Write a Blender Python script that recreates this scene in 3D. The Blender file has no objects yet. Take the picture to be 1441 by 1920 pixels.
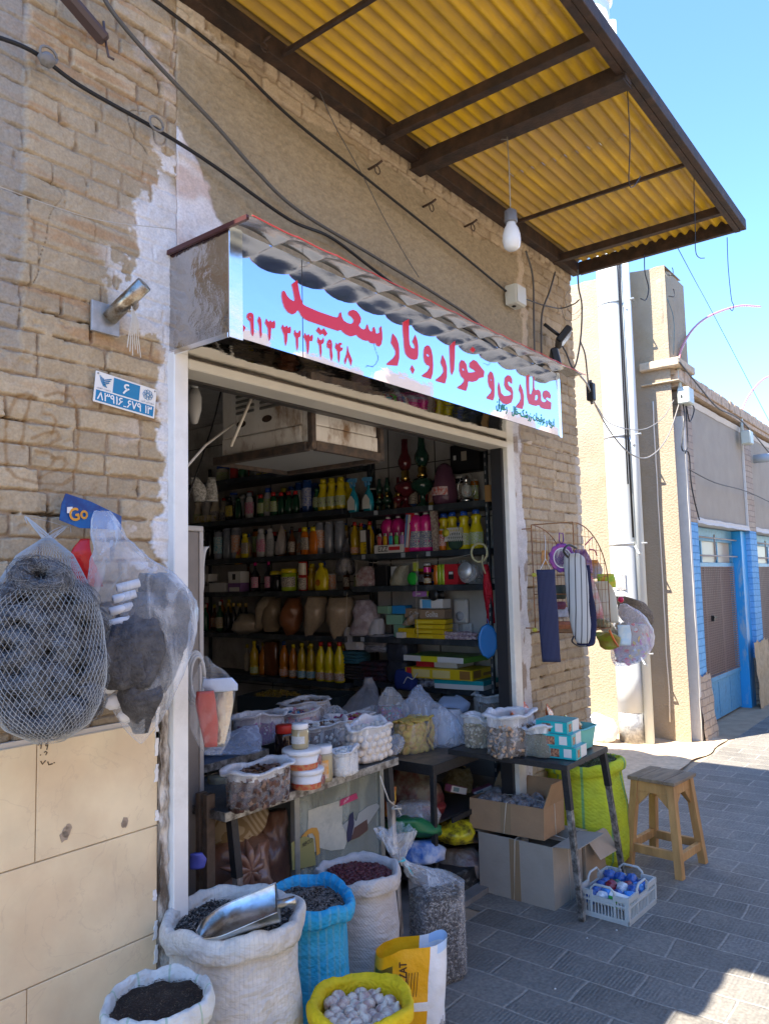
import bpy, math, random
import numpy as np
from mathutils import Vector, Matrix, noise
random.seed(7)
PI = math.pi
R = math.radians
scene = bpy.context.scene
COL = scene.collection
# camera
PW, PH, FPX, EYE = 1441.0,1920.0,1440.0,1.55
def _basis():
  cx, cy = PW/2, PH/2
  up = Vector((348-cx,15000+cy,-FPX)).normalized()
  x = Vector((1850-cx,-(1066-cy),-FPX)).normalized()
  x = (x - up*x.dot(up)).normalized()
  return Matrix((x, up.cross(x), up))
CB = _basis()
CAMPOS = Vector((0,0, EYE))
def at(px, py, **k):
  """the place on the plane X=.. / Y=.. / Z=.. that stands at this spot of the survey photo"""
  d = CB @ Vector((px-PW/2,-(py-PH/2),-FPX))
  ax, val = list(k.items())[0]
  i = 'XYZ'.index(ax)
  return CAMPOS + d*((val-CAMPOS[i])/d[i])
def ppm(p):
  return FPX / (-(CB.transposed() @ (Vector(p)-CAMPOS))[2])
cam = bpy.data.cameras.new('camera')
cam.sensor_fit = 'VERTICAL'; cam.sensor_height = 36; cam.lens = FPX/PH*36
cam.clip_end = 2000; cam.clip_start = 0.05
camo = bpy.data.objects.new('camera', cam); COL.objects.link(camo)
camo.matrix_world = Matrix.Translation(CAMPOS) @ CB.to_4x4()
scene.camera = camo
# light
SUN = Vector((-.55,.26,1.0)).normalized()
el = math.asin(SUN.z); az = math.atan2(SUN.x, SUN.y)
w = bpy.data.worlds.new('World'); scene.world = w; w.use_nodes = True
nt = w.node_tree
sky = nt.nodes.new('ShaderNodeTexSky'); sky.sky_type = 'NISHITA'; sky.sun_disc = False
sky.sun_elevation = el; sky.sun_rotation = az; sky.altitude = 1800
sky.air_density = .92; sky.dust_density = 0.0; sky.ozone_density = 4.2
bg = nt.nodes['Background']; bg.inputs['Strength'].default_value = .12
hs = nt.nodes.new('ShaderNodeHueSaturation'); hs.inputs['Saturation'].default_value = 1.08
nt.links.new(sky.outputs[0], hs.inputs['Color']); nt.links.new(hs.outputs[0], bg.inputs['Color'])
sl = bpy.data.lights.new('sun', 'SUN'); sl.energy = 3.5; sl.angle = R(.5); sl.color = (1,.92,.80)
so = bpy.data.objects.new('sun', sl); COL.objects.link(so)
so.rotation_euler = SUN.to_track_quat('Z', 'Y').to_euler(); so.location = (0,0,12)
vs = scene.view_settings
vs.view_transform = 'Standard'; vs.look = 'None'; vs.exposure = 2.5; vs.gamma = 1; vs.use_curve_mapping = False
scene.cycles.max_bounces = 10; scene.cycles.diffuse_bounces = 5; scene.cycles.glossy_bounces = 5
scene.cycles.transparent_max_bounces = 24; scene.cycles.transmission_bounces = 6
scene.cycles.sample_clamp_indirect = 8
scene.cycles.use_denoising = True
# materials
MATS = {}
def mat(key, col=(.5,.5,.5), rough=.6, metal=0., var=0., vscale=8., col2=None, bump=0., bscale=40., alpha=1., trans=0.,
    ior=1.45, coat=0., attr=False, dirt=None, dscale=3., emis=None, spec=.5, stretch=None, translucent=None, dist=.01):
  if key in MATS: return MATS[key]
  m = bpy.data.materials.new(key); m.use_nodes = True; MATS[key] = m
  n = m.node_tree; N = n.nodes; L = n.links
  b = N['Principled BSDF']
  b.inputs['Roughness'].default_value = rough; b.inputs['Metallic'].default_value = metal
  b.inputs['IOR'].default_value = ior; b.inputs['Transmission Weight'].default_value = trans
  b.inputs['Coat Weight'].default_value = coat; b.inputs['Specular IOR Level'].default_value = spec
  b.inputs['Alpha'].default_value = alpha
  tc = N.new('ShaderNodeTexCoord'); src = tc.outputs['Object']
  if stretch:
    mp = N.new('ShaderNodeMapping'); mp.inputs['Scale'].default_value = stretch
    L.new(src, mp.inputs[0]); src = mp.outputs[0]
  base = None
  if attr:
    a = N.new('ShaderNodeAttribute'); a.attribute_name = 'Col'; base = a.outputs['Color']
  if var or col2 is not None:
    no = N.new('ShaderNodeTexNoise'); no.inputs['Scale'].default_value = vscale; no.inputs['Detail'].default_value = 6
    no.inputs['Roughness'].default_value = .65
    L.new(src, no.inputs['Vector'])
    if col2 is not None:
      rp = N.new('ShaderNodeMapRange'); rp.inputs[1].default_value = .4; rp.inputs[2].default_value = .6
      L.new(no.outputs[0], rp.inputs[0])
      mx = N.new('ShaderNodeMix'); mx.data_type = 'RGBA'
      L.new(rp.outputs[0], mx.inputs[0])
      if base: L.new(base, mx.inputs[6])
      else: mx.inputs[6].default_value = (*col,1)
      mx.inputs[7].default_value = (*col2,1); base = mx.outputs[2]
    if var:
      no2 = N.new('ShaderNodeTexNoise'); no2.inputs['Scale'].default_value = vscale*2.3; no2.inputs['Detail'].default_value = 8
      L.new(src, no2.inputs['Vector'])
      rp = N.new('ShaderNodeMapRange'); rp.inputs[1].default_value = .25; rp.inputs[2].default_value = .75
      rp.inputs[3].default_value = 1-var; rp.inputs[4].default_value = 1+var
      L.new(no2.outputs[0], rp.inputs[0])
      mx = N.new('ShaderNodeMix'); mx.data_type = 'RGBA'; mx.blend_type = 'MULTIPLY'; mx.inputs[0].default_value = 1
      if base: L.new(base, mx.inputs[6])
      else: mx.inputs[6].default_value = (*col,1)
      L.new(rp.outputs[0], mx.inputs[7]); base = mx.outputs[2]
  if dirt is not None:
    no = N.new('ShaderNodeTexNoise'); no.inputs['Scale'].default_value = dscale; no.inputs['Detail'].default_value = 10
    no.inputs['Roughness'].default_value = .7
    L.new(src, no.inputs['Vector'])
    rp = N.new('ShaderNodeMapRange'); rp.inputs[1].default_value = .52; rp.inputs[2].default_value = .66
    L.new(no.outputs[0], rp.inputs[0])
    mx = N.new('ShaderNodeMix'); mx.data_type = 'RGBA'
    L.new(rp.outputs[0], mx.inputs[0])
    if base: L.new(base, mx.inputs[6])
    else: mx.inputs[6].default_value = (*col,1)
    mx.inputs[7].default_value = (*dirt,1); base = mx.outputs[2]
  if base: L.new(base, b.inputs['Base Color'])
  else: b.inputs['Base Color'].default_value = (*col,1)
  if bump:
    no = N.new('ShaderNodeTexNoise'); no.inputs['Scale'].default_value = bscale; no.inputs['Detail'].default_value = 6
    L.new(src, no.inputs['Vector'])
    bp = N.new('ShaderNodeBump'); bp.inputs['Strength'].default_value = bump; bp.inputs['Distance'].default_value = dist
    L.new(no.outputs[0], bp.inputs['Height']); L.new(bp.outputs[0], b.inputs['Normal'])
  if emis:
    b.inputs['Emission Color'].default_value = (*emis[:3],1); b.inputs['Emission Strength'].default_value = emis[3]
  if translucent:
    out = N['Material Output']; tr = N.new('ShaderNodeBsdfTranslucent'); ms = N.new('ShaderNodeMixShader')
    ms.inputs[0].default_value = translucent
    if base: L.new(base, tr.inputs[0])
    else: tr.inputs[0].default_value = (*col,1)
    L.new(b.outputs[0], ms.inputs[1]); L.new(tr.outputs[0], ms.inputs[2]); L.new(ms.outputs[0], out.inputs[0])
  return m
def plastic(key, col=(.85,.88,.92), base=.06, edge=.45, wr=25., rough=.12, streak=.25, bump=.6):
  """thin clear film: mostly see-through, milky at folds and edges, wrinkled highlights"""
  if key in MATS: return MATS[key]
  m = bpy.data.materials.new(key); m.use_nodes = True; MATS[key] = m
  n = m.node_tree; N = n.nodes; L = n.links; b = N['Principled BSDF']
  b.inputs['Base Color'].default_value = (*col,1); b.inputs['Roughness'].default_value = rough
  b.inputs['Specular IOR Level'].default_value = .9
  tc = N.new('ShaderNodeTexCoord'); mp = N.new('ShaderNodeMapping'); mp.inputs['Scale'].default_value = (1,1,.3)
  L.new(tc.outputs['Object'], mp.inputs[0])
  no = N.new('ShaderNodeTexNoise'); no.inputs['Scale'].default_value = wr; no.inputs['Detail'].default_value = 5
  no.inputs['Distortion'].default_value = 1.2
  L.new(mp.outputs[0], no.inputs['Vector'])
  bp = N.new('ShaderNodeBump'); bp.inputs['Strength'].default_value = bump; bp.inputs['Distance'].default_value = .02
  L.new(no.outputs[0], bp.inputs['Height']); L.new(bp.outputs[0], b.inputs['Normal'])
  lw = N.new('ShaderNodeLayerWeight'); lw.inputs['Blend'].default_value = .35
  L.new(bp.outputs[0], lw.inputs['Normal'])
  r1 = N.new('ShaderNodeMapRange'); r1.inputs[3].default_value = base; r1.inputs[4].default_value = edge
  L.new(lw.outputs['Facing'], r1.inputs[0])
  r2 = N.new('ShaderNodeMapRange'); r2.inputs[1].default_value = .52; r2.inputs[2].default_value = .72
  r2.inputs[3].default_value = 0; r2.inputs[4].default_value = streak
  L.new(no.outputs[0], r2.inputs[0])
  ad = N.new('ShaderNodeMath'); ad.operation = 'ADD'; ad.use_clamp = True
  L.new(r1.outputs[0], ad.inputs[0]); L.new(r2.outputs[0], ad.inputs[1]); L.new(ad.outputs[0], b.inputs['Alpha'])
  return m
def weave(key, col, col2=None, scale=260., rough=.75, stripe=None, var=.12, transl=.15, dirt=None):
  """woven polypropylene / cloth: crossing threads in the bump and slightly in colour"""
  if key in MATS: return MATS[key]
  m = mat(key, col, rough, col2=col2, var=var, vscale=9, dirt=dirt, dscale=6, translucent=transl)
  n = m.node_tree; N = n.nodes; L = n.links; b = N['Principled BSDF']
  tc = N.new('ShaderNodeTexCoord'); sx = N.new('ShaderNodeSeparateXYZ'); L.new(tc.outputs['Object'], sx.inputs[0])
  at2 = N.new('ShaderNodeMath'); at2.operation = 'ARCTAN2'; L.new(sx.outputs[1], at2.inputs[0]); L.new(sx.outputs[0], at2.inputs[1])
  outs = []
  for o, s in ((at2.outputs[0], scale*.16),(sx.outputs[2], scale)):
    mu = N.new('ShaderNodeMath'); mu.operation = 'MULTIPLY'; mu.inputs[1].default_value = s; L.new(o, mu.inputs[0])
    si = N.new('ShaderNodeMath'); si.operation = 'SINE'; L.new(mu.outputs[0], si.inputs[0]); outs.append(si.outputs[0])
  ad = N.new('ShaderNodeMath'); ad.operation = 'MULTIPLY'; L.new(outs[0], ad.inputs[0]); L.new(outs[1], ad.inputs[1])
  no = N.new('ShaderNodeTexNoise'); no.inputs['Scale'].default_value = 16; no.inputs['Detail'].default_value = 6; no.inputs['Distortion'].default_value = .6
  wm = N.new('ShaderNodeMapping'); wm.inputs['Scale'].default_value = (1,1,2.2); L.new(tc.outputs['Object'], wm.inputs[0]); L.new(wm.outputs[0], no.inputs['Vector'])
  mm = N.new('ShaderNodeMath'); mm.operation = 'MULTIPLY_ADD'; mm.inputs[1].default_value = 26
  L.new(no.outputs[0], mm.inputs[0]); L.new(ad.outputs[0], mm.inputs[2])
  bp = N.new('ShaderNodeBump'); bp.inputs['Strength'].default_value = .4; bp.inputs['Distance'].default_value = .0022
  L.new(mm.outputs[0], bp.inputs['Height']); L.new(bp.outputs[0], b.inputs['Normal'])
  if stripe:   # vertical coloured stripes round the sack: (colour, count, width)
    sc, cnt, wd = stripe
    mu = N.new('ShaderNodeMath'); mu.operation = 'MULTIPLY'; mu.inputs[1].default_value = cnt/(2*PI); L.new(at2.outputs[0], mu.inputs[0])
    fr = N.new('ShaderNodeMath'); fr.operation = 'FRACT'; L.new(mu.outputs[0], fr.inputs[0])
    lt = N.new('ShaderNodeMath'); lt.operation = 'LESS_THAN'; lt.inputs[1].default_value = wd; L.new(fr.outputs[0], lt.inputs[0])
    mx = N.new('ShaderNodeMix'); mx.data_type = 'RGBA'; L.new(lt.outputs[0], mx.inputs[0])
    old = b.inputs['Base Color'].links[0].from_socket
    L.new(old, mx.inputs[6]); mx.inputs[7].default_value = (*sc,1); L.new(mx.outputs[2], b.inputs['Base Color'])
  return m
def C(name, r, g, b, **k):      # simple coloured paint/plastic
  return mat('c_'+name,(r, g, b), k.pop('rough',.4), **k)
# mesh building
class MB:
  def __init__(s): s.v = []; s.f = []; s.m = []; s.s = []
  def add(s, vs_, fs, m=0, sm=False):
    o = len(s.v); s.v.extend(tuple(v) for v in vs_)
    for f in fs: s.f.append(tuple(i+o for i in f)); s.m.append(m); s.s.append(sm)
    return s
  def box(s, x0, x1, y0, y1, z0, z1, m=0, mtx=None):
    vs_ = [Vector((x, y, z)) for z in (z0, z1) for y in (y0, y1) for x in (x0, x1)]
    if mtx: vs_ = [mtx @ v for v in vs_]
    return s.add(vs_,[(0,2,3,1),(4,5,7,6),(0,1,5,4),(2,6,7,3),(0,4,6,2),(1,3,7,5)], m)
  def bbox(s, x0, x1, y0, y1, z0, z1, b=.003, m=0, mtx=None):     # box with chamfered edges
    xs = (x0, x1); ys = (y0, y1); zs = (z0, z1); P = {}; vs_ = []
    for i in (0,1):
      for j in (0,1):
        for k in (0,1):
          c = (xs[i], ys[j], zs[k]); dd = (b if i == 0 else -b, b if j == 0 else -b, b if k == 0 else -b)
          for a in range(3):
            p = [c[q] + (0 if q == a else dd[q]) for q in range(3)]
            P[(i,j,k,a)] = len(vs_); vs_.append(Vector(p))
    fs = []
    for a in range(3):
      o = [q for q in range(3) if q != a]
      for sd in (0,1):
        loop = []
        for u, v_ in ((0,0),(1,0),(1,1),(0,1)):
          idx = [0,0,0]; idx[a] = sd; idx[o[0]] = u; idx[o[1]] = v_
          loop.append(P[(*idx, a)])
        fs.append(tuple(loop if (sd == 1) ^ (a == 1) else loop[::-1]))
    for a in range(3):      # edges along a
      o = [q for q in range(3) if q != a]
      for u in (0,1):
        for v_ in (0,1):
          i0 = [0,0,0]; i0[o[0]] = u; i0[o[1]] = v_; i1 = list(i0); i1[a] = 1
          q = (P[(*i0,o[0])], P[(*i1,o[0])], P[(*i1,o[1])], P[(*i0,o[1])])
          fs.append(q)
    for i in (0,1):
      for j in (0,1):
        for k in (0,1): fs.append(tuple(P[(i,j,k,a)] for a in range(3)))
    if mtx: vs_ = [mtx @ v for v in vs_]
    return s.add(vs_, fs, m)
  def tube(s, pts, r, n=6, m=0, caps=True):
    pts = [Vector(p) for p in pts]; K = len(pts); rr = r if isinstance(r,(list, tuple)) else [r]*K
    vs_ = []; up = None
    for i, p in enumerate(pts):
      t = (pts[min(i+1, K-1)] - pts[max(i-1,0)])
      if t.length < 1e-9: t = Vector((0,0,1))
      t.normalize()
      if up is None:
        a = Vector((0,0,1)) if abs(t.z) < .9 else Vector((1,0,0)); up = (a - t*a.dot(t)).normalized()
      else:
        up = up - t*up.dot(t)
        up = up.normalized() if up.length > 1e-6 else t.orthogonal().normalized()
      b = t.cross(up)
      for j in range(n):
        an = 2*PI*j/n; vs_.append(p + (up*math.cos(an) + b*math.sin(an))*rr[i])
    fs = [(i*n+j, i*n+(j+1)%n,(i+1)*n+(j+1)%n,(i+1)*n+j) for i in range(K-1) for j in range(n)]
    if caps: fs += [tuple(range(n))[::-1], tuple((K-1)*n+j for j in range(n))]
    return s.add(vs_, fs, m, n > 4)
  def lathe(s, prof, loc=(0,0,0), n=16, m=0, mtx=None, fn=None, sm=True):
    vs_ = []; loc = Vector(loc)
    for (r, z) in prof:
      for j in range(n):
        a = 2*PI*j/n; k = fn(a, z) if fn else 1
        v = Vector((r*math.cos(a)*k, r*math.sin(a)*k, z))
        if mtx: v = mtx @ v
        vs_.append(v + loc)
    K = len(prof)
    fs = [(i*n+j, i*n+(j+1)%n,(i+1)*n+(j+1)%n,(i+1)*n+j) for i in range(K-1) for j in range(n)]
    if prof[0][0] > 1e-5: fs.append(tuple(range(n))[::-1])
    if prof[-1][0] > 1e-5: fs.append(tuple((K-1)*n+j for j in range(n)))
    return s.add(vs_, fs, m, sm)
  def prism(s, poly, o, u, v, nrm, th, m=0):
    """polygon (list of 2-D points) in the plane o + a*u + b*v, thickened along nrm; ear-clipped through mathutils"""
    from mathutils.geometry import tessellate_polygon
    o, u, v, nrm = map(Vector,(o, u, v, nrm))
    P = [o + u*a + v*b for a, b in poly]; K = len(P)
    tri = tessellate_polygon([P])
    s.add(P,[tuple(t) for t in tri], m); s.add([p+nrm*th for p in P],[tuple(t)[::-1] for t in tri], m)
    s.add(P + [p+nrm*th for p in P],[(i,(i+1) % K, K+(i+1) % K, K+i) for i in range(K)], m)
    return s
  def grid(s, fn, nu, nv, m=0, sm=True):
    vs_ = [fn(i/nu, j/nv) for j in range(nv+1) for i in range(nu+1)]
    fs = [(j*(nu+1)+i, j*(nu+1)+i+1,(j+1)*(nu+1)+i+1,(j+1)*(nu+1)+i) for j in range(nv) for i in range(nu)]
    return s.add(vs_, fs, m, sm)
def props(o, label=None, cat=None, group=None, kind=None):
  if label: o['label'] = label
  if cat: o['category'] = cat
  if group: o['group'] = group
  if kind: o['kind'] = kind
  return o
def ob(name, mb, mats, parent=None, loc=None, label=None, cat=None, group=None, kind=None, rotz=0):
  me = bpy.data.meshes.new(name); me.from_pydata(mb.v,[], mb.f)
  if not isinstance(mats,(list, tuple)): mats = [mats]
  for m_ in mats: me.materials.append(m_)
  if len(mb.f):
    me.polygons.foreach_set('material_index', mb.m); me.polygons.foreach_set('use_smooth', mb.s)
  me.update()
  o = bpy.data.objects.new(name, me); COL.objects.link(o)
  if parent: o.parent = parent
  if loc is not None: o.location = loc
  o.rotation_euler[2] = rotz
  return props(o, label, cat, group, kind)
def empty(name, loc, label, cat, group=None, rotz=0, rot=None, kind=None):
  o = bpy.data.objects.new(name, None); COL.objects.link(o); o.location = loc
  o.rotation_euler = rot if rot else (0,0, rotz); o.empty_display_size = .05
  return props(o, label, cat, group, kind)
def copy_thing(src, loc, rot=None, label=None):
  c = src.copy(); COL.objects.link(c); c.location = loc
  if rot is not None: c.rotation_euler = rot
  if label: c['label'] = label
  def kids(a, b):
    for ch in list(a.children):
      d = ch.copy(); COL.objects.link(d); d.parent = b; kids(ch, d)
  kids(src, c)
  return c
def nz(x, y, z=0.): return noise.noise(Vector((x, y, z)))
def curve_pts(pts, n=8):
  """Catmull-Rom through pts"""
  P = [Vector(p) for p in pts]; P = [P[0]*2-P[1]] + P + [P[-1]*2-P[-2]]; out = []
  for i in range(1, len(P)-2):
    for k in range(n):
      t = k/n; a, b, c, d = P[i-1:i+3]
      out.append(.5*((2*b) + (c-a)*t + (2*a-5*b+4*c-d)*t*t + (3*b-a-3*c+d)*t**3))
  out.append(P[-2]); return out
# lettering
_F = {'ا':(0xFE8D,0),'ب':(0xFE8F,1),'پ':(0xFB56,1),'ت':(0xFE95,1),'ج':(0xFE9D,1),'ح':(0xFEA1,1),'خ':(0xFEA5,1),'د':(0xFEA9,0),'ر':(0xFEAD,0),
'ز':(0xFEAF,0),'س':(0xFEB1,1),'ش':(0xFEB5,1),'ط':(0xFEC1,1),'ع':(0xFEC9,1),'ف':(0xFED1,1),'ق':(0xFED5,1),'ل':(0xFEDD,1),'م':(0xFEE1,1),
'ن':(0xFEE5,1),'ه':(0xFEE9,1),'و':(0xFEED,0),'ی':(0xFBFC,1),'ک':(0xFB8E,1),'گ':(0xFB92,1)}
def shape_fa(t):
  out = []
  for i, ch in enumerate(t):
    if ch not in _F: out.append(ch); continue
    b, dual = _F[ch]
    prev = i > 0 and t[i-1] in _F and _F[t[i-1]][1]
    nxt = dual and i+1 < len(t) and t[i+1] in _F
    out.append(chr(b + (3 if prev and nxt else 1 if prev else 2 if nxt else 0)))
  s = ''.join(out)[::-1]
  res = ''; i = 0
  while i < len(s):
    j = i
    while j < len(s) and ('0' <= s[j] <= '9' or '\u06f0' <= s[j] <= '\u06f9'): j += 1
    if j > i: res += s[i:j][::-1]; i = j
    else: res += s[i]; i += 1
  return res
_TX = {}
def glyphs(t):
  if t in _TX: return _TX[t]
  from mathutils.geometry import tessellate_polygon
  cu = bpy.data.curves.new('lettering', 'FONT'); cu.body = t; cu.resolution_u = 3; cu.fill_mode = 'NONE'
  o = bpy.data.objects.new('lettering', cu); COL.objects.link(o)
  dg = bpy.context.evaluated_depsgraph_get(); me = o.evaluated_get(dg).to_mesh()
  co = [tuple(v.co) for v in me.vertices]; nb = {}
  for e in me.edges:
    a, b = e.vertices; nb.setdefault(a,[]).append(b); nb.setdefault(b,[]).append(a)
  bpy.data.objects.remove(o); bpy.data.curves.remove(cu)
  seen = set(); loops = []
  for st in nb:
    if st in seen: continue
    lp = [st]; seen.add(st); cur = st
    while True:
      nx = [q for q in nb[cur] if q not in seen]
      if not nx: break
      cur = nx[0]; seen.add(cur); lp.append(cur)
    if len(lp) > 2: loops.append([co[i] for i in lp])
  def area(l): return sum(l[i][0]*l[(i+1) % len(l)][1]-l[(i+1) % len(l)][0]*l[i][1] for i in range(len(l)))/2
  def inside(p, l):
    c = False
    for i in range(len(l)):
      a, b = l[i], l[i-1]
      if (a[1] > p[1]) != (b[1] > p[1]) and p[0] < (b[0]-a[0])*(p[1]-a[1])/(b[1]-a[1])+a[0]: c = not c
    return c
  vs_, fs = [],[]
  loops.sort(key=lambda l: -abs(area(l)))
  hole_of = {}; outer = []
  sg_ = 1 if not loops or area(loops[0]) > 0 else -1
  for l in loops:
    if area(l)*sg_ > 0: outer.append((l,[]))
    else:
      for q in outer:
        if inside(l[0], q[0]): q[1].append(l); break
  for k,(l, hs) in enumerate(outer):
    L_ = [[Vector(p) for p in q] for q in [l]+hs]; fl = [p for q in L_ for p in q]; o0 = len(vs_)
    vs_ += [(p.x, p.y,.0) for p in fl]
    fs += [tuple(i+o0 for i in tr) for tr in tessellate_polygon(L_)]
  _TX[t] = (vs_, fs); return _TX[t]
def write(mb, t, o, u, v, w_, h_, m=0, fa=False, bold=0.):
  """letters filling the rectangle at o, w_ along unit u, h_ along unit v"""
  vs_, fs = glyphs(shape_fa(t) if fa else t)
  if not vs_: return
  x0 = min(a[0] for a in vs_); x1 = max(a[0] for a in vs_); y0 = min(a[1] for a in vs_); y1 = max(a[1] for a in vs_)
  o, u, v = Vector(o), Vector(u), Vector(v)
  sh = [(0,0)] if not bold else [(0,0),(bold,0),(-bold,0),(0,bold),(0,-bold)]
  nn = u.cross(v)
  for k,(dx, dy) in enumerate(sh):
    mb.add([o + nn*(k*.00008) + u*((a[0]-x0)/(x1-x0)*w_+dx) + v*((a[1]-y0)/(y1-y0)*h_+dy) for a in vs_], fs, m)
# relief walls (numpy height fields)
def _h(ix, iy, s):
  n = (ix.astype(np.int64)*374761393 + iy.astype(np.int64)*668265263 + s*974634777) & 0x7fffffff
  n = (n ^ (n >> 13))*1274126177 & 0x7fffffff
  return ((n ^ (n >> 16)) & 0xffff)/65535.
def vn(x, y, s=0):
  ix = np.floor(x); iy = np.floor(y); fx = x-ix; fy = y-iy; fx = fx*fx*(3-2*fx); fy = fy*fy*(3-2*fy)
  a = _h(ix, iy, s); b = _h(ix+1, iy, s); c = _h(ix, iy+1, s); d = _h(ix+1, iy+1, s)
  return (a*(1-fx)+b*fx)*(1-fy) + (c*(1-fx)+d*fx)*fy
def fbm(x, y, s=0, o=5, g=.55):
  r = 0; a = 1; t = 0
  for k in range(o): r = r + a*vn(x*2**k, y*2**k, s+k*17); t += a; a *= g
  return r/t
def ss(a, b, x):
  t = np.clip((x-a)/(b-a),0,1); return t*t*(3-2*t)
def mixc(a, b, t):
  t = t[..., None]; return a*(1-t) + b*t
def bricks(x, z, seed=1, ch=.0625, bl=.215, gap=.006, worn=.5):
  """relief (m, outward), brick colour, mortar mask"""
  zz = z + .006*(vn(x*2.1, z*2, seed)-.5) + .003*(vn(x*9, z*3, seed+3)-.5)
  row = np.floor(zz/ch); fz = zz/ch-row
  off = _h(row, row*0, seed)*.5 + np.mod(row,2)*.5
  L = bl*(.92+.16*_h(row, row*0+5, seed))
  u = x/L+off; col = np.floor(u); fu = u-col
  rnd = _h(col, row, seed+7); rnd2 = _h(col, row, seed+9)
  half = rnd2 > .8; fu2 = np.where(half, np.mod(fu*2,1), fu); Lx = np.where(half, L/2, L); rnd = np.where(half & (fu > .5), _h(col, row, seed+21), rnd)
  n = fbm(x*28, z*28, seed+11,4)
  ex = np.minimum(fu2,1-fu2)*Lx; ez = np.minimum(fz,1-fz)*ch
  er = (n-.5)*.012
  e = np.minimum(ex, ez) + er
  m = ss(gap*.35, gap*.9, e)                 # 0 mortar .. 1 brick
  holes = ss(.62,.72, fbm(x*7, z*12, seed+31,3))*(1-m)
  prow = .003 + .005*rnd - .004*rnd2
  H = m*(.0075+prow) + (n-.5)*.004*m - holes*.018 + (fbm(x*70, z*70, seed+5,4)-.5)*.0045
  chip = ss(.6,.75, fbm(x*16, z*22, seed+41,4))*worn
  H = H - chip*.009*m
  t = rnd[..., None]
  A = np.array([.39,.305,.195]); B = np.array([.49,.395,.27]); D = np.array([.33,.265,.185])
  c = A*(1-t)+B*t; c = mixc(c, D, np.clip((rnd2-.6)*1.6,0,1))
  c = c*(.86+.28*n)[..., None]
  mort = np.array([.34,.26,.18])*(.75+.5*fbm(x*40, z*40, seed+2,3))[..., None]
  c = mixc(mort, c, m); c = c*(1-.5*holes)[..., None]
  return H, c, m
def poly_dist(x, z, pts):
  d = np.full(x.shape,9.)
  for (a, b),(c, e) in zip(pts[:-1], pts[1:]):
    vx, vz = c-a, e-b; l2 = vx*vx+vz*vz+1e-12
    t = np.clip(((x-a)*vx+(z-b)*vz)/l2,0,1)
    d = np.minimum(d, np.hypot(x-a-t*vx, z-b-t*vz))
  return d
def relief(name, fn, x0, x1, z0, z1, y, res, m, parent, back=.05):
  """relief facing -Y, with rims turned back so that it is a solid-looking slab"""
  nx = int((x1-x0)/res)+1; nz_ = int((z1-z0)/res)+1
  xs = np.linspace(x0, x1, nx); zs = np.linspace(z0, z1, nz_); X, Z = np.meshgrid(xs, zs)
  H, Cc = fn(X, Z)
  V = np.stack([X, y-H, Z],-1).reshape(-1,3)
  V2 = [];
  idx = np.arange(nx*nz_).reshape(nz_, nx)
  F = np.stack([idx[:-1, :-1], idx[:-1,1:], idx[1:,1:], idx[1:, :-1]],-1).reshape(-1,4)
  Cf = Cc.reshape(-1,3)
  border = [idx[0, :], idx[:,-1], idx[-1, ::-1], idx[::-1,0]]
  base = len(V); ext = []; fe = []; ce = []
  for b in border:
    o = base+len(ext)
    for q in b: ext.append((V[q][0], y+back, V[q][2])); ce.append(Cf[q])
    for k in range(len(b)-1): fe.append((b[k+1], b[k], o+k, o+k+1))
  V = np.concatenate([V, np.array(ext)]); F = np.concatenate([F, np.array(fe)]); Cf = np.concatenate([Cf, np.array(ce)])
  me = bpy.data.meshes.new(name)
  me.vertices.add(len(V)); me.vertices.foreach_set('co', V.ravel())
  me.loops.add(len(F)*4); me.loops.foreach_set('vertex_index', F.ravel())
  me.polygons.add(len(F)); me.polygons.foreach_set('loop_start', np.arange(len(F))*4)
  me.polygons.foreach_set('use_smooth', np.ones(len(F), bool))
  me.update(); me.validate()
  a = me.color_attributes.new('Col', 'FLOAT_COLOR', 'POINT')
  a.data.foreach_set('color', np.concatenate([np.clip(Cf,0,1), np.ones((len(Cf),1))],1).ravel())
  me.materials.append(m)
  o = bpy.data.objects.new(name, me); COL.objects.link(o); o.parent = parent
  return o
M_wall = mat('aged_wall', attr=True, rough=.9, var=.16, vscale=60, bump=.5, bscale=320, dist=.003, spec=.2)
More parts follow.
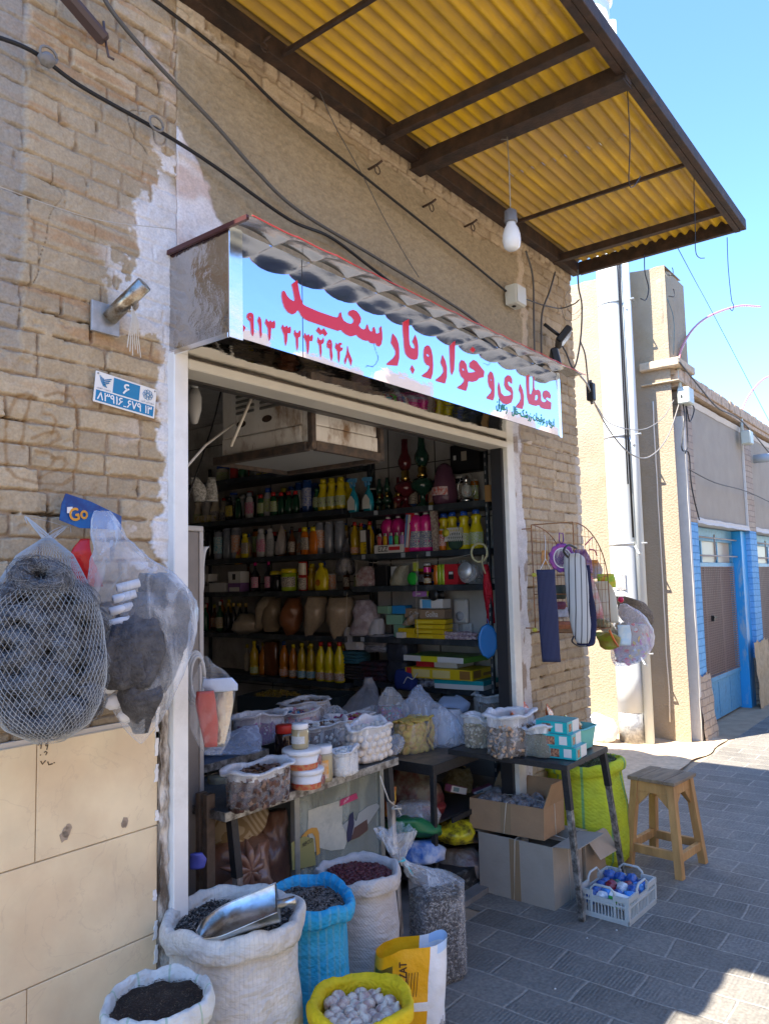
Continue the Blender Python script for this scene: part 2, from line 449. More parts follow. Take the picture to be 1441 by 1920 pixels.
# ground
def paving_mat():
  m = mat('paving_stone',(.1,.1,.1),.72); n = m.node_tree; N = n.nodes; L = n.links; b = N['Principled BSDF']
  tc = N.new('ShaderNodeTexCoord'); sx = N.new('ShaderNodeSeparateXYZ'); L.new(tc.outputs['Object'], sx.inputs[0])
  wob = N.new('ShaderNodeTexNoise'); wob.inputs['Scale'].default_value = 2.2; L.new(tc.outputs['Object'], wob.inputs[0])
  def M(op, a, b_=None, c=None):
    q = N.new('ShaderNodeMath'); q.operation = op
    for i, v in enumerate((a, b_, c)):
      if v is None: continue
      if isinstance(v,(int, float)): q.inputs[i].default_value = v
      else: L.new(v, q.inputs[i])
    return q.outputs[0]
  wv = M('MULTIPLY_ADD', wob.outputs[0],.05,-.025)
  cx = N.new('ShaderNodeCombineXYZ')
  L.new(M('ADD', sx.outputs[1], wv), cx.inputs[0]); L.new(M('ADD', M('ADD', sx.outputs[0],-.02), wv), cx.inputs[1])
  br = N.new('ShaderNodeTexBrick'); L.new(cx.outputs[0], br.inputs['Vector'])
  br.inputs['Scale'].default_value = 1; br.inputs['Brick Width'].default_value = .33; br.inputs['Row Height'].default_value = .18
  br.inputs['Mortar Size'].default_value = .0075; br.inputs['Mortar Smooth'].default_value = .6
  br.inputs['Color1'].default_value = (.105,.098,.086,1); br.inputs['Color2'].default_value = (.165,.154,.136,1)
  br.inputs['Mortar'].default_value = (.27,.25,.215,1); br.offset = .5; br.squash = 1
  no = N.new('ShaderNodeTexNoise'); no.inputs['Scale'].default_value = 3.5; no.inputs['Detail'].default_value = 9; no.inputs['Roughness'].default_value = .7
  L.new(tc.outputs['Object'], no.inputs[0])
  n2 = N.new('ShaderNodeTexNoise'); n2.inputs['Scale'].default_value = 70; n2.inputs['Detail'].default_value = 5
  L.new(tc.outputs['Object'], n2.inputs[0])
  r = N.new('ShaderNodeMapRange'); r.inputs[1].default_value = .42; r.inputs[2].default_value = .72; r.inputs[3].default_value = 0; r.inputs[4].default_value = .62
  L.new(no.outputs[0], r.inputs[0])
  mx = N.new('ShaderNodeMix'); mx.data_type = 'RGBA'; L.new(r.outputs[0], mx.inputs[0]); L.new(br.outputs[0], mx.inputs[6]); mx.inputs[7].default_value = (.28,.255,.215,1)
  r3 = N.new('ShaderNodeMapRange'); r3.inputs[1].default_value = .2; r3.inputs[2].default_value = .8; r3.inputs[3].default_value = .65; r3.inputs[4].default_value = 1.35
  L.new(n2.outputs[0], r3.inputs[0])
  m2 = N.new('ShaderNodeMix'); m2.data_type = 'RGBA'; m2.blend_type = 'MULTIPLY'; m2.inputs[0].default_value = 1
  L.new(mx.outputs[2], m2.inputs[6]); L.new(r3.outputs[0], m2.inputs[7])
  cw = M('MULTIPLY_ADD', n2.outputs[0],.006,0)
  s1 = M('SINE', M('MULTIPLY', M('ADD', sx.outputs[1], cw),2*PI/.0155))
  vo = N.new('ShaderNodeTexVoronoi'); vo.inputs['Scale'].default_value = 1
  cy = N.new('ShaderNodeCombineXYZ'); L.new(M('MULTIPLY', sx.outputs[1],66), cy.inputs[0]); L.new(M('MULTIPLY', sx.outputs[0],30), cy.inputs[1])
  L.new(cy.outputs[0], vo.inputs['Vector'])
  ch = M('MULTIPLY', M('ADD', M('MULTIPLY', s1,.5),.5), M('SUBTRACT',1.0, M('MULTIPLY', vo.outputs[0],.9)))
  worn = N.new('ShaderNodeMapRange'); worn.inputs[1].default_value = .40; worn.inputs[2].default_value = .58; worn.inputs[3].default_value = 1; worn.inputs[4].default_value = 0
  L.new(no.outputs[0], worn.inputs[0])
  ch = M('MULTIPLY', ch, M('MULTIPLY', worn.outputs[0], M('SUBTRACT',1.0, br.outputs['Fac'])))
  m3 = N.new('ShaderNodeMix'); m3.data_type = 'RGBA'; L.new(M('MULTIPLY', ch,.5), m3.inputs[0]); L.new(m2.outputs[2], m3.inputs[6]); m3.inputs[7].default_value = (.27,.255,.23,1)
  L.new(m3.outputs[2], b.inputs['Base Color'])
  hgt = M('ADD', M('MULTIPLY', ch,.5), M('MULTIPLY_ADD', br.outputs['Fac'],-.55, M('MULTIPLY', n2.outputs[0],.35)))
  bp = N.new('ShaderNodeBump'); bp.inputs['Strength'].default_value = .8; bp.inputs['Distance'].default_value = .007
  L.new(hgt, bp.inputs['Height']); L.new(bp.outputs[0], b.inputs['Normal'])
  return m
g = MB(); g.box(-60,160,-60,60,-.2,0); ob('ground', g, mat('dusty_soil',(.36,.27,.18),.95, var=.2, vscale=3, bump=.5, bscale=60), kind='structure')
def ground_sheet(u, v):
  x = -6+46*u; y = -3.9 + 6.0*v
  return (x, y,.004)
pv = MB(); pv.grid(lambda u, v: (-6+56*u,-3.95+(1.98+3.95)*v,.004),4,2, sm=False)
pv.add([(3.2,1.98,.004),(4.6,1.98,.004),(4.6,2.1,.004),(3.2,2.1,.004)],[(0,1,2,3)])
ob('street_paving', pv, paving_mat(), kind='structure')
# the shop building
D = 2.0
shop = empty('shop_building',(2.6,2.0,0), 'old brick shop front with patched plaster and a wide open doorway', 'shop')
SB = Vector((2.6,2.0,0))
def part(name, mb, m, label=None, kind=None):
  mb.v = [tuple(Vector(v)-SB) for v in mb.v]
  return ob(name, mb, m, shop, label=label, kind=kind)
def wp(px, py): p = at(px, py, Y=1.985); return (p.x, p.z)
graf = [[wp(*p) for p in s] for s in (
 [(14,800),(18,775),(30,748),(50,738),(70,745)],[(60,742),(52,775),(42,830),(45,838)],[(85,742),(110,735),(135,742),(148,765),(150,810),(148,860),(140,895),(120,908),(70,905),(30,895),(18,880)],
 [(12,780),(12,830),(14,880)],[(85,775),(100,778),(108,790),(100,812)],[(62,822),(85,812),(110,808),(115,822),(95,832),(75,838)],
 [(70,845),(95,850),(105,860),(98,872),(85,880)],[(98,858),(120,858),(128,868),(118,880),(95,885),(80,895)])]
def fn_left(X, Z):
  H, c, m = bricks(X, Z,3)
  n = fbm(X*3.2, Z*3.2,50,5)
  mud = ss(.0,.10,(n-.5) + .33*ss(2.38,2.55, Z)*(1-ss(2.95,3.15, Z)) + .06 - .06*ss(3.1,3.3, Z) - .19*ss(2.5,2.2, Z) - .1)
  mh = .006 + .55*H + (fbm(X*9, Z*9,60,5)-.5)*.012 + (fbm(X*60, Z*60,61,3)-.5)*.003
  H = H*(1-mud) + mh*mud
  mc = np.array([.40,.325,.225])*(.8+.4*fbm(X*14, Z*14,62,5))[..., None]
  c = mixc(c, mc, mud*.72)
  ck = np.abs(vn(X*3+vn(X*9, Z*9,5)*.8, Z*1.6,71)-.5); cr = (1-ss(.0,.012, ck))*mud*ss(.5,.6, fbm(X*4, Z*4,8))
  H = H-.006*cr; c = c*(1-.55*cr)[..., None]
  c = mixc(c, np.array([.40,.22,.10])*np.ones_like(c), ss(.60,.72,fbm(X*2.5, Z*22,88,4))*.55*(1-ss(2.2,2.0, Z)))   # rusty streaks
  e = X - (1.395 + .04*ss(2.25,2.0, Z) - .055*ss(2.3,2.45, Z) + .02*ss(2.62,2.8,Z))
  nn = fbm(X*7, Z*7,90,5)-.5; n3 = fbm(X*30, Z*30,91,4)-.5
  wh = ss(-.004,.006, e + nn*.20 + n3*.05)*(1-ss(2.72,2.86, Z+nn*.3))
  sp = ss(.63,.66, fbm(X*11, Z*11,93,5))*ss(-.16,-.02, e)*(1-ss(2.9,3.0, Z))
  wh = np.maximum(wh, sp)
  wc = np.array([.74,.72,.71])*(.86+.2*fbm(X*20, Z*20,94,4))[..., None]
  H = H*(1-.6*wh) + wh*(.011+(nn)*.012+n3*.006); c = mixc(c, wc, wh)
  pp = ss(.60,.68, fbm(X*5, Z*6,97,5))*ss(1.18,1.40, X)*(1-wh)
  H = H+pp*.003; c = mixc(c, np.array([.56,.47,.38])*np.ones_like(c), pp*.75)
  for s in graf:
    d = poly_dist(X, Z, s) + (n3)*.008
    c = mixc(c, np.array([.26,.15,.06])*np.ones_like(c),(1-ss(.002,.0065, d))*.6)
  lo = 1-ss(1.20,1.235, Z+nn*.03); c = mixc(c, np.array([.24,.19,.13])*np.ones_like(c), lo*.8); H = H-lo*.008
  ed = (1-ss(.985,1.0, X+n3*.03))*ss(2.1,2.3, Z); c = mixc(c, np.array([.30,.28,.25])*np.ones_like(c), ed*.7); H = H-ed*.012
  return H, c
relief_objs = []
relief_objs.append(relief('brick_wall', fn_left,.55,1.489,1.165,3.72, D,.0033, M_wall, shop))
def fn_up(X, Z):
  H, c, m = bricks(X, Z,5)
  Hs, cs, _ = bricks(Z*1.0+5, X,12, ch=.07, bl=.21)
  sol = ss(3.46,3.465, Z)*(1-ss(3.555,3.56, Z))
  H = H*(1-sol)+(Hs+.004)*sol; c = mixc(c, cs, sol)
  n = fbm(X*3, Z*3,20,5)-.5; n3 = fbm(X*25, Z*25,21,4)-.5
  top = 3.39 + n*.16 + n3*.03
  right = 3.90 + n*.22 + n3*.03
  pl = (1-ss(-.003,.004, Z-top))*(1-ss(-.004,.008, X-right))*ss(1.495,1.50, X)
  grain = fbm(X*55, Z*120,30,3)
  ph = .012+(fbm(X*4, Z*4,31,4)-.5)*.012+(grain-.5)*.006
  pc = np.array([.36,.295,.195])*(.72+.5*grain)[..., None]*(.9+.2*fbm(X*2, Z*2,33,4))[..., None]
  H = H*(1-pl)+ph*pl; c = mixc(c, pc, pl)
  d = (X-1.49)*1.05 + (Z-2.60)*.9
  wp_ = (1-ss(.36,.40, d+n*.22+n3*.07))*ss(2.5,2.55,Z)
  ed = np.maximum(wp_, ss(.55,.6, fbm(X*6, Z*4,44,5)+.34*np.exp(-((X-3.86)/.07)**2)-.17)*pl*0+ss(.0,.02,.045-np.abs(X-3.875-n*.1)+n3*.09))
  ed = np.clip(ed,0,1)
  wc = mixc(np.array([.76,.72,.70])*np.ones_like(c), np.array([.62,.50,.44])*np.ones_like(c), ss(.42,.62, fbm(X*5, Z*9,47,4)))
  far = ss(2.5,2.6, X); wc = mixc(wc, np.array([.56,.46,.34])*np.ones_like(c), far)
  H = H*(1-.5*ed)+ed*(.012+n3*.008); c = mixc(c, wc, ed)
  b = (1-ss(1.49,1.75,X+n*.3))*ss(3.3,3.45,Z); bb = b*ss(.5,.54,fbm(X*6,Z*6,77,5)); c = mixc(c, np.array([.60,.53,.43])*np.ones_like(c), bb); H = H+bb*.004
  return H, c
relief_objs.append(relief('plastered_wall', fn_up,1.491,4.57,2.30,3.72, D,.0058, M_wall, shop))
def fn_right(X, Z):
  H, c, m = bricks(X, Z,9, worn=.8)
  n = fbm(X*5, Z*5,20,5)-.5; n3 = fbm(X*28, Z*28,21,4)-.5
  wh = 1-ss(-.004,.01, X-3.80+n*.10+n3*.03); wc = np.array([.66,.63,.60])*(.8+.3*fbm(X*12, Z*20,3,4))[..., None]
  brown = ss(.56,.62, fbm(X*24, Z*7,23,5)); wc = mixc(wc, np.array([.30,.22,.15])*np.ones_like(c), brown*.8)
  H = H*(1-wh)+wh*(.012+n3*.008); c = mixc(c, wc, wh)
  e2 = ss(4.50,4.52, X+n3*.03); c = mixc(c, np.array([.55,.50,.43])*np.ones_like(c), e2*.8); H = H+e2*.004
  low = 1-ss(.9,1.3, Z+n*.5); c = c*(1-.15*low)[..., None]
  return H, c
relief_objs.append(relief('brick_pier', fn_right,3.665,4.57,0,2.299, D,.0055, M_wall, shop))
for o in relief_objs: o.location = -SB
M_core = mat('rough_core',(.36,.28,.21),.9, var=.2, vscale=10, bump=.5)
M_in = mat('grubby_inner_wall',(.48,.47,.45),.7, var=.2, vscale=3, dirt=(.28,.27,.25), dscale=2.5)
b = MB(); b.box(-4,1.40,2.055,2.25,0,3.72); b.box(-4,.549,2.0,2.054,0,3.72); b.box(1.405,3.67,2.055,2.25,2.33,3.72); b.box(4.03,4.565,2.055,2.25,0,3.72); b.box(3.68,4.029,2.053,2.075,0,3.72)
b.box(.55,.75,2.26,6.0,0,3.72); b.box(4.36,4.565,2.26,6.0,0,3.72); b.box(.76,4.35,5.8,6.0,0,3.72)
part('wall_core', b, M_core)
b = MB(); b.box(-4,4.62,1.97,6.05,3.725,3.80); part('roof', b, mat('roof_mud',(.45,.36,.26),.9, var=.2, bump=.6))
b = MB(); b.box(1.20,4.33,2.26,5.78,2.95,3.0); b.box(1.2,1.25,2.26,5.78,.02,2.94); b.box(4.30,4.345,2.255,5.78,.02,2.94); b.box(4.032,4.3,2.252,2.258,.02,2.94); b.box(1.26,4.29,5.7,5.78,.02,2.94)
part('inner_wall', b, M_in)
b = MB(); b.box(.9,4.33,2.06,5.78,.004,.03); part('floor', b, mat('shop_floor',(.20,.19,.18),.6, var=.3, vscale=5))
b = MB()
for z in (.35,.75,1.15,1.55,1.95,2.35,2.75): b.box(4.294,4.2995,2.3,5.7, z, z+.006)
for y in (2.5,2.9,3.3,3.7,4.1,4.5): b.box(4.294,4.2995, y, y+.006,.35,2.9)
part('wall_joints', b, C('joint',.06,.06,.06))
M_frame = mat('white_frame_paint',(.78,.77,.74),.35, var=.05, dirt=(.62,.60,.55), dscale=2)
M_cream = mat('cream_metal',(.60,.56,.47),.4, var=.06, vscale=4)
f = MB(); f.bbox(1.458,1.513,1.955,2.05,0,2.285,.003); fr = part('door_frame', f, M_frame)
f = MB()
def flaky(u, v):
  x = 1.424+.030*u; z = .02+1.16*v
  return (x+.006*nz(z*18,3),1.975+.012*nz(x*60, z*30), z)
f.grid(flaky,6,120); f.box(1.424,1.457,1.985,2.05,.02,1.16)
part('old_frame_edge', f, mat('flaky_old_paint',(.66,.60,.52),.8, col2=(.14,.11,.08), vscale=22, bump=1, bscale=60, stretch=(1,1,.35)))
f = MB(); f.bbox(3.585,3.66,1.96,2.05,0,2.285,.003); part('door_frame', f, mat('cream_frame',(.66,.64,.57),.4, var=.06, dirt=(.5,.46,.4)))
f = MB(); f.box(3.560,3.584,1.985,2.05,0,2.28); part('shutter_track', f, C('track',.02,.02,.022))
f = MB(); f.bbox(1.514,3.584,1.955,2.06,2.240,2.274,.004); f.box(1.514,3.584,1.985,2.054,2.2745,2.33)
part('lintel', f, M_cream)
f = MB(); f.box(1.513,3.56,2.062,2.10,2.235,2.30); part('shutter_track', f, C('track2',.05,.045,.04))
def tile_mat():
  m = mat('beige_ceramic',(.78,.64,.42),.28, col2=(.72,.56,.36), vscale=3.5, var=.09)
  n = m.node_tree; N = n.nodes; L = n.links; b_ = N['Principled BSDF']
  tc = N.new('ShaderNodeTexCoord'); no = N.new('ShaderNodeTexNoise'); no.inputs['Scale'].default_value = 4; no.inputs['Detail'].default_value = 9; no.inputs['Distortion'].default_value = 1.5
  L.new(tc.outputs['Object'], no.inputs[0])
  mt = N.new('ShaderNodeMath'); mt.operation = 'SUBTRACT'; mt.inputs[1].default_value = .5; L.new(no.outputs[0], mt.inputs[0])
  ab = N.new('ShaderNodeMath'); ab.operation = 'ABSOLUTE'; L.new(mt.outputs[0], ab.inputs[0])
  r = N.new('ShaderNodeMapRange'); r.inputs[1].default_value = 0; r.inputs[2].default_value = .008; r.inputs[3].default_value = .22; r.inputs[4].default_value = 0; L.new(ab.outputs[0], r.inputs[0])
  mx = N.new('ShaderNodeMix'); mx.data_type = 'RGBA'; L.new(r.outputs[0], mx.inputs[0])
  L.new(b_.inputs['Base Color'].links[0].from_socket, mx.inputs[6]); mx.inputs[7].default_value = (.45,.32,.22,1); L.new(mx.outputs[2], b_.inputs['Base Color'])
  return m
M_tile = tile_mat(); t = MB(); zt = 1.150
for r_ in range(4):
  z1 = zt-r_*.302; z0 = z1-.299 if r_ < 3 else 0.0
  xs = ([.55,1.05,1.421],[.55,.75,1.421],[.55,1.035,1.421],[.55,.75,1.421])[r_]
  for a, c_ in zip(xs[:-1], xs[1:]): t.bbox(a+.0012, c_-.0012,1.982,2.054, z0, z1,.0015)
part('tile_cladding', t, M_tile)
t = MB(); t.box(.55,1.4205,1.990,2.054,.0,1.164); part('tile_grout', t, C('grout',.55,.50,.44, rough=.9))
t = MB()
for s in ([(72,1398),(74,1392),(76,1397),(79,1392),(77,1404)],[(85,1395),(90,1393),(90,1398),(88,1406)],[(88,1394),(86,1398),(90,1399)],[(76,1415),(77,1416)],[(83,1411),(86,1409),(89,1411),(86,1416)],
     [(77,1427),(80,1433),(86,1426)],[(90,1428),(92,1434),(99,1432)],[(101,1430),(103,1430)]):
  t.tube([at(*p, Y=1.9815) for p in s],.0017,4)
part('marker_scrawl', t, C('ink',.08,.05,.02))
t = MB()
for (px, py, r_) in ((125,1560,.012),(120,1568,.012),(129,1553,.009),(235,1541,.011),(233,1545,.009)):
  p = at(px, py, Y=1.9806); k = random.random()*9
  t.prism([(r_*math.cos(a*.7)*(1+.5*nz(a, k)),1.3*r_*math.sin(a*.7)*(1+.5*nz(a, k+3))) for a in range(9)], p,(1,0,0),(0,0,1),(0,1,0),.0008)
  part('tile_chip', t, C('chip',.36,.28,.21)); t = MB()
t = MB()
for (px, py, h_) in ((292,1355,.09),(291,1450,.05),(291,1395,.07),(287,1680,.03),(289,1745,.05),(291,1530,.03),(290,1790,.05)):
  p = at(px, py, Y=1.98); t.prism([(.010+.006*nz(q*1.7,h_*90)*(1 if q<6 else -1)+(.006 if q<6 else -.006),(-h_/2+h_*q/5) if q<6 else (h_/2-h_*(q-6)/5)) for q in range(12)],(p.x-.004,1.979, p.z),(1,0,0),(0,0,1),(0,1,0),.0025)
part('filler', t, C('filler',.8,.79,.78, rough=.8))
# awning
aw = empty('awning',(3.0,2.0,3.5), 'rusty steel awning with yellow corrugated sheets above the shop sign', 'awning'); AW = Vector((3.0,2.0,3.5))
def apart(name, mb, m, label=None):
  mb.v = [tuple(Vector(v)-AW) for v in mb.v]; return ob(name, mb, m, aw, label=label)
M_rust = mat('rusty_steel',(.032,.022,.018),.7, col2=(.060,.034,.022), vscale=12, var=.3, bump=.3, bscale=90)
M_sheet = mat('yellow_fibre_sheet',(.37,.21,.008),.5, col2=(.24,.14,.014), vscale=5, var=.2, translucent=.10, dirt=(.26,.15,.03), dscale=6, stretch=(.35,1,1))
def sheet_grooves(m):       # darker stripes coloured along the grooves, broken up by noise
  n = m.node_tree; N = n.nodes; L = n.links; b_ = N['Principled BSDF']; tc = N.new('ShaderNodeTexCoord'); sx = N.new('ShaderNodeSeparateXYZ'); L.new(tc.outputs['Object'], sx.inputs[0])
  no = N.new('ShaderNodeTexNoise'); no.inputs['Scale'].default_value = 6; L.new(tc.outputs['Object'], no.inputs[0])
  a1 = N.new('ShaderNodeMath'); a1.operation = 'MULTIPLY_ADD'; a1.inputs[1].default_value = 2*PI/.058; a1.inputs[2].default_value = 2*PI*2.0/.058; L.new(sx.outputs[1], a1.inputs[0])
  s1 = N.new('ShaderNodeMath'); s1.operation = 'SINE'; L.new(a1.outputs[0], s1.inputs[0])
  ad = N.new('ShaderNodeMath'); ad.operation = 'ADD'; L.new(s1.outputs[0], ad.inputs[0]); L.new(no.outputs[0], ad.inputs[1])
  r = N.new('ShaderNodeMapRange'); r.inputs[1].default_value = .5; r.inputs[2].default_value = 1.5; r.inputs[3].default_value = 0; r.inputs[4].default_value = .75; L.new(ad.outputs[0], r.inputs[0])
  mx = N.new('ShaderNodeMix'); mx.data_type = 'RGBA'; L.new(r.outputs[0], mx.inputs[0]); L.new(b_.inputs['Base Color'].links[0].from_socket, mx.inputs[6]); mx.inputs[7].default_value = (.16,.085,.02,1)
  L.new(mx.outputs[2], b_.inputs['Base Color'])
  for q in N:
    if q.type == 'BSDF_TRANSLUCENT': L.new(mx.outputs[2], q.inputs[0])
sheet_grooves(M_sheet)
def roofz(y): return 3.552 + .03*(y-1.0)
for k,(x0, x1) in enumerate(((1.40,2.402),(2.398,3.342),(3.338,4.082),(4.078,4.598))):
  s = MB(); n_ = 170
  def f_(u, v, x0=x0, x1=x1, k=k):
    y = .958+1.06*v; x = x0+(x1-x0)*u
    return (x, y, roofz(y)+.012*math.sin(2*PI*y/.058)+.0012*(k%2)+.002*nz(x*2, y*9))
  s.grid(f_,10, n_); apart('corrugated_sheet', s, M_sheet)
for x, w_, h_ in ((1.93,.018,.018),(2.58,.04,.045),(2.84,.06,.07),(3.725,.018,.018),(4.31,.038,.045)):
  s = MB(); s.bbox(x-w_/2, x+w_/2,.96,1.99,3.535-h_,3.536,.002)
  if w_ > .04: s.box(x-w_/2-.012, x+w_/2+.012,.965,1.985,3.528-h_,3.534-h_)
  apart('cross_beam', s, M_rust)
s = MB(); s.bbox(1.40,4.60,.935,.965,3.49,3.55,.002); s.box(1.40,4.60,.966,.995,3.488,3.494); apart('front_beam', s, M_rust)
s = MB(); s.bbox(1.40,4.60,1.935,1.985,3.495,3.575,.002); apart('wall_beam', s, M_rust)
s = MB(); s.bbox(4.57,4.60,.967,1.93,3.49,3.572,.002); apart('end_beam', s, M_rust)
s = MB(); s.bbox(1.40,1.435,.967,1.93,3.475,3.55,.002); apart('end_beam', s, M_rust)
# sign
sg = empty('shop_sign',(2.6,1.7,2.4), 'mirror steel box sign with red lettering and scalloped metal eave over the doorway', 'sign'); SG = Vector((2.6,1.7,2.4))
def spart(name, mb, m, label=None):
  mb.v = [tuple(Vector(v)-SG) for v in mb.v]; return ob(name, mb, m, sg, label=label)
def mirror(key, rough=.04, bs=2.2, st=.25, col=(.86,.88,.90), dist=.05, stretch=None):
  return mat(key, col, rough,1.0, bump=st, bscale=bs, dist=dist, stretch=stretch)
M_mir = mirror('mirror_steel',.035,1.3,.045,(.60,.65,.84), stretch=(1,1,1.6)); M_mir2 = mirror('wavy_mirror_steel',.06,7,.55)
M_edge = mirror('brushed_trim',.2,3,.1)
X0, X1, Z0, Z1, YS = 1.462,3.70,2.278,2.615,1.70
s = MB()
s.grid(lambda u, v: (X0+.05+(X1-.03-X0-.05)*u, YS+.0+.0*u, Z0+.004+(Z1-Z0-.008)*v),40,8); spart('sign_face', s, M_mir)
s = MB(); s.box(X0+.004, X1-.004, YS+.004,1.985, Z0+.006, Z1-.004); spart('sign_box', s, mirror('dull_steel',.15,6,.4,(.42,.40,.39)))
s = MB(); s.grid(lambda u, v: (X0+(X1-X0)*u, YS+.002+(1.955-YS)*v, Z0+.003+.0015*nz(u*9, v*2)),60,8); spart('sign_underside', s, mirror('under_steel',.05,2.2,.14,(.75,.74,.72)))
s = MB(); s.grid(lambda u, v: (X0, YS+.002+(1.985-YS)*u, Z0+(Z1-Z0)*v),12,12); spart('sign_end', s, mirror('end_steel',.08,6,.38,(.50,.48,.46)))
s = MB(); s.bbox(X0-.002, X0+.05, YS-.004, YS+.003, Z0-.004, Z1,.001); spart('sign_trim', s, M_edge); s = MB(); s.bbox(X1-.03, X1+.002, YS-.004, YS+.003, Z0-.004, Z1,.001)
s.bbox(X0-.003, X0+.005, YS+.004,1.985, Z0-.004, Z0+.012,.001); spart('sign_trim', s, M_edge)
s = MB(); s.box(2.0185-.248,2.0185-.2465, YS-.0012, YS-.0002, Z0+.004, Z1-.004); spart('sheet_seam', s, C('seam',.05,.05,.06))
NSC = 13; pitch = (X1+.09-X0)/NSC
def eave(u, v):
  x = X0-.01+(X1+.10-X0)*u
  ph = (x-X0)/pitch; k = ph-math.floor(ph)
  bulge = abs(math.sin(PI*k))**.6
  y = YS-.006-(.100+.016*bulge)*v
  step = .010*(1-k) if v > .05 else .010*(1-k)
  z = Z1-.008+.015*bulge*(1-v*.6)+step*(1-v) - .020*bulge*v**4 + .004*nz(x*9, v*3)
  return (x, y, z)
s = MB(); s.grid(eave,260,10); ev = spart('scalloped_eave', s, mirror('stamped_steel',.24,9,.12,(.52,.52,.48)))
s = MB(); s.tube([Vector(eave(i/260,1))+Vector((0,-.002,.003)) for i in range(261)],.0019,5)
spart('red_edge_trim', s, C('red_trim',.62,.05,.06)).parent = ev
s = MB(); s.box(X0-.012, X0-.002, YS-.09,1.985, Z1-.012, Z1+.002); spart('eave_end', s, C('maroon',.07,.02,.02)).parent = ev
M_red = mat('red_film',(.72,.022,.055),.35); M_pinkedge = C('film_edge',.9,.35,.45)
ZA = (430,520,5.764); ZS = (480,500,4.803); ZB = (660,560,7.205); ZC = (820,600,6.004)
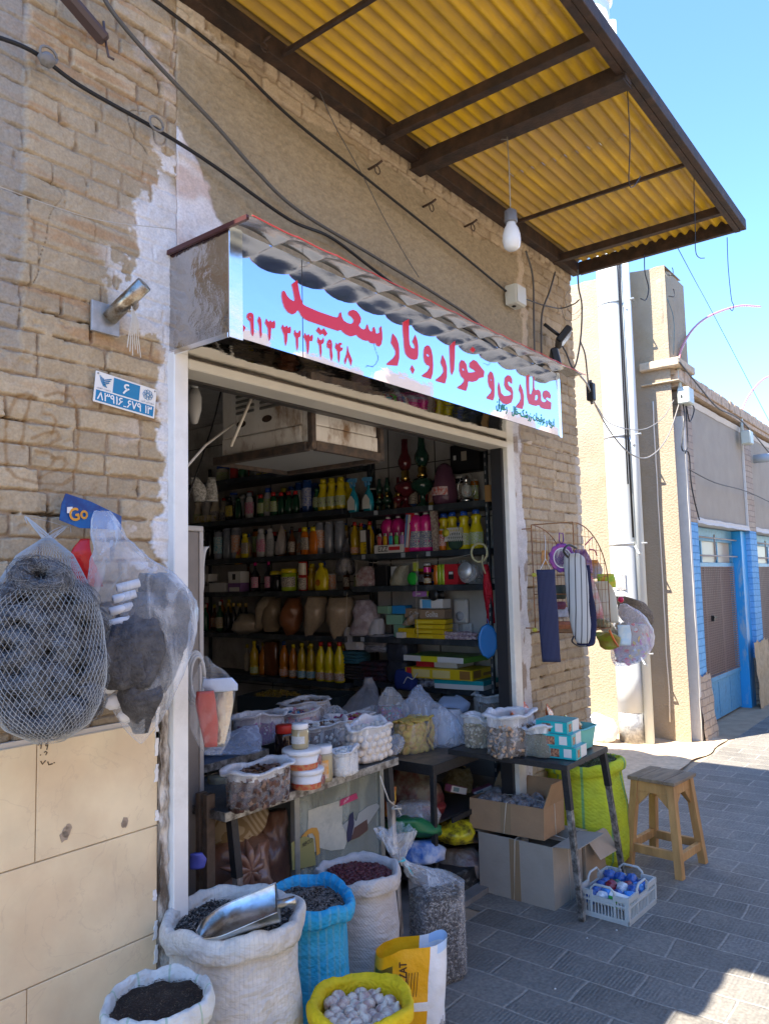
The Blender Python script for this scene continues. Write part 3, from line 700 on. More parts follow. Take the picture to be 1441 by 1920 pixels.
LET = [
(ZS,[(372,120),(323,158),(340,230),(352,305),(335,308),(305,290),(280,262),(262,225),(248,215),(236,225),(233,260),(240,310),(258,365),(290,410),(330,430),(355,420),(378,388),(392,405),(410,440),(440,470),(480,490),(560,517),(650,548),(740,578),(770,570),(780,585),(815,612),(855,628),(890,620),(905,612),(925,635),(965,660),(1000,668),(1008,662),(1030,685),(1058,693),(1075,688),(1090,710),(1110,720),(1128,700),(1138,650),(1136,590),(1128,535),(1112,552),(1115,590),(1098,600),(1080,600),(1072,560),(1062,540),(1050,558),(1052,580),(1030,582),(1015,560),(1005,518),(995,530),(990,555),(970,565),(945,555),(925,530),(942,500),(946,465),(930,430),(905,400),(875,387),(845,395),(832,415),(835,435),(860,450),(880,475),(878,500),(855,515),(820,505),(790,485),(775,455),(765,408),(752,420),(745,445),(730,458),(690,448),(560,403),(450,355),(425,340),(405,290),(390,230),(378,160)], None),
(ZS,[(565,543),(590,575),(612,553),(645,602),(625,627),(603,600),(583,615),(543,575)], None),
(ZA,[(140,500),(180,545),(153,588),(115,538)], None),
(ZA,[(228,378),(255,390),(265,420),(266,560),(268,590),(258,635),(240,600),(235,540),(228,475),(205,455),(190,425),(200,390)],[(222,415),(236,428),(234,445),(218,432)]),
(ZA,[(325,420),(345,455),(350,500),(352,620),(342,655),(332,610),(325,520),(307,465)], None),
(ZA,[(403,445),(415,470),(430,480),(450,462),(460,485),(490,465),(498,500),(495,545),(480,555),(455,540),(450,600),(447,660),(435,685),(425,640),(420,550),(405,520),(388,490)], None),
(ZA,[(580,510),(595,540),(625,520),(635,545),(662,530),(668,570),(660,605),(630,600),(625,690),(612,740),(600,690),(595,620),(578,580),(565,545)], None),
(ZA,[(712,565),(722,595),(745,600),(765,570),(772,600),(768,640),(745,655),(745,750),(737,790),(727,750),(722,660),(700,610)], None),
(ZA,[(820,600),(835,630),(860,612),(870,640),(900,618),(905,655),(895,690),(865,685),(862,780),(850,828),(840,780),(833,700),(806,640)], None),
(ZA,[(962,645),(975,672),(1000,680),(1020,650),(1025,690),(1015,715),(995,725),(1000,810),(990,860),(980,810),(975,735),(952,690)], None),
(ZA,[(1085,668),(1105,685),(1112,720),(1110,790),(1118,850),(1108,900),(1092,850),(1088,770),(1062,760),(1055,720),(1065,685)],[(1082,700),(1094,712),(1092,728),(1078,716)]),
(ZA,[(1158,705),(1172,730),(1190,705),(1212,708),(1222,725),(1200,735),(1200,755),(1228,760),(1220,790),(1195,805),(1195,870),(1187,920),(1175,870),(1172,800),(1145,755)], None),
(ZA,[(1280,740),(1290,800),(1328,895),(1318,955),(1300,910),(1280,850),(1255,940),(1243,900),(1268,830)], None),
(ZB,[(550,470),(600,530),(625,600),(637,680),(637,800),(615,905),(560,903),(480,895),(470,875),(500,850),(560,800),(590,750),(588,700),(560,650),(527,595),(535,540)], None),
(ZB,[(685,318),(765,275),(768,400),(770,540),(778,620),(800,660),(830,672),(852,665),(840,620),(815,580),(855,490),(880,560),(893,640),(893,760),(880,815),(850,827),(800,815),(755,785),(722,740),(705,650),(700,560),(688,440)], None),
(ZB,[(812,897),(845,962),(822,1015),(787,950)], None),
(ZB,[(1015,628),(1045,640),(1070,690),(1088,780),(1095,900),(1088,1010),(1065,1085),(960,1055),(945,1035),(1020,980),(1050,930),(1045,905),(1010,895),(980,850),(968,780),(970,700),(985,650)],[(1010,740),(1040,760),(1045,780),(1020,780),(1003,765)]),
(ZB,[(1222,760),(1260,840),(1280,930),(1278,1060),(1255,1145),(1145,1115),(1130,1095),(1200,1040),(1235,990),(1232,940),(1197,860)], None),
(ZB,[(1358,590),(1390,570),(1385,800),(1378,960),(1350,1030),(1330,980),(1322,800),(1315,640)], None),
(ZC,[(405,448),(440,465),(480,520),(528,580),(518,645),(470,655),(440,685),(400,697),(345,690),(340,740),(322,798),(235,770),(225,755),(270,725),(300,690),(300,665),(265,630),(247,570),(248,490),(270,450),(300,460),(325,500),(335,560),(345,590),(380,590),(430,580),(410,560),(380,545),(360,525),(365,480)],[(272,540),(300,550),(305,570),(285,568)]),
(ZC,[(395,300),(425,335),(400,370),(365,335)], None),
(ZC,[(598,577),(622,600),(638,660),(642,780),(640,860),(625,905),(560,885),(555,868),(600,820),(612,790),(585,750),(570,700),(570,620)],[(592,660),(615,675),(600,690)]),
(ZC,[(690,700),(705,760),(715,820),(750,855),(800,850),(835,835),(820,810),(775,780),(752,730),(760,650),(790,620),(820,630),(840,670),(838,718),(805,690),(790,700),(800,735),(835,760),(850,810),(848,880),(830,930),(790,950),(740,940),(705,900),(685,840),(680,760)], None),
(ZC,[(930,720),(960,790),(972,860),(970,950),(955,1003),(890,985),(885,970),(925,920),(940,880),(935,830),(915,785)], None),
(ZC,[(1000,625),(1030,615),(1030,720),(1035,830),(1055,840),(1075,780),(1078,640),(1085,640),(1088,760),(1100,790),(1130,782),(1155,800),(1165,850),(1165,900),(1180,920),(1210,925),(1230,905),(1195,880),(1183,840),(1195,800),(1225,790),(1255,810),(1275,850),(1270,885),(1235,870),(1215,885),(1237,903),(1280,930),(1275,1008),(1200,1000),(1165,985),(1145,955),(1110,968),(1060,955),(1030,940),(1010,870),(1000,740)],[(1100,850),(1125,840),(1135,870),(1120,905),(1095,900)]),
]
from mathutils.geometry import tessellate_polygon
def on_sign(z, p, y): return at(z[0]+p[0]/z[2], z[1]+p[1]/z[2], Y=y)
for z, out, hole in LET:
  s = MB(); loops = [[on_sign(z, p, YS-.0022) for p in out]]
  if hole: loops.append([on_sign(z, p, YS-.0022) for p in hole])
  flat = [p for l in loops for p in l]
  tri = tessellate_polygon(loops)
  fl = []
  for t_ in tri:
    a_, b_, c_ = (flat[i] for i in t_); fl.append(tuple(t_) if (b_-a_).cross(c_-a_).y < 0 else tuple(t_)[::-1])
  s.add(flat, fl,0)
  for l in loops:
    K = len(l); s.add(l + [p+Vector((0,.0019,0)) for p in l],[(i,(i+1) % K, K+(i+1) % K, K+i) for i in range(K)],1)
  spart('sign_letter', s,[M_red, M_pinkedge])
s = MB()
for txt, a, b_, h_ in (('ادویه و عرقیجات',(1000,800),(1040,822),.055),('زرشک',(976,787),(996,797),.05),('خلال',(960,782),(972,787),.05),('زعفران',(931,776),(951,782),.06)):
  p = at(*a, Y=YS-.0015); q = at(*b_, Y=YS-.0015)
  write(s, txt,(p.x, YS-.0015, Z0+.03),(1,0,0),(0,0,1), q.x-p.x, h_, fa=True, bold=.0012)
for x_ in (at(998,800,Y=YS).x, at(974,786,Y=YS).x): s.box(x_-.008, x_+.006, YS-.0016, YS-.0012, Z0+.05, Z0+.056)
spart('small_lettering', s, C('green_film',.01,.30,.12))
# house number plate
pc = at(180,695, Y=1.975); pl = empty('house_number_plate',(1.207,1.975,2.13), 'blue and white enamel number plate screwed to the brick wall', 'sign')
q = [at(*p, Y=1.975) for p in ((174,752),(288,785),(290,728),(180,695))]; O = q[0]
U = (q[1]-q[0]); UW = U.length; U.normalize(); V = (q[3]-q[0]); VH = V.length; V.normalize()
def pp(a, b_, dy=0): return O + U*(a*UW) + V*(b_*VH) + Vector((0,-dy,0)) - pl.location
def plate(poly, th, m, name, dy=0):
  s = MB(); P = [pp(a, b_, dy+th) for a, b_ in poly]; Q = [p+Vector((0, th,0)) for p in P]; K = len(P)
  s.add(P,[tuple(range(K))]); s.add(Q,[tuple(range(K))[::-1]]); s.add(P+Q,[(i, K+i, K+(i+1) % K,(i+1) % K) for i in range(K)])
  return ob(name, s, m, pl)
M_blue = C('enamel_blue',.005,.20,.42, rough=.25); M_white = C('enamel_white',.78,.78,.76, rough=.3)
plate([(0,0),(1,0),(1,1),(0,1)],.003, M_white, 'plate')
plate([(.025,.05),(.975,.05),(.975,.40),(.025,.40)],.0006, M_blue, 'number_band',.003); plate([(.28,.45),(.715,.45),(.715,.95),(.28,.95)],.0006, M_blue, 'number_field',.003)
s = MB()
def wr(t, a, b_, w_, h_, mi, fa=False, bold=.0): write(s, t, pp(a, b_,.0042), U, V, w_*UW, h_*VH, mi, fa, bold)
wr('\u06f6',.44,.52,.10,.34,0, bold=.0008)
wr('\u06f8\u06f3\u06f9\u06f1\u06f6',.05,.10,.40,.26,0, bold=.0006); wr('\u06f6\u06f7\u06f9',.53,.10,.23,.26,0, bold=.0006); wr('\u06f1\u06f3',.83,.10,.11,.26,0, bold=.0006)
wr('-',.47,.10,.05,.02,0, bold=.0005)
wr('شهرداری نایین',.745,.44,.225,.09,1, True); wr('مدیریت شهری',.03,.44,.22,.07,1, True)
for k in range(8):
  a = k*PI/4; s.tube([pp(.855+.055*math.cos(a)+.03*math.cos(t_),.73+.17*math.sin(a)*.62+.10*math.sin(t_)*.7,.0042) for t_ in [j*PI/5 for j in range(11)]],.0008,3,2)
for k in range(3):
  s.tube([pp(.145-.02+.0,.62+.07*k,.0042), pp(.24-.015*(2-k),.72+.07*k,.0042)],.0016,4,2)
  s.tube([pp(.06+.025*k,.88-.03*k,.0042), pp(.09+.025*k,.70-.02*k,.0042), pp(.13+.025*k,.56-.01*k,.0042)],.0014,4,2)
ob('plate_lettering', s,[C('pure_white',.85,.85,.85), C('dark_blue_ink',.02,.06,.12), M_blue], pl)
s = MB()
for a, b_ in ((.03,.93),(.97,.93)): s.lathe([(.003,0),(.003,.0015),(0,.002)], pp(a, b_,.003),8, mtx=Matrix.Rotation(PI/2,4, 'X'))
ob('screw', s, C('zinc',.4,.4,.4, metal=1.), pl)
# cream house, its pipe, the blue house
XC = 7.3; BX_ = 7.46
M_cream_pl = mat('cream_render',(.35,.285,.205),.92, col2=(.325,.262,.185), vscale=1.6, var=.06, bump=.8, bscale=55, dist=.01, dirt=(.30,.235,.15), dscale=1.4)
ch = empty('cream_house',(XC,2.8,0), 'cream rendered house end wall lit by the sun behind the tall white pipe', 'house'); CH = Vector((XC,2.8,0))
def cpart(name, mb, m, root=ch, org=CH, label=None, kind=None):
  mb.v = [tuple(Vector(v)-org) for v in mb.v]; return ob(name, mb, m, root, label=label, kind=kind)
s = MB()
def cw(u, v):
  y = 2.225+4.4*u; z = (4.50+.035*(y-2.2)*2+.035*nz(y*3,1)+.02*nz(y*9,5))*v
  return (XC+.012*nz(y*2.2, z*1.5)+(.0 if v else 0), y, z)
s.grid(cw,60,50); s.grid(lambda u, v: (XC+.01+.5*v,2.225+4.4*u,4.50+.035*(4.4*u)*2+.035*nz((2.225+4.4*u)*3,1)+.02*nz((2.225+4.4*u)*9,5)),60,2)
s.box(XC+.03, BX_-.03,2.35,6.6,0,4.35); cpart('wall', s, M_cream_pl)
s = MB()      # rounded pilaster that rises above the lower neighbour
def pil(u, v):
  a = u*PI*1.35 - .2; z = 3.44+1.02*v
  r = .12+.012*nz(z*4, a) - (.02 if v > .95 else 0)
  return (XC+.12-r*math.sin(a),2.28-r*math.cos(a)*.75, z)
s.grid(pil,14,24); s.box(XC+.10, XC+.5,2.2,2.49,3.4,4.44); cpart('pilaster', s, M_cream_pl)
def pil2(u, v):
  z = 3.42*v; a = u*PI/2
  return (XC-.035+.20*(1-math.cos(a))*0+.08*(1-math.cos(a))+.008*nz(z*4, u),2.27-.10*math.sin(a)-.02*(1-v)+.01*nz(z*3,7), z)
s = MB(); s.tube([(XC-.02,2.40+.01*nz(z*3,1), z) for z in [i*.1 for i in range(2,33)] if not 1.55 < z < 1.7],.006,5); cpart('drip_stain', s, C('lime',.72,.66,.56, rough=.8))
BY = 2.2; BX = 7.46
bh = empty('blue_shop_building',(BX, BY,0), 'low brick building with sky blue painted piers and a mesh covered door', 'building'); BH = Vector((BX, BY,0))
def bp_(name, mb, m, label=None): return cpart(name, mb, m, bh, BH, label)
def brick_mat(key, c1, c2, mo, bump=.7, dirt=None):
  m = mat(key, c1,.8, dirt=dirt, dscale=2.5); n = m.node_tree; N = n.nodes; L = n.links; b = N['Principled BSDF']
  tc = N.new('ShaderNodeTexCoord'); sx = N.new('ShaderNodeSeparateXYZ'); L.new(tc.outputs['Object'], sx.inputs[0])
  wn = N.new('ShaderNodeTexNoise'); wn.inputs['Scale'].default_value = 3; L.new(tc.outputs['Object'], wn.inputs[0])
  ma = N.new('ShaderNodeMath'); ma.operation = 'MULTIPLY_ADD'; ma.inputs[1].default_value = .03; L.new(wn.outputs[0], ma.inputs[0]); L.new(sx.outputs[2], ma.inputs[2])
  ad = N.new('ShaderNodeMath'); L.new(sx.outputs[0], ad.inputs[0]); L.new(sx.outputs[1], ad.inputs[1])
  cx = N.new('ShaderNodeCombineXYZ'); L.new(ad.outputs[0], cx.inputs[0]); L.new(ma.outputs[0], cx.inputs[1])
  br = N.new('ShaderNodeTexBrick'); br.inputs['Scale'].default_value = 1; br.inputs['Brick Width'].default_value = .21; br.inputs['Row Height'].default_value = .068
  br.inputs['Mortar Size'].default_value = .006; br.inputs['Mortar Smooth'].default_value = .4
  br.inputs['Color1'].default_value = (*c1,1); br.inputs['Color2'].default_value = (*c2,1); br.inputs['Mortar'].default_value = (*mo,1)
  L.new(cx.outputs[0], br.inputs['Vector'])
  no = N.new('ShaderNodeTexNoise'); no.inputs['Scale'].default_value = 25; no.inputs['Detail'].default_value = 6; L.new(tc.outputs['Object'], no.inputs[0])
  r = N.new('ShaderNodeMapRange'); r.inputs[3].default_value = .75; r.inputs[4].default_value = 1.25; L.new(no.outputs[0], r.inputs[0])
  mx = N.new('ShaderNodeMix'); mx.data_type = 'RGBA'; mx.blend_type = 'MULTIPLY'; mx.inputs[0].default_value = 1
  L.new(br.outputs[0], mx.inputs[6]); L.new(r.outputs[0], mx.inputs[7])
  if dirt:
    old = b.inputs['Base Color'].links[0].from_node; L.new(mx.outputs[2], old.inputs[6])
  else: L.new(mx.outputs[2], b.inputs['Base Color'])
  hh = N.new('ShaderNodeMath'); hh.operation = 'MULTIPLY_ADD'; hh.inputs[1].default_value = -1; L.new(br.outputs['Fac'], hh.inputs[0]); L.new(no.outputs[0], hh.inputs[2])
  bu = N.new('ShaderNodeBump'); bu.inputs['Strength'].default_value = bump; bu.inputs['Distance'].default_value = .01; L.new(hh.outputs[0], bu.inputs['Height']); L.new(bu.outputs[0], b.inputs['Normal'])
  return m
M_bbrick = brick_mat('tan_brick',(.42,.34,.26),(.36,.28,.22),(.26,.21,.17))
M_blueb = brick_mat('blue_painted_brick',(.13,.36,.66),(.17,.42,.72),(.08,.26,.52))
M_bpaint = mat('blue_gloss_paint',(.02,.30,.68),.4, dirt=(.34,.44,.52), dscale=5, stretch=(1,1,.3))
M_door = mat('worn_blue_door',(.09,.30,.50),.45, var=.15, vscale=12, dirt=(.06,.18,.30), dscale=5)
M_gyp = mat('white_gypsum',(.62,.60,.56),.8, var=.06, bump=.3)
s = MB(); s.grid(lambda u, v: (BX-.012-.035*u+.01*nz(v*14,3), BY-.035+.03*(1-u)+.006*nz(v*20, u),.0+3.05*v),3,50); s.box(BX-.04, BX+.02, BY-.03, BY+.3,0,3.05); bp_('gypsum_edge', s, M_gyp)
def bay(x0, w_, door=True, col=M_blueb, zb=2.05):
  pier = .33
  s = MB(); s.bbox(x0, x0+pier, BY, BY+.45,.55, zb,.006); bp_('painted_pier', s, col)
  s = MB(); s.bbox(x0, x0+pier, BY-.004, BY+.45,0,.55,.006); bp_('pier', s, M_bbrick); s = MB(); s.bbox(x0, x0+pier, BY, BY+.45, zb,3.32,.006); bp_('pier', s, M_bbrick)
  return x0+pier, x0+w_
M_grey_pl = mat('grey_tan_render',(.36,.32,.26),.9, var=.08, vscale=2, bump=.5, bscale=50)
bays = [(BX+.02,2.42),(BX+2.44,2.6),(BX+5.04,3.0),(BX+8.04,3.4),(BX+11.44,3.4),(BX+14.84,3.4),(BX+18.24,3.4)]
for k,(x0, w_) in enumerate(bays):
  a, c_ = bay(x0, w_, col=M_blueb if k < 4 else M_bbrick)
  s = MB(); s.box(a, c_, BY+.03, BY+.42,2.10,3.30); bp_('render_panel', s, M_grey_pl)
  s = MB()
  s.grid(lambda u, v: (a+(c_-a)*u, BY-.01+.02*v,2.045+.06*v+.012*nz(u*9, k)),20,2); s.box(a, c_, BY+.0, BY+.42,2.05,2.099)
  s.grid(lambda u, v: (a+(c_-a)*u, BY+.0+.025*v,3.28-.05*v-.01*nz(u*9, k+5)),20,2); s.box(c_-.03, c_-.004, BY+.004, BY+.028,2.1,3.28); bp_('gypsum_band', s, M_gyp)
  s = MB(); s.bbox(c_-.24, c_-.002, BY+.05, BY+.24,.0,2.04,.004); bp_('painted_reveal', s, M_bpaint)
  s = MB(); s.box(a, c_, BY+.25, BY+.41,0,2.09); bp_('rear_wall', s, M_grey_pl)
  s = MB(); yb = BY+.17; dx0, dx1 = a+.02, c_-.25
  s.bbox(dx0, dx1, yb-.02, yb+.03,.02,.42,.004)
  for q in range(1,4): s.box(dx0+(dx1-dx0)*q/4-.004, dx0+(dx1-dx0)*q/4+.004, yb-.024, yb-.020,.04,.40)
  d = bp_('door', s, M_door); d0 = d if k == 0 else d0
  s = MB(); s.bbox(dx0, dx1, yb-.035, yb+.03,.42,.47,.004); s.bbox(dx0, dx1, yb-.03, yb+.03,1.62,1.67,.004); s.box(dx0, dx1, yb-.02, yb+.03,1.90,2.04); s.box(dx0, dx0+.05, yb-.02, yb+.02,.47,1.9); s.box(dx1-.05, dx1, yb-.02, yb+.02,.47,1.9)
  for q in (.33,.66): s.box(dx0+(dx1-dx0)*q-.02, dx0+(dx1-dx0)*q+.02, yb-.015, yb+.02,1.67,1.9)
  bp_('door_frame', s, M_door)
  s = MB(); s.box(dx0+.05, dx1-.05, yb+.01, yb+.02,.47,1.62); bp_('door_panel', s, C('brown_door',.13,.08,.06, rough=.5)).parent = d
  s = MB()
  if k < 2:
    for q in range(46): z = .47+q*.0255; s.box(dx0+.03, dx1-.03, yb-.034, yb-.030, z, z+.009)
    for q in range(26): x_ = dx0+.05+q*(dx1-dx0-.1)/25; s.box(x_-.003, x_+.003, yb-.038, yb-.035,.47,1.62)
    for q in range(1,3): x_ = dx0+q*(dx1-dx0)/3; s.box(x_-.015, x_+.015, yb-.029, yb-.02,.47,1.62)
  bp_('mesh_guard', s, C('mesh_metal',.24,.17,.15, rough=.6)).parent = d
  s = MB(); s.box(dx0+.05, dx1-.05, yb+.005, yb+.01,1.67,1.90); bp_('fanlight_pane', s, mat('dusty_glass',(.42,.37,.28),.35))
  s = MB()
  for z in (1.74,1.93): s.tube([(a, BY+.10, z),(c_-.25, BY+.10, z)],.009,5)
  s.tube([(dx0+.9, BY+.10,1.70),(dx0+.9, BY+.10,1.97)],.009,5); bp_('window_bar', s, C('bar',.34,.30,.27, rough=.5))
s = MB()
for k in range(190):    # coping of bricks on edge, each slightly out of line
  x_ = BX-.10+k*.118; h_ = .115+.012*nz(k*.7,2)
  s.bbox(x_, x_+.108, BY-.05+.02*nz(k*1.3,1), BY+.42,3.375,3.375+h_,.006)
s.box(BX-.1, BX+22, BY-.03, BY+.42,3.325,3.37); bp_('brick_coping', s, mat('coping_brick',(.50,.38,.27),.9, var=.3, vscale=9, bump=.6))
s = MB(); s.bbox(BX-.20, BX+.10, BY-.06, BY+.3,3.36,3.372,.003); s.bbox(BX-.22, BX+.30, BY-.075, BY+.3,3.50,3.58,.01); bp_('brick_cap', s, mat('cap_brick',(.50,.40,.28),.9, var=.2, bump=.5))
s = MB(); s.box(BX, BX+22, BY+.5, BY+4,0,3.32); bp_('building_core', s, M_core)
s = MB(); s.grid(lambda u, v: (BX-.02+.42*u, BY-.012-.015*nz(u*5, v*4)-.05*(1-v),.60*v+.05*nz(u*6,2)*v),14,16); s.box(BX-.02, BX+.40, BY-.008, BY+.1,0,.5); bp_('bare_brick_foot', s, M_bbrick)
s = MB(); s.grid(lambda u, v: (bays[1][0]-.25+.7*u, BY-.02-.03*(1-v)-.02*nz(u*5, v*4),.75*v+.06*nz(u*6,2)*v),14,16); bp_('bare_brick_foot', s, mat('mud_brick',(.46,.36,.22),.9, var=.2, bump=.8))
p = at(1108+0,965, Y=BY);
s = MB(); z_ = 1.05; x_ = BX+.35+.75; s.box(x_, x_+.10, BY+.10, BY+.12,1.08,1.095); s.box(x_, x_+.02, BY+.105, BY+.135,1.05,1.11); bp_('door_handle', s, C('blk',.02,.02,.02)).parent = d0
ppx, ppy = 7.10,2.685
dp = empty('flue_pipe',(ppx, ppy,0), 'tall white flue pipe with a thin pipe strapped beside the cream wall', 'pipe')
M_pipe = mat('white_pipe',(.64,.67,.67),.35, var=.03, vscale=2)
s = MB(); rr = .128; prof = []
z = .30
while z < 7.2: prof += [(rr, z)]; z += .33
s.lathe(prof+[(rr,7.25)], n=44); ob('pipe_body', s, M_pipe, dp)
s = MB(); s.lathe([(rr*.99,0),(rr*.99,.30)], n=28); ob('metal_foot', s, mat('galvanised_foot',(.45,.45,.44),.5,.6, col2=(.25,.25,.25), vscale=14, bump=.4), dp)
s = MB(); s.lathe([(rr*.6,7.25),(rr*1.25,7.27),(rr*1.25,7.35),(.02,7.45)], n=24); ob('cowl', s, M_pipe, dp)
s = MB(); s.tube([(-.03,-rr-.034,0),(-.03,-rr-.034,7.0)],.042,12); ob('thin_pipe', s, mat('grey_white_pipe',(.60,.64,.64),.4), dp)
s = MB(); s.tube([(-.09,-rr-.0,1.9+.0),(-.09,-rr+.0,4.0),(-.085,-rr-.01,5.4),(-.09,-rr+.01,7.0)],.010,5); s.tube([(-.10,-rr+.02,2.4),(-.10,-rr+.01,4.4),(-.095,-rr+.03,5.2)],.007,5); ob('cable', s, C('blackc',.02,.02,.025), dp)
for z in (.82,1.83,2.85,4.15,5.2):
  s = MB(); s.lathe([(rr+.004, z),(rr+.004, z+.03)], n=24); s.tube([(-.05,-rr, z+.015),(-.05,-rr-.11, z+.015),(.0,-rr-.09, z+.015)],.009,5)
  s.tube([(-.06,-rr, z-.01),(-.075,-rr-.04, z-.08),(-.05,-rr-.06, z-.10)],.010,4); ob('pipe_clamp', s, C('clamp',.55,.57,.57, metal=.6), dp)
s = MB(); s.box(-rr-.004,-rr-.002,-.05,.05,1.42,1.58); nb = ob('notice', s, mat('paper_notice',(.50,.49,.46),.8, col2=(.25,.24,.25), vscale=40, var=.1), dp)
s = MB(); s.box(-9,24,-4.6,-4.2,0,4.5)
for k in range(16):
  x_ = -8+k*2.0; h_ = 4.75+.35*abs(math.sin(k*1.9)); s.box(x_, x_+1.3,-4.55,-4.25,4.503, h_)
op = empty('facing_building',(0,-4.4,0), 'pale brick row across the street mirrored in the steel sign', 'building')
s.v = [(v[0], v[1]+4.4, v[2]) for v in s.v]; ob('wall', s, mat('pale_brick_far',(.50,.37,.26),.9, var=.1, bump=.3), op)
s = MB()
for k in range(9):
  x_ = -7+k*2.3
  s.prism([(x_+.55*math.cos(t_*PI/8),3.3+.7*math.sin(t_*PI/8)) for t_ in range(9)] + [(x_-.55,1.2),(x_+.55,1.2)],(0,.203,0),(1,0,0),(0,0,1),(0,1,0),.01)
ob('window_recess', s, C('rec',.16,.13,.11), op)
def lump(rx, ry, rz, seed, n=20, k=12, amp=.18, fl=True):
  s = MB(); prof = []
  vs_ = []
  for i in range(k+1):
    t_ = PI*i/k
    for j in range(n):
      a = 2*PI*j/n; d_ = Vector((math.sin(t_)*math.cos(a), math.sin(t_)*math.sin(a),-math.cos(t_)))
      q = 1+amp*noise.noise(d_*2+Vector((seed,0,0)))+amp*.5*noise.noise(d_*5+Vector((seed,9,0)))+amp*.25*noise.noise(d_*11+Vector((seed,3,0)))
      v = Vector((d_.x*rx*q, d_.y*ry*q, d_.z*rz*q+rz))
      if fl and v.z < rz*.12: v.z = rz*.12*max(0, v.z/(rz*.12))*.3
      vs_.append(v)
  s.add(vs_,[(i*n+j, i*n+(j+1) % n,(i+1)*n+(j+1) % n,(i+1)*n+j) for i in range(k) for j in range(n)],0, True)
  return s
p = at(1140,1394, Z=0)
ob('rubbish_bag', lump(.10,.16,.14,4), mat('bright_bag',(.80,.78,.76),.4, bump=.8, bscale=25, var=.1), loc=(p.x-.1, p.y+.03,0), label='white rubbish bag slumped at the foot of the white pipe', cat='bag')
s = MB(); s.grid(lambda u, v: (4.7+3.0*u,2.02+1.6*v+.06*nz(u*7,3)*(1-v),.01+.035*abs(nz(u*8, v*5))+.05*v*u),40,16); ob('soil_strip', s, mat('pale_soil',(.52,.40,.27),.95, var=.2, vscale=8, bump=.9, bscale=45), kind='structure')
q = at(1437,1285, Z=.33)
bk = empty('parked_bicycle',(9.6,1.62,0), 'dark bicycle leaning beside the far blue pier, cut by the picture edge', 'bicycle')
def wheel(x_):
  s = MB(); s.tube([(x_+.32*math.cos(a),0,.33+.32*math.sin(a)) for a in [k*PI/16 for k in range(33)]],.018,6, caps=False); ob('tyre', s, C('rubber',.02,.02,.02), bk)
  s = MB(); s.tube([(x_+.30*math.cos(a),0,.33+.30*math.sin(a)) for a in [k*PI/16 for k in range(33)]],.008,5, caps=False)
  for k in range(14): s.tube([(x_,0,.33),(x_+.3*math.cos(k*PI/7),0,.33+.3*math.sin(k*PI/7))],.0015,3)
  ob('rim', s, C('chrome',.6,.6,.6, metal=1.), bk)
wheel(0); wheel(1.05)
s = MB(); P = dict(r=(0,0,.33), bb=(.42,0,.30), st=(.30,0,.80), hd=(.88,0,.86), f=(1.05,0,.33))
for a, c_ in (('r','bb'),('r','st'),('bb','st'),('st','hd'),('bb','hd'),('hd','f')): s.tube([P[a], P[c_]],.014,6)
ob('frame', s, C('bike_black',.015,.015,.02), bk)
s = MB(); s.tube([(.88,0,.86),(.85,0,1.0),(.80,-.22,1.03)],.011,6); s.tube([(.85,0,1.0),(.80,.22,1.03)],.011,6); ob('handlebar', s, C('bike_black',0,0,0), bk)
s = MB(); s.bbox(.18,.42,-.06,.06,.84,.89,.02); ob('saddle', s, C('rubber',0,0,0), bk)
# wires, conduits, lamps
M_blk = C('cable_black',.012,.012,.014, rough=.5); M_gry = C('cable_grey',.10,.095,.09, rough=.6); M_rope = mat('rope',(.55,.50,.42),.9, bump=.5)
def wire(name, pts, r, m, label, cat='wire', n=8, grp=None):
  P = curve_pts(pts, n); o = P[0].copy(); s = MB(); s.tube([p-o for p in P], r,5); return ob(name, s, m, loc=o, label=label, cat=cat, group=grp)
def A(px, py, y=1.95): return at(px, py, Y=y)
wire('power_cable',[A(-30,60), A(60,95), A(150,160), A(290,240), A(400,310), A(540,410,1.93), A(620,445), A(700,505), A(800,578), A(900,632), A(965,684)],.0065, M_blk, 'black cable slung low across the brick and along the top of the sign')
wire('power_cable',[A(180,-40), A(210,20), A(290,115), A(400,230), A(480,320), A(560,395), A(700,480), A(830,560), A(900,610), A(960,680)],.007, M_gry, 'thick grey cable dropping across the brown plaster to the far sign end')
wire('power_cable',[A(250,-30), A(310,15), A(430,110), A(550,225), A(700,345), A(850,465), A(948,546)],.006, M_blk, 'taut black cable ending at the small white junction box')
wire('thin_wire',[A(590,150), A(625,230), A(680,330), A(715,400), A(760,480), A(785,520)],.002, M_gry, 'thin rusty wire curling down the plaster below the bent nail')
wire('thin_wire',[A(0,350), A(110,390), A(200,415), A(330,430)],.0012, C('pale_string',.5,.46,.4), 'pale thin string stretched over the mud render to the sign end')
wire('thin_wire',[A(985,470), A(998,520), A(1000,600), A(1001,650), A(1004,700)],.006, M_gry, 'dark vertical cable on the brick beside the junction box')
wire('thin_wire',[A(1040,510), A(1030,545), A(1016,585), A(1014,640), A(1016,700)],.006, M_gry, 'bent dark cable on the brick nearest the shop corner')
wire('twisted_wire',[A(974,556), A(1005,568), A(1030,575), A(1052,578), A(1075,570,1.8), at(1085,562,Y=1.7)],.004, M_gry, 'twisted bundle of wires running past the shop corner')
wire('tangled_wire',[at(1050,572,Y=1.8), at(1060,600,Y=1.75), at(1082,596,Y=1.7), at(1092,575,Y=1.7), at(1072,590,Y=1.72), at(1058,560,Y=1.78), at(1070,540,Y=1.8)],.0012, M_gry, 'loose curls of thin wire tangled at the shop corner')
wire('hanging_cable',[at(1082,505,Y=1.7,), at(1084,540,Y=1.7), at(1090,575,Y=1.7), at(1087,640,Y=1.7), at(1075,690,Y=1.72), at(1060,660,Y=1.85), at(1048,640,Y=1.93)],.005, M_gry, 'brown cable looping from the awning corner to the floodlight')
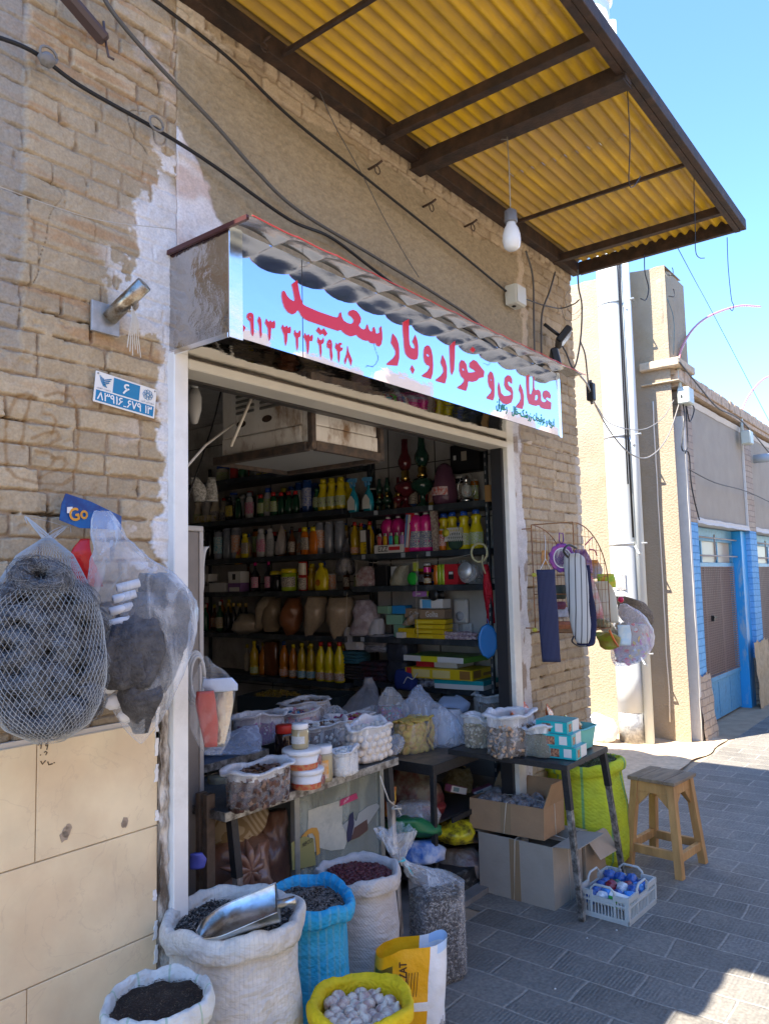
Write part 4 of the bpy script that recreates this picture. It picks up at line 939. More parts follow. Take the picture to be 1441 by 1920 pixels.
wire('hanging_cable',[at(1074,690,Y=1.72), at(1098,718,Y=1.9), at(1106,735,Y=2.0), at(1118,765,Y=2.1), at(1145,812,Y=2.2), at(1180,850,Y=2.2), at(1215,857,Y=2.2), at(1250,820,Y=2.2), at(1276,745,Y=2.17)],.006, C('warm_grey',.22,.2,.18), 'sagging pale cable strung from the shop corner to the far junction box')
wire('hanging_cable',[at(1103,735,Y=2.0), at(1120,765,Y=2.1), at(1145,795,Y=2.2), at(1200,806,Y=2.2), at(1240,785,Y=2.2), at(1262,750,Y=2.17)],.004, C('warm_grey',.22,.2,.18), 'thinner upper cable looping in front of the white pipe')
wire('hanging_cable',[at(1087,640,Y=1.72), at(1096,665,Y=1.8), at(1100,700,Y=1.9), at(1103,728,Y=2.0)],.005, M_gry, 'short brown cable feeding the black hanging connector')
e = empty('cable_connector', at(1107,735,Y=2.0), 'black connector box hanging in the cable in front of the cream wall', 'connector')
s = MB(); s.bbox(-.025,.025,-.025,.025,-.06,.06,.006); ob('housing', s, M_blk, e); s = MB(); s.tube([(0,0,.06),(0,0,.08)],.01,6); s.tube([(0,0,-.06),(.01,0,-.08)],.01,6); ob('gland', s, M_gry, e)
def hook(px, y, z0, pts, label, m=M_blk, r=.0022):
  o = at(*px, Y=y); o = Vector((o.x, o.y, min(o.z,3.47)))
  P = [at(*q, Y=y) for q in pts]; s = MB(); s.tube([p-P[0] for p in curve_pts(P,6)], r,5); return ob('wire_hook', s, m, loc=P[0], label=label, cat='hook')
hk = [
((1172,115,1.0),[(1172,115),(1177,200),(1180,270),(1178,340),(1186,350),(1200,330)], 'long thin wire hook hanging in front of the yellow sheets near the outer beam'),
((1300,300,1.0),[(1300,300),(1300,360),(1302,420),(1303,470),(1310,483),(1320,484)], 'straight wire hook dangling under the middle of the outer beam'),
((1362,445,.96),[(1362,445),(1364,500),(1370,560),(1374,572),(1372,583),(1367,578)], 'blue wire hook looped round the awning corner and holding nothing'),
((1207,480,1.0),[(1207,478),(1208,510),(1215,540),(1210,562),(1200,560)], 'short curled wire hook under the end beam of the awning'),
((1000,0,1.4),[(995,0),(985,60),(978,100),(972,115),(990,120),(1018,136)], 'thin wire loop hanging from the nearer yellow sheet'),
]
for (px, py, y), pts, lb in hk:
  P = [at(*q_, Y=y) for q_ in pts]; s = MB(); s.tube([p-P[0] for p in curve_pts(P,6)],.0022,5); ob('wire_hook', s, C('wire_blue',.03,.04,.16) if 'blue' in lb else M_blk, loc=P[0], label=lb, cat='hook')
for (px, py), lb in (((1250,515),'small wire hook sticking out near the top of the rounded pilaster'),((1252,555),'small wire hook just below another on the rounded pilaster')):
  p = at(px, py, Y=2.18); s = MB(); s.tube([(0,0,0),(.06,-.03,.0),(.09,-.03,.03),(.08,-.03,.07),(.06,-.03,.08)],.004,5); ob('wall_hook', s, M_blk, loc=p, label=lb, cat='hook')
wire('sky_cable',[at(1268,462,Y=1.6), at(1441,790,Y=1.9), at(1700,1290,Y=2.1)],.003, C('sky_wire',.03,.10,.13), 'thin dark wire crossing the blue sky behind the awning', n=10)
wire('sky_cable',[at(1250,560,Y=2.1), at(1262,600,Y=2.1), at(1262,665,Y=2.15)],.003, C('sky_wire',0,0,0), 'short blue wire dropping from the pilaster top to the brick cap')
for k,(pts, lb) in enumerate((([(1271,690),(1276,655),(1300,615),(1335,590),(1385,574),(1425,575)], 'pink bent conduit springing from the nearer roof corner into the sky'),
               ([(1388,778),(1398,750),(1420,720),(1441,706),(1480,696)], 'pink bent conduit rising from the next pier, cut by the picture edge'))):
  y = BY-.03; P = [at(*q_, Y=y) for q_ in pts]
  wire('bent_conduit', P,.013, C('pink_conduit',.55,.20,.20), lb, 'conduit',8)
  p = at(*pts[0], Y=y); s = MB(); s.tube([(0,0,-.3),(0,0,.06)],.018,6); s.bbox(-.06,.10,-.10,.01,-.36,-.20,.012)
  ob('junction_box', s, C('box_grey',.48,.52,.46), loc=p, label=('pale green junction box on the roof edge above the nearer blue pier' if k == 0 else 'pale junction box on the next pier below the second conduit'), cat='junction box')
wire('house_cable',[at(1276,740,Y=2.14), at(1282,780,Y=2.14), at(1277,840,Y=2.14), at(1290,850,Y=2.14), at(1294,900,Y=2.14), at(1300,935,Y=2.14), at(1310,975,Y=2.14)],.007, M_blk, 'black cable falling down the brown brick from the green junction box')
wire('house_cable',[at(1283,745,Y=2.14), at(1300,765,Y=2.14), at(1292,790,Y=2.14), at(1285,760,Y=2.14), at(1288,830,Y=2.14), at(1284,850,Y=2.14)],.006, M_blk, 'coiled black cable under the green junction box')
wire('house_cable',[at(1290,880,Y=2.14), at(1340,905,Y=2.14), at(1400,922,Y=2.14), at(1460,950,Y=2.14)],.006, M_gry, 'grey cable sagging across the grey render panel')
wire('roof_cable',[at(1272,678,Y=2.12), at(1310,725,Y=2.12), at(1345,765,Y=2.12), at(1390,790,Y=2.12), at(1450,860,Y=2.12)],.008, M_gry, 'dark cable lying along under the brick coping')
s = MB(); s.tube([(0,0,0),(0,-.35,0)],.055,12); ob('drain_spout', s, C('spout',.42,.48,.52), loc=at(1412,861,Y=2.2), label='stub of pale grey drain spout poking from the far pier', cat='spout')
p = at(958,558, Y=1.965); e = empty('junction_box', p, 'small white square junction box where the taut cable ends', 'junction box')
s = MB(); s.bbox(-.055,.055,-.06,.012,-.055,.055,.006); ob('box_body', s, C('ivory',.62,.62,.55), e); s = MB(); s.bbox(-.05,.05,-.066,-.061,-.05,.05,.002); ob('box_cover', s, C('ivory',0,0,0), e)
s = MB(); s.tube([(-.01,-.02,-.0555),(-.01,-.02,-.06)],.012,8); ob('cable_hole', s, M_blk, e)
for k,(pxy, tilt, lb) in enumerate((((1055,632),.7, 'small black floodlight tilted outwards from the shop corner'),((1040,675),-.2, 'black lamp housing just above the far end of the sign'))):
  p = at(*pxy, Y=1.86); e = empty('floodlight', p, lb, 'floodlight', rot=(tilt,0,.5))
  s = MB(); s.bbox(-.075,.075,-.02,.02,-.055,.055,.008); ob('lamp_body', s, M_blk, e)
  s = MB(); s.box(-.062,.062,-.024,-.021,-.045,.045); ob('lamp_glass', s, C('lampglass',.35,.36,.36, rough=.1), e)
  s = MB(); s.tube([(-.05,.02,-.02),(-.09,.06,-.03),(-.10,.12,-.03)],.01,6); ob('bracket', s, M_blk, e)
p = at(958,437, Y=1.48); e = empty('hanging_bulb', p, 'frosted white bulb in a grey holder hanging on a thin cord', 'bulb')
s = MB(); s.lathe([(.002,-.075),(.020,-.074),(.033,-.062),(.039,-.035),(.038,-.01),(.030,.02),(.021,.034),(.019,.05)], n=20); ob('bulb_glass', s, mat('frosted_bulb',(.80,.80,.78),.25), e)
s = MB(); s.lathe([(.026,.045),(.028,.05),(.026,.095),(.012,.105),(.002,.105)], n=16); ob('bulb_holder', s, C('holder',.16,.16,.17), e)
s = MB(); s.tube([(0,0,.1),(.003,0,.3),(-.003,0,3.43-p.z)],.0025,5); ob('cord', s, C('cordgrey',.3,.29,.27), e)
wire('lamp_cord',[Vector((p.x, p.y,3.42)), at(900,262,Y=1.7), at(850,272,Y=1.8), at(800,264,Y=1.93)],.0022, C('cordgrey',0,0,0), 'thin cord running under the sheets from the bulb to the wall')
for (px, py, lb) in ((792,388,'bent iron nail with a small ring in the upper brick band'),(690,318,'rusty nail stub near the middle of the brick band'),(870,425,'dark knot of wire hanging from a hole in the brick'),(478,90,'dark iron hook wrapped in rags near the top of the brick band')):
  p = at(px, py, Y=1.985); s = MB(); s.tube([(0,0,0),(0,-.05,.005),(.01,-.07,.02)],.006,5); s.tube([(.0+.018*math.cos(a),-.05,-.02+.018*math.sin(a)) for a in [k*PI/5 for k in range(11)]],.003,4)
  ob('iron_nail', s, M_rust, loc=p, label=lb, cat='nail')
for (px, py, lb) in ((88,112,'grey rag knotted round the black cable on the brick'),(290,240,'iron ring holding the black cable beside the plaster edge')):
  p = at(px, py, Y=1.94); s = lump(.016,.02,.02, px) if px < 100 else MB();
  s.v = [(v[0]*1.5, v[1], v[2]-.02) for v in s.v]; s.tube([(.025*math.cos(a),-.01,.01+.022*math.sin(a)) for a in [k*PI/6 for k in range(13)]],.004,5)
  ob('cable_tie', s, C('rag',.20,.19,.18, rough=.9), loc=p, label=lb, cat='tie')
p = at(197,596, Y=1.975); e = empty('pipe_socket', p, 'short chrome pipe stub on a square plate with white string tied round', 'bracket')
s = MB(); s.bbox(-.045,.045,-.006,.004,-.048,.042,.001); ob('mounting_plate', s, mat('zinc_plate',(.42,.43,.44),.45,.7, var=.2, vscale=20), e)
s = MB(); s.tube([(.01,-.008,.0),(.025,-.055,.035),(.05,-.12,.085)],.0235,14); ob('pipe_stub', s, mat('old_chrome',(.50,.46,.38),.3,.9, col2=(.20,.15,.10), vscale=30), e)
s = MB()
for k in range(4): s.tube([(.035+.026*math.cos(a)+.002*k,-.055-.004*k,.042+.026*math.sin(a)) for a in [j*PI/7 for j in range(15)]],.002,4)
for k in range(6): s.tube(curve_pts([(.035,-.08,.025),(.03+.004*k,-.09,-.02),(.025+.006*k,-.085,-.06),(.022+.009*k,-.08,-.10-.01*(k % 3))],4),.0018,4)
ob('string', s, M_rope, e)
p = at(150,25, Y=1.93); e = empty('iron_hanger', p, 'dark curved piece of iron hanging high on the brick wall', 'iron bracket')
s = MB(); s.bbox(-.09,.09,-.03,.02,-.015,.015,.01, mtx=Matrix.Rotation(.5,4, 'Y')); ob('iron_blade', s, C('dark_iron',.08,.055,.055), e); s = MB(); s.tube([(.075,0,.02),(.085,0,-.05),(.09,-.005,-.085),(.105,-.01,-.088)],.004,5); ob('hook', s, C('dark_iron',0,0,0), e)
# shared builders for goods
def loc_ob(name, mb, mats, origin, **k):
  o = Vector(origin); mb.v = [tuple(Vector(v)-o) for v in mb.v]
  return ob(name, mb, mats, loc=o, **k)
def sil(rows, depth=.6, n=22, amp=.012, seed=0, closed=True, sub=4, flatr=None):
  """closed skin whose width follows rows of (px, py, width_px, Y) measured on the photo; depth = thickness/width"""
  pts = []
  for (px, py, wpx, Y) in rows:
    c = at(px, py, Y=Y); pts.append((c, wpx/ppm(c)/2))
  C_ = curve_pts([p[0] for p in pts], sub); rr = []
  for i in range(len(pts)-1):
    for k in range(sub): t_ = k/sub; rr.append(pts[i][1]*(1-t_)+pts[i+1][1]*t_)
  rr.append(pts[-1][1])
  s = MB(); vs_ = []
  for i, c in enumerate(C_):
    v = Vector((c.x-CAMPOS.x, c.y-CAMPOS.y,0)).normalized(); t_ = Vector((v.y,-v.x,0))
    for j in range(n):
      a = 2*PI*j/n; q = noise.noise(Vector((c.x*9+math.cos(a)*1.4+seed, c.y*9+math.sin(a)*1.4, c.z*11)))
      q2 = noise.noise(Vector((math.cos(a)*4+seed*3, math.sin(a)*4, c.z*25)))
      r_ = rr[i]; d_ = depth*r_ if flatr is None else min(flatr, r_)
      w_ = amp*min(1, r_/.05)
      vs_.append(c + t_*(r_*math.cos(a)+w_*q*math.cos(a)+w_*.5*q2*math.cos(a)) + v*(d_*math.sin(a)+w_*q*math.sin(a)+w_*.5*q2*math.sin(a)) + Vector((0,0,w_*.5*q2)))
  K = len(C_)
  fs = [(i*n+j, i*n+(j+1) % n,(i+1)*n+(j+1) % n,(i+1)*n+j) for i in range(K-1) for j in range(n)]
  if closed: fs += [tuple(range(n))[::-1], tuple((K-1)*n+j for j in range(n))]
  s.add(vs_, fs,0, True); s.ring = n
  return s
def surf_samples(mb, k, rnd):
  """random points on the faces of a skin, with outward direction"""
  V_ = [Vector(v) for v in mb.v]; fs = [f for f in mb.f if len(f) in (3,4)]; ar = []; t_ = 0
  for f in fs: t_ += (V_[f[1]]-V_[f[0]]).cross(V_[f[2]]-V_[f[0]]).length; ar.append(t_)
  import bisect; c = sum(V_, Vector())/len(V_); out = []
  for _ in range(k):
    f = fs[min(bisect.bisect(ar, rnd.random()*t_), len(fs)-1)]
    a, b_ = rnd.random(), rnd.random(); p = V_[f[0]]+(V_[f[1]]-V_[f[0]])*a+(V_[f[-1]]-V_[f[0]])*b_*(1-a*.5)
    nn = (V_[f[1]]-V_[f[0]]).cross(V_[f[2]]-V_[f[0]])
    if nn.length < 1e-12: continue
    nn.normalize();
    if nn.dot(p-c) < 0: nn = -nn
    out.append((p, nn))
  return out
_OCT = ([(1,0,0),(-1,0,0),(0,1,0),(0,-1,0),(0,0,1),(0,0,-1)],[(0,2,4),(2,1,4),(1,3,4),(3,0,4),(2,0,5),(1,2,5),(3,1,5),(0,3,5)])
def _ball(n=8, k=5):
  vs_ = [(math.sin(PI*i/k)*math.cos(2*PI*j/n), math.sin(PI*i/k)*math.sin(2*PI*j/n),-math.cos(PI*i/k)) for i in range(k+1) for j in range(n)]
  return vs_,[(i*n+j, i*n+(j+1) % n,(i+1)*n+(j+1) % n,(i+1)*n+j) for i in range(k) for j in range(n)]
_BALL = _ball(); _BALLS = _ball(6,4)
_CHIP = ([(math.cos(a), math.sin(a),.25*math.cos(2*a)) for a in [k*PI/3 for k in range(6)]]+[(0,0,.0)],[(k,(k+1) % 6,6) for k in range(6)])
_CURL = ([(math.cos(a)*1.0, s_, math.sin(a)) for a in [k*PI/5 for k in range(7)] for s_ in (-.6,.6)],[(2*k,2*k+1,2*k+3,2*k+2) for k in range(6)])
def rot3(rnd): return Matrix.Rotation(rnd.random()*6.3,3, 'Z') @ Matrix.Rotation(rnd.random()*6.3,3, 'X') @ Matrix.Rotation(rnd.random()*6.3,3, 'Y')
def sprinkle(mb, pts, shape, size, rnd, nm=1, lay=.35, sm=False):
  """many small grains; lay = how flat they lie on the surface"""
  vs0, fs0 = {'seed': _OCT, 'ball': _BALLS, 'chip': _CHIP, 'curl': _CURL}[shape]
  for p, nn in pts:
    if rnd.random() > lay:
      q = nn.to_track_quat('Z', 'Y').to_matrix() @ Matrix.Rotation(rnd.random()*6.3,3, 'Z') @ Matrix.Rotation((rnd.random()-.5)*.9,3, 'Y')
    else: q = rot3(rnd)
    k = .75+.5*rnd.random()
    mb.add([p + q @ Vector((v[0]*size[0]*k, v[1]*size[1]*k, v[2]*size[2]*k)) for v in vs0], fs0, rnd.randrange(nm), sm)
def disc_pts(c, rx, ry, k, rnd, dome=.02, seed=0, sq=1.):
  out = []
  while len(out) < k:
    a, b_ = rnd.uniform(-1,1), rnd.uniform(-1,1)
    if a*a+b_*b_ > 1: continue
    h_ = dome*(1-a*a-b_*b_)+.012*nz(a*2.5+seed, b_*2.5)
    out.append((Vector((c[0]+a*rx, c[1]+b_*ry, c[2]+h_)), Vector((a*.2, b_*.2,1)).normalized()))
  return out
def heap(c, rx, ry, dome, seed, m=0):
  s = MB(); s.grid(lambda u, v: (c[0]+rx*v*math.cos(u*2*PI), c[1]+ry*v*math.sin(u*2*PI), c[2]+dome*(1-v*v)+.012*nz(v*math.cos(u*2*PI)*2.5+seed, v*math.sin(u*2*PI)*2.5)-.004),36,10, m); return s
def sack(label, c, r, h, m, fill, ry=None, seed=0, roll=1., lean=(0,0), belly=1.03, grp=None, name='sack', cat='sack', sq=0.):
  """standing open sack, its mouth rolled outwards"""
  ry = ry or r; s = MB(); n = 56
  P = [(.0,0),(.80,.0),(.93,.02),(1.0*belly,.10),(1.02*belly,.35),(1.0*belly,.6),(.98,.84),(.97,.90),
    (1.0,.885),(1.06*roll,.89),(1.095*roll,.92),(1.10*roll,.96),(1.07*roll,.99),(1.02*roll,1.0),(.97*roll,.995),(.935,.975),(.925,.95),(.92,fill/h-.05)]
  Q = []
  for i in range(len(P)-1):
    for k in range(2 if i > 2 else 1):
      t_ = k/(2 if i > 2 else 1); Q.append((P[i][0]*(1-t_)+P[i+1][0]*t_, P[i][1]*(1-t_)+P[i+1][1]*t_, i))
  Q.append((*P[-1],17)); vs_ = []
  for (q, z, i) in Q:
    rim = 1 if i >= 7 else 0
    for j in range(n):
      a = 2*PI*j/n; ca, sa = math.cos(a), math.sin(a)
      w_ = noise.noise(Vector((ca*1.6+seed, sa*1.6, z*1.8)))*.085*q
      w_ += noise.noise(Vector((ca*5+seed, sa*5, z*7)))*.028*(1 if not rim else .9)
      if 0 < i < 7: w_ += .02*math.sin(z*34+3*noise.noise(Vector((ca*3, sa*3, z*3+seed))))*(.4+.6*abs(noise.noise(Vector((ca*2+seed, sa*2,4)))))
      if rim: w_ += .03*noise.noise(Vector((ca*9+seed, sa*9, z*20)))+.025*noise.noise(Vector((a*7+seed,2, z*6)))
      zz = z*h + (.05*noise.noise(Vector((ca*1.3+seed+5, sa*1.3,1)))*h + .018*h*noise.noise(Vector((ca*5+seed, sa*5,2))))*(z**3)
      k = (q+w_) if q > 0 else 0
      if sq: k *= 1+sq*(.5-.5*math.cos(4*a))
      vs_.append((r*k*ca+lean[0]*z*z, ry*k*sa+lean[1]*z*z, max(0, zz)))
  s.add(vs_,[(i*n+j, i*n+(j+1) % n,(i+1)*n+(j+1) % n,(i+1)*n+j) for i in range(len(Q)-1) for j in range(n)],0, True)
  return ob(name, s, m, loc=c, label=label, cat=cat, group=grp)
def contents(name, label, cat, c, rx, ry, dome, seed, base, mats, shape, size, k, lay=.35, kind='stuff'):
  rnd = random.Random(seed); s = heap((0,0,0), rx, ry, dome, seed, len(mats))
  sprinkle(s, disc_pts((0,0,0), rx, ry, k, rnd, dome, seed), shape, size, rnd, len(mats), lay)
  return ob(name, s, list(mats)+[base], loc=c, label=label, cat=cat, kind=kind)
def film_bag(label, base, rx, ry, h, fill, seed, film, lcont, ccont, mats, basem, shape, size, k, name='plastic_bag', rotz=0, flare=1.1, side=True, lay=.3, contname='dry_goods', rimh=.02, dome=.015):
  """see-through open bag with rolled milky rim, and what it holds"""
  c = Vector(base); n = 44; s = MB(); vs_ = []; rx *= 1.28; ry *= 1.2; h *= 1.12; fill *= 1.12
  P = [(.0,0),(.86,.0),(.97,.03),(1.0,.15),(1.02,.5),(1.0,.8),(.99,.93),(flare,.96),(flare+.04,.99),(flare,1.03),(.96,1.03),(.92,.98),(.93,.9),(.94,max(fill/h,.3))]
  def rr_(ca, sa, z, q, rim):
    k = q + noise.noise(Vector((ca*1.7+seed, sa*1.7, z*2)))*.13 + noise.noise(Vector((ca*3.4+seed, sa*3.4, z*3)))*(.05 if not rim else .085)
    return k/(max(abs(ca), abs(sa))**.3)*.94 if not rim else k/(max(abs(ca), abs(sa))**.2)*.96
  for i,(q, z) in enumerate(P):
    rim = 7 <= i <= 11
    for j in range(n):
      a = 2*PI*j/n; ca, sa = math.cos(a), math.sin(a); k_ = rr_(ca, sa, z, q, rim) if q else 0
      zz = z*h+(z**3)*h*(.20*noise.noise(Vector((ca*1.1+seed, sa*1.1,3)))+.07*noise.noise(Vector((ca*3+seed, sa*3,8)))+.012*noise.noise(Vector((ca*6+seed, sa*6,3))))
      vs_.append((rx*k_*ca, ry*k_*sa, max(0, zz)))
  s.add(vs_,[(i*n+j, i*n+(j+1) % n,(i+1)*n+(j+1) % n,(i+1)*n+j) for i in range(len(P)-1) for j in range(n)],0, True)
  for q_ in range(len(s.m)):
    if q_ >= 6*n: s.m[q_] = 1
  bag = ob(name, s,[film, M_rim], loc=c, label=label, cat='bag', rotz=rotz)
  rnd = random.Random(seed); g = MB(); vs_ = []; zs = [0,.02,.2,.5,.8,1.0]
  for z in zs:
    for j in range(n):
      a = 2*PI*j/n; ca, sa = math.cos(a), math.sin(a); q = .86 if z == 0 else .95
      k_ = rr_(ca, sa, z*fill/h, q, False)*.975; vs_.append((rx*k_*ca, ry*k_*sa,.002+z*(fill-.004)))
  g.add(vs_,[(i*n+j, i*n+(j+1) % n,(i+1)*n+(j+1) % n,(i+1)*n+j) for i in range(len(zs)-1) for j in range(n)], len(mats), True)
  sidepts = surf_samples(g, int(k*.55), rnd) if side else []
  hp = heap((0,0,fill), rx*.92, ry*.92, dome, seed, len(mats)); g.add(hp.v, hp.f, len(mats), True)
  sprinkle(g, sidepts, shape,[q*.8 for q in size], rnd, len(mats), lay*.3)
  sprinkle(g, disc_pts((0,0,fill), rx*.9, ry*.9, int(k*.55), rnd, dome, seed), shape, size, rnd, len(mats), lay)
  ob(contname, g, list(mats)+[basem], loc=c, label=lcont, cat=ccont, kind='stuff', rotz=rotz)
  return bag
FILM = plastic('clear_film'); FILM2 = plastic('milky_film', base=.14, edge=.6, streak=.3); FILM3 = plastic('thin_film', base=.04, edge=.35, streak=.18, wr=18)
M_rim = plastic('film_rim',(.74,.76,.80), base=.45, edge=.9, streak=.4, wr=22, rough=.25, bump=.4)
FILMB = plastic('bluish_film',(.66,.75,.92), base=.16, edge=.7, streak=.4)
def text_on(mb, t, o, u, v, w_, h_, mi, fa=False, bold=0): write(mb, t, o, u, v, w_, h_, mi, fa, bold)
def carton(name, label, cat, base, dims, rotz, m, faces=(), grp=None, b=.0015, tilt=None, parts=None):
  """box of goods; faces = (side, u0, v0, u1, v1, material or (text, material, persian))"""
  lx, ly, lz = dims; e = empty(name, base, label, cat, grp, rotz=rotz)
  if tilt: e.rotation_euler = (tilt[0], tilt[1], rotz)
  s = MB(); s.bbox(-lx/2, lx/2,-ly/2, ly/2,0, lz, b); ob('box_body', s, m, e)
  ax = {'-x': (Vector((-lx/2, ly/2,0)), Vector((0,-1,0)), Vector((0,0,1)), ly, lz, Vector((-1,0,0))), '-y': (Vector((-lx/2,-ly/2,0)), Vector((1,0,0)), Vector((0,0,1)), lx, lz, Vector((0,-1,0))),
     'top': (Vector((-lx/2,-ly/2, lz)), Vector((1,0,0)), Vector((0,1,0)), lx, ly, Vector((0,0,1)))}
  off = .0006
  for k,(sd, u0, v0, u1, v1, mm) in enumerate(faces):
    o, u, v, U_, V_, nn = ax[sd]; s = MB(); off += .0002
    p = o+u*(u0*U_)+v*(v0*V_)+nn*off
    if isinstance(mm, tuple):
      write(s, mm[0], p, u, v,(u1-u0)*U_,(v1-v0)*V_,0, mm[2] if len(mm) > 2 else False, bold=.0005); ob('lettering', s, mm[1], e)
    else:
      a_ = u*((u1-u0)*U_); b_ = v*((v1-v0)*V_); s.add([p, p+a_, p+a_+b_, p+b_],[(0,1,2,3)]); ob('printed_panel', s, mm, e)
  return e
PR = {  # body profile, cap profile, label band as fractions of the height
'shampoo': ([(.15,0),(.19,.03),(.20,.3),(.185,.6),(.15,.78),(.09,.85)],[(.10,.84),(.10,.99),(.0,1)],(.18,.62)),
'cyl': ([(.15,0),(.165,.02),(.165,.90),(.13,.94)],[(.14,.93),(.14,1),(0,1)],(.2,.75)),
'cleaner': ([(.16,0),(.18,.04),(.18,.46),(.13,.60),(.105,.72),(.15,.82),(.10,.89)],[(.10,.88),(.095,1),(0,1)],(.12,.42)),
'oil': ([(.12,0),(.14,.03),(.14,.24),(.125,.28),(.14,.33),(.14,.60),(.10,.72),(.05,.84),(.045,.9)],[(.055,.89),(.055,1),(0,1)],(.05,.23)),
'slim': ([(.12,0),(.135,.03),(.135,.56),(.05,.72),(.042,.88)],[(.055,.87),(.055,1),(0,1)],(.12,.48)),
'jar': ([(.34,0),(.37,.05),(.37,.72),(.31,.82)],[(.36,.80),(.37,.82),(.37,.98),(0,1)],(.18,.62)),
'can': ([(.30,0),(.32,.02),(.32,.98),(.30,1)],[(.29,.985),(.0,.99)],(.08,.9)),
'pink': ([(.17,0),(.21,.04),(.205,.25),(.16,.42),(.18,.55),(.21,.70),(.16,.84),(.07,.92)],[(.075,.91),(.07,1),(0,1)],(.10,.50)),
}
GL = {}
def bottle(kind, label, loc, h, body, cap, lab=None, name='bottle', cat='bottle', grp=None, flat=1., rotz=0, txt=None, n=14):
  pr, cp, lb = PR[kind]; e = empty(name, loc, label, cat, grp, rotz=rotz)
  key = (kind, round(h,2), body.name, cap.name, lab.name if lab else '', flat, txt)
  if key in GL:
    for nm, me in GL[key]:
      o = bpy.data.objects.new(nm, me); COL.objects.link(o); o.parent = e
    return e
  fl = Matrix.Diagonal((flat,1,1)).to_4x4(); out = []
  s = MB(); s.lathe([(0.0001,0)]+[(r_*h, z*h) for r_, z in pr], n=n, mtx=fl); out.append(ob('bottle_body', s, body, e))
  s = MB(); s.lathe([(r_*h, z*h) for r_, z in cp], n=n); out.append(ob('cap', s, cap, e))
  if lab:
    zz = [lb[0]+(lb[1]-lb[0])*k/4 for k in range(5)]
    def rad(z):
      for (r0, z0),(r1, z1) in zip(pr[:-1], pr[1:]):
        if z0 <= z <= z1: return r0+(r1-r0)*(z-z0)/(z1-z0)
      return pr[-1][0]
    s = MB(); s.v = []; vs_ = []
    for z in zz:
      for j in range(9): a = PI*.5+PI*j/8; vs_.append(((rad(z)*h+.0012)*math.cos(a)*flat-.0004,(rad(z)*h+.0012)*math.sin(a), z*h))
    s.add(vs_,[(i*9+j, i*9+j+1,(i+1)*9+j+1,(i+1)*9+j) for i in range(4) for j in range(8)],0, True)
    if txt:
      r_ = rad(.4)*h+.002; write(s, txt[0],(-r_*flat*.98, r_*.55,(lb[0]+.30*(lb[1]-lb[0]))*h),(0,-1,0),(0,0,1), r_*1.1,(lb[1]-lb[0])*h*.3,1, txt[1])
    out.append(ob('label', s,[lab, C('label_ink',.03,.03,.06)], e))
  GL[key] = [(o.name.split('.')[0], o.data) for o in out]
  return e
rnd0 = random.Random(11)
def glassy(key, col, rough=.08): return mat('g_'+key, col, rough, coat=.4, spec=.6)
# sacks in front of the door
G = .004
M_w1 = weave('white_woven_sack',(.70,.68,.635), col2=(.62,.60,.56), stripe=((.50,.50,.50),90,.08), dirt=(.50,.48,.45))
M_w2 = weave('grey_cloth_sack',(.58,.55,.53), col2=(.52,.49,.48), scale=500, var=.08)
M_w3 = weave('green_striped_sack',(.66,.68,.66), stripe=((.42,.55,.45),9,.06))
M_b = weave('blue_woven_sack',(.010,.37,.74), col2=(.05,.46,.78), scale=320, stripe=((.10,.44,.68),30,.28), transl=.25)
M_y = weave('yellow_woven_sack',(.88,.66,.010), col2=(.80,.60,.015), scale=260, transl=.25)
M_yg = weave('lime_woven_sack',(.58,.66,.03), col2=(.50,.60,.04), scale=300, stripe=((.16,.42,.16),9,.09), transl=.2)
D1 = C('seed_dark',.022,.020,.020, rough=.5); D2 = C('seed_pale',.22,.20,.18); D3 = C('seed_mid',.07,.06,.055); DB = mat('dark_fill',(.018,.014,.012),.9, var=.4, vscale=90, bump=1, bscale=150)
BR1 = C('tea_dark',.035,.022,.015); BR2 = C('tea_light',.16,.10,.055)
sack('small white sack with faint green stripes, nearest the tiled wall',(1.185,1.645, G),.118,.575, M_w3,.55, seed=3, roll=1.02)
contents('dried_tea', 'dark brown crumbly dried herb filling the small white sack', 'herbs',(1.185,1.645,.552),.114,.114,.008,3, mat('tea_fill',(.035,.022,.014),.95, var=.4, vscale=90, bump=1, bscale=200),[BR1, BR1, BR1, BR1, BR2], 'seed',(.0045,.0007,.0006),900, lay=.15)
sack('large white woven sack with a metal scoop lying across its mouth',(1.56,1.80, G),.183,.595, M_w1,.565, seed=8, roll=1.02, lean=(.01,.01))
contents('sunflower_seeds', 'black seeds heaped inside the large white sack under the scoop', 'seeds',(1.565,1.81,.568),.172,.172,.010,4, DB,[D1, D1, D2, D3], 'seed',(.0085,.0026,.0014),2600)
sack('bright blue woven sack between the white sack and the table leg',(1.912,1.865, G),.142,.525, M_b,.485, seed=14, roll=1.05)
contents('striped_seeds', 'dull grey-brown seeds filling the bright blue sack', 'seeds',(1.912,1.865,.497),.133,.133,.008,5, DB,[D3, D2, C('seed_brown',.13,.10,.08)], 'seed',(.0075,.0022,.0013),1900)
sack('grey cloth sack of dark red berries with a thick rolled mouth',(2.235,1.905, G),.140,.50, M_w2,.455, seed=21, roll=1.04)
M_juj = mat('jujube_skin',(.055,.008,.012),.35, col2=(.10,.015,.02), vscale=60, bump=.5, bscale=120)
s = MB(); s.add([(v[0], v[1]*.85, v[2]*.85) for v in _BALL[0]], _BALL[1],0, True); s.v = [(v[0]*.0118, v[1]*.0130, v[2]*.0130) for v in s.v]
ob('sack_lining', heap((0,0,0),.128,.128,.006,2), C('dark_under',.02,.008,.008), loc=(2.235,1.905,.462), label='dark bed of fruit deep in the grey cloth sack', cat='dried fruit', kind='stuff')
juj = None; rj = random.Random(5); k = 0
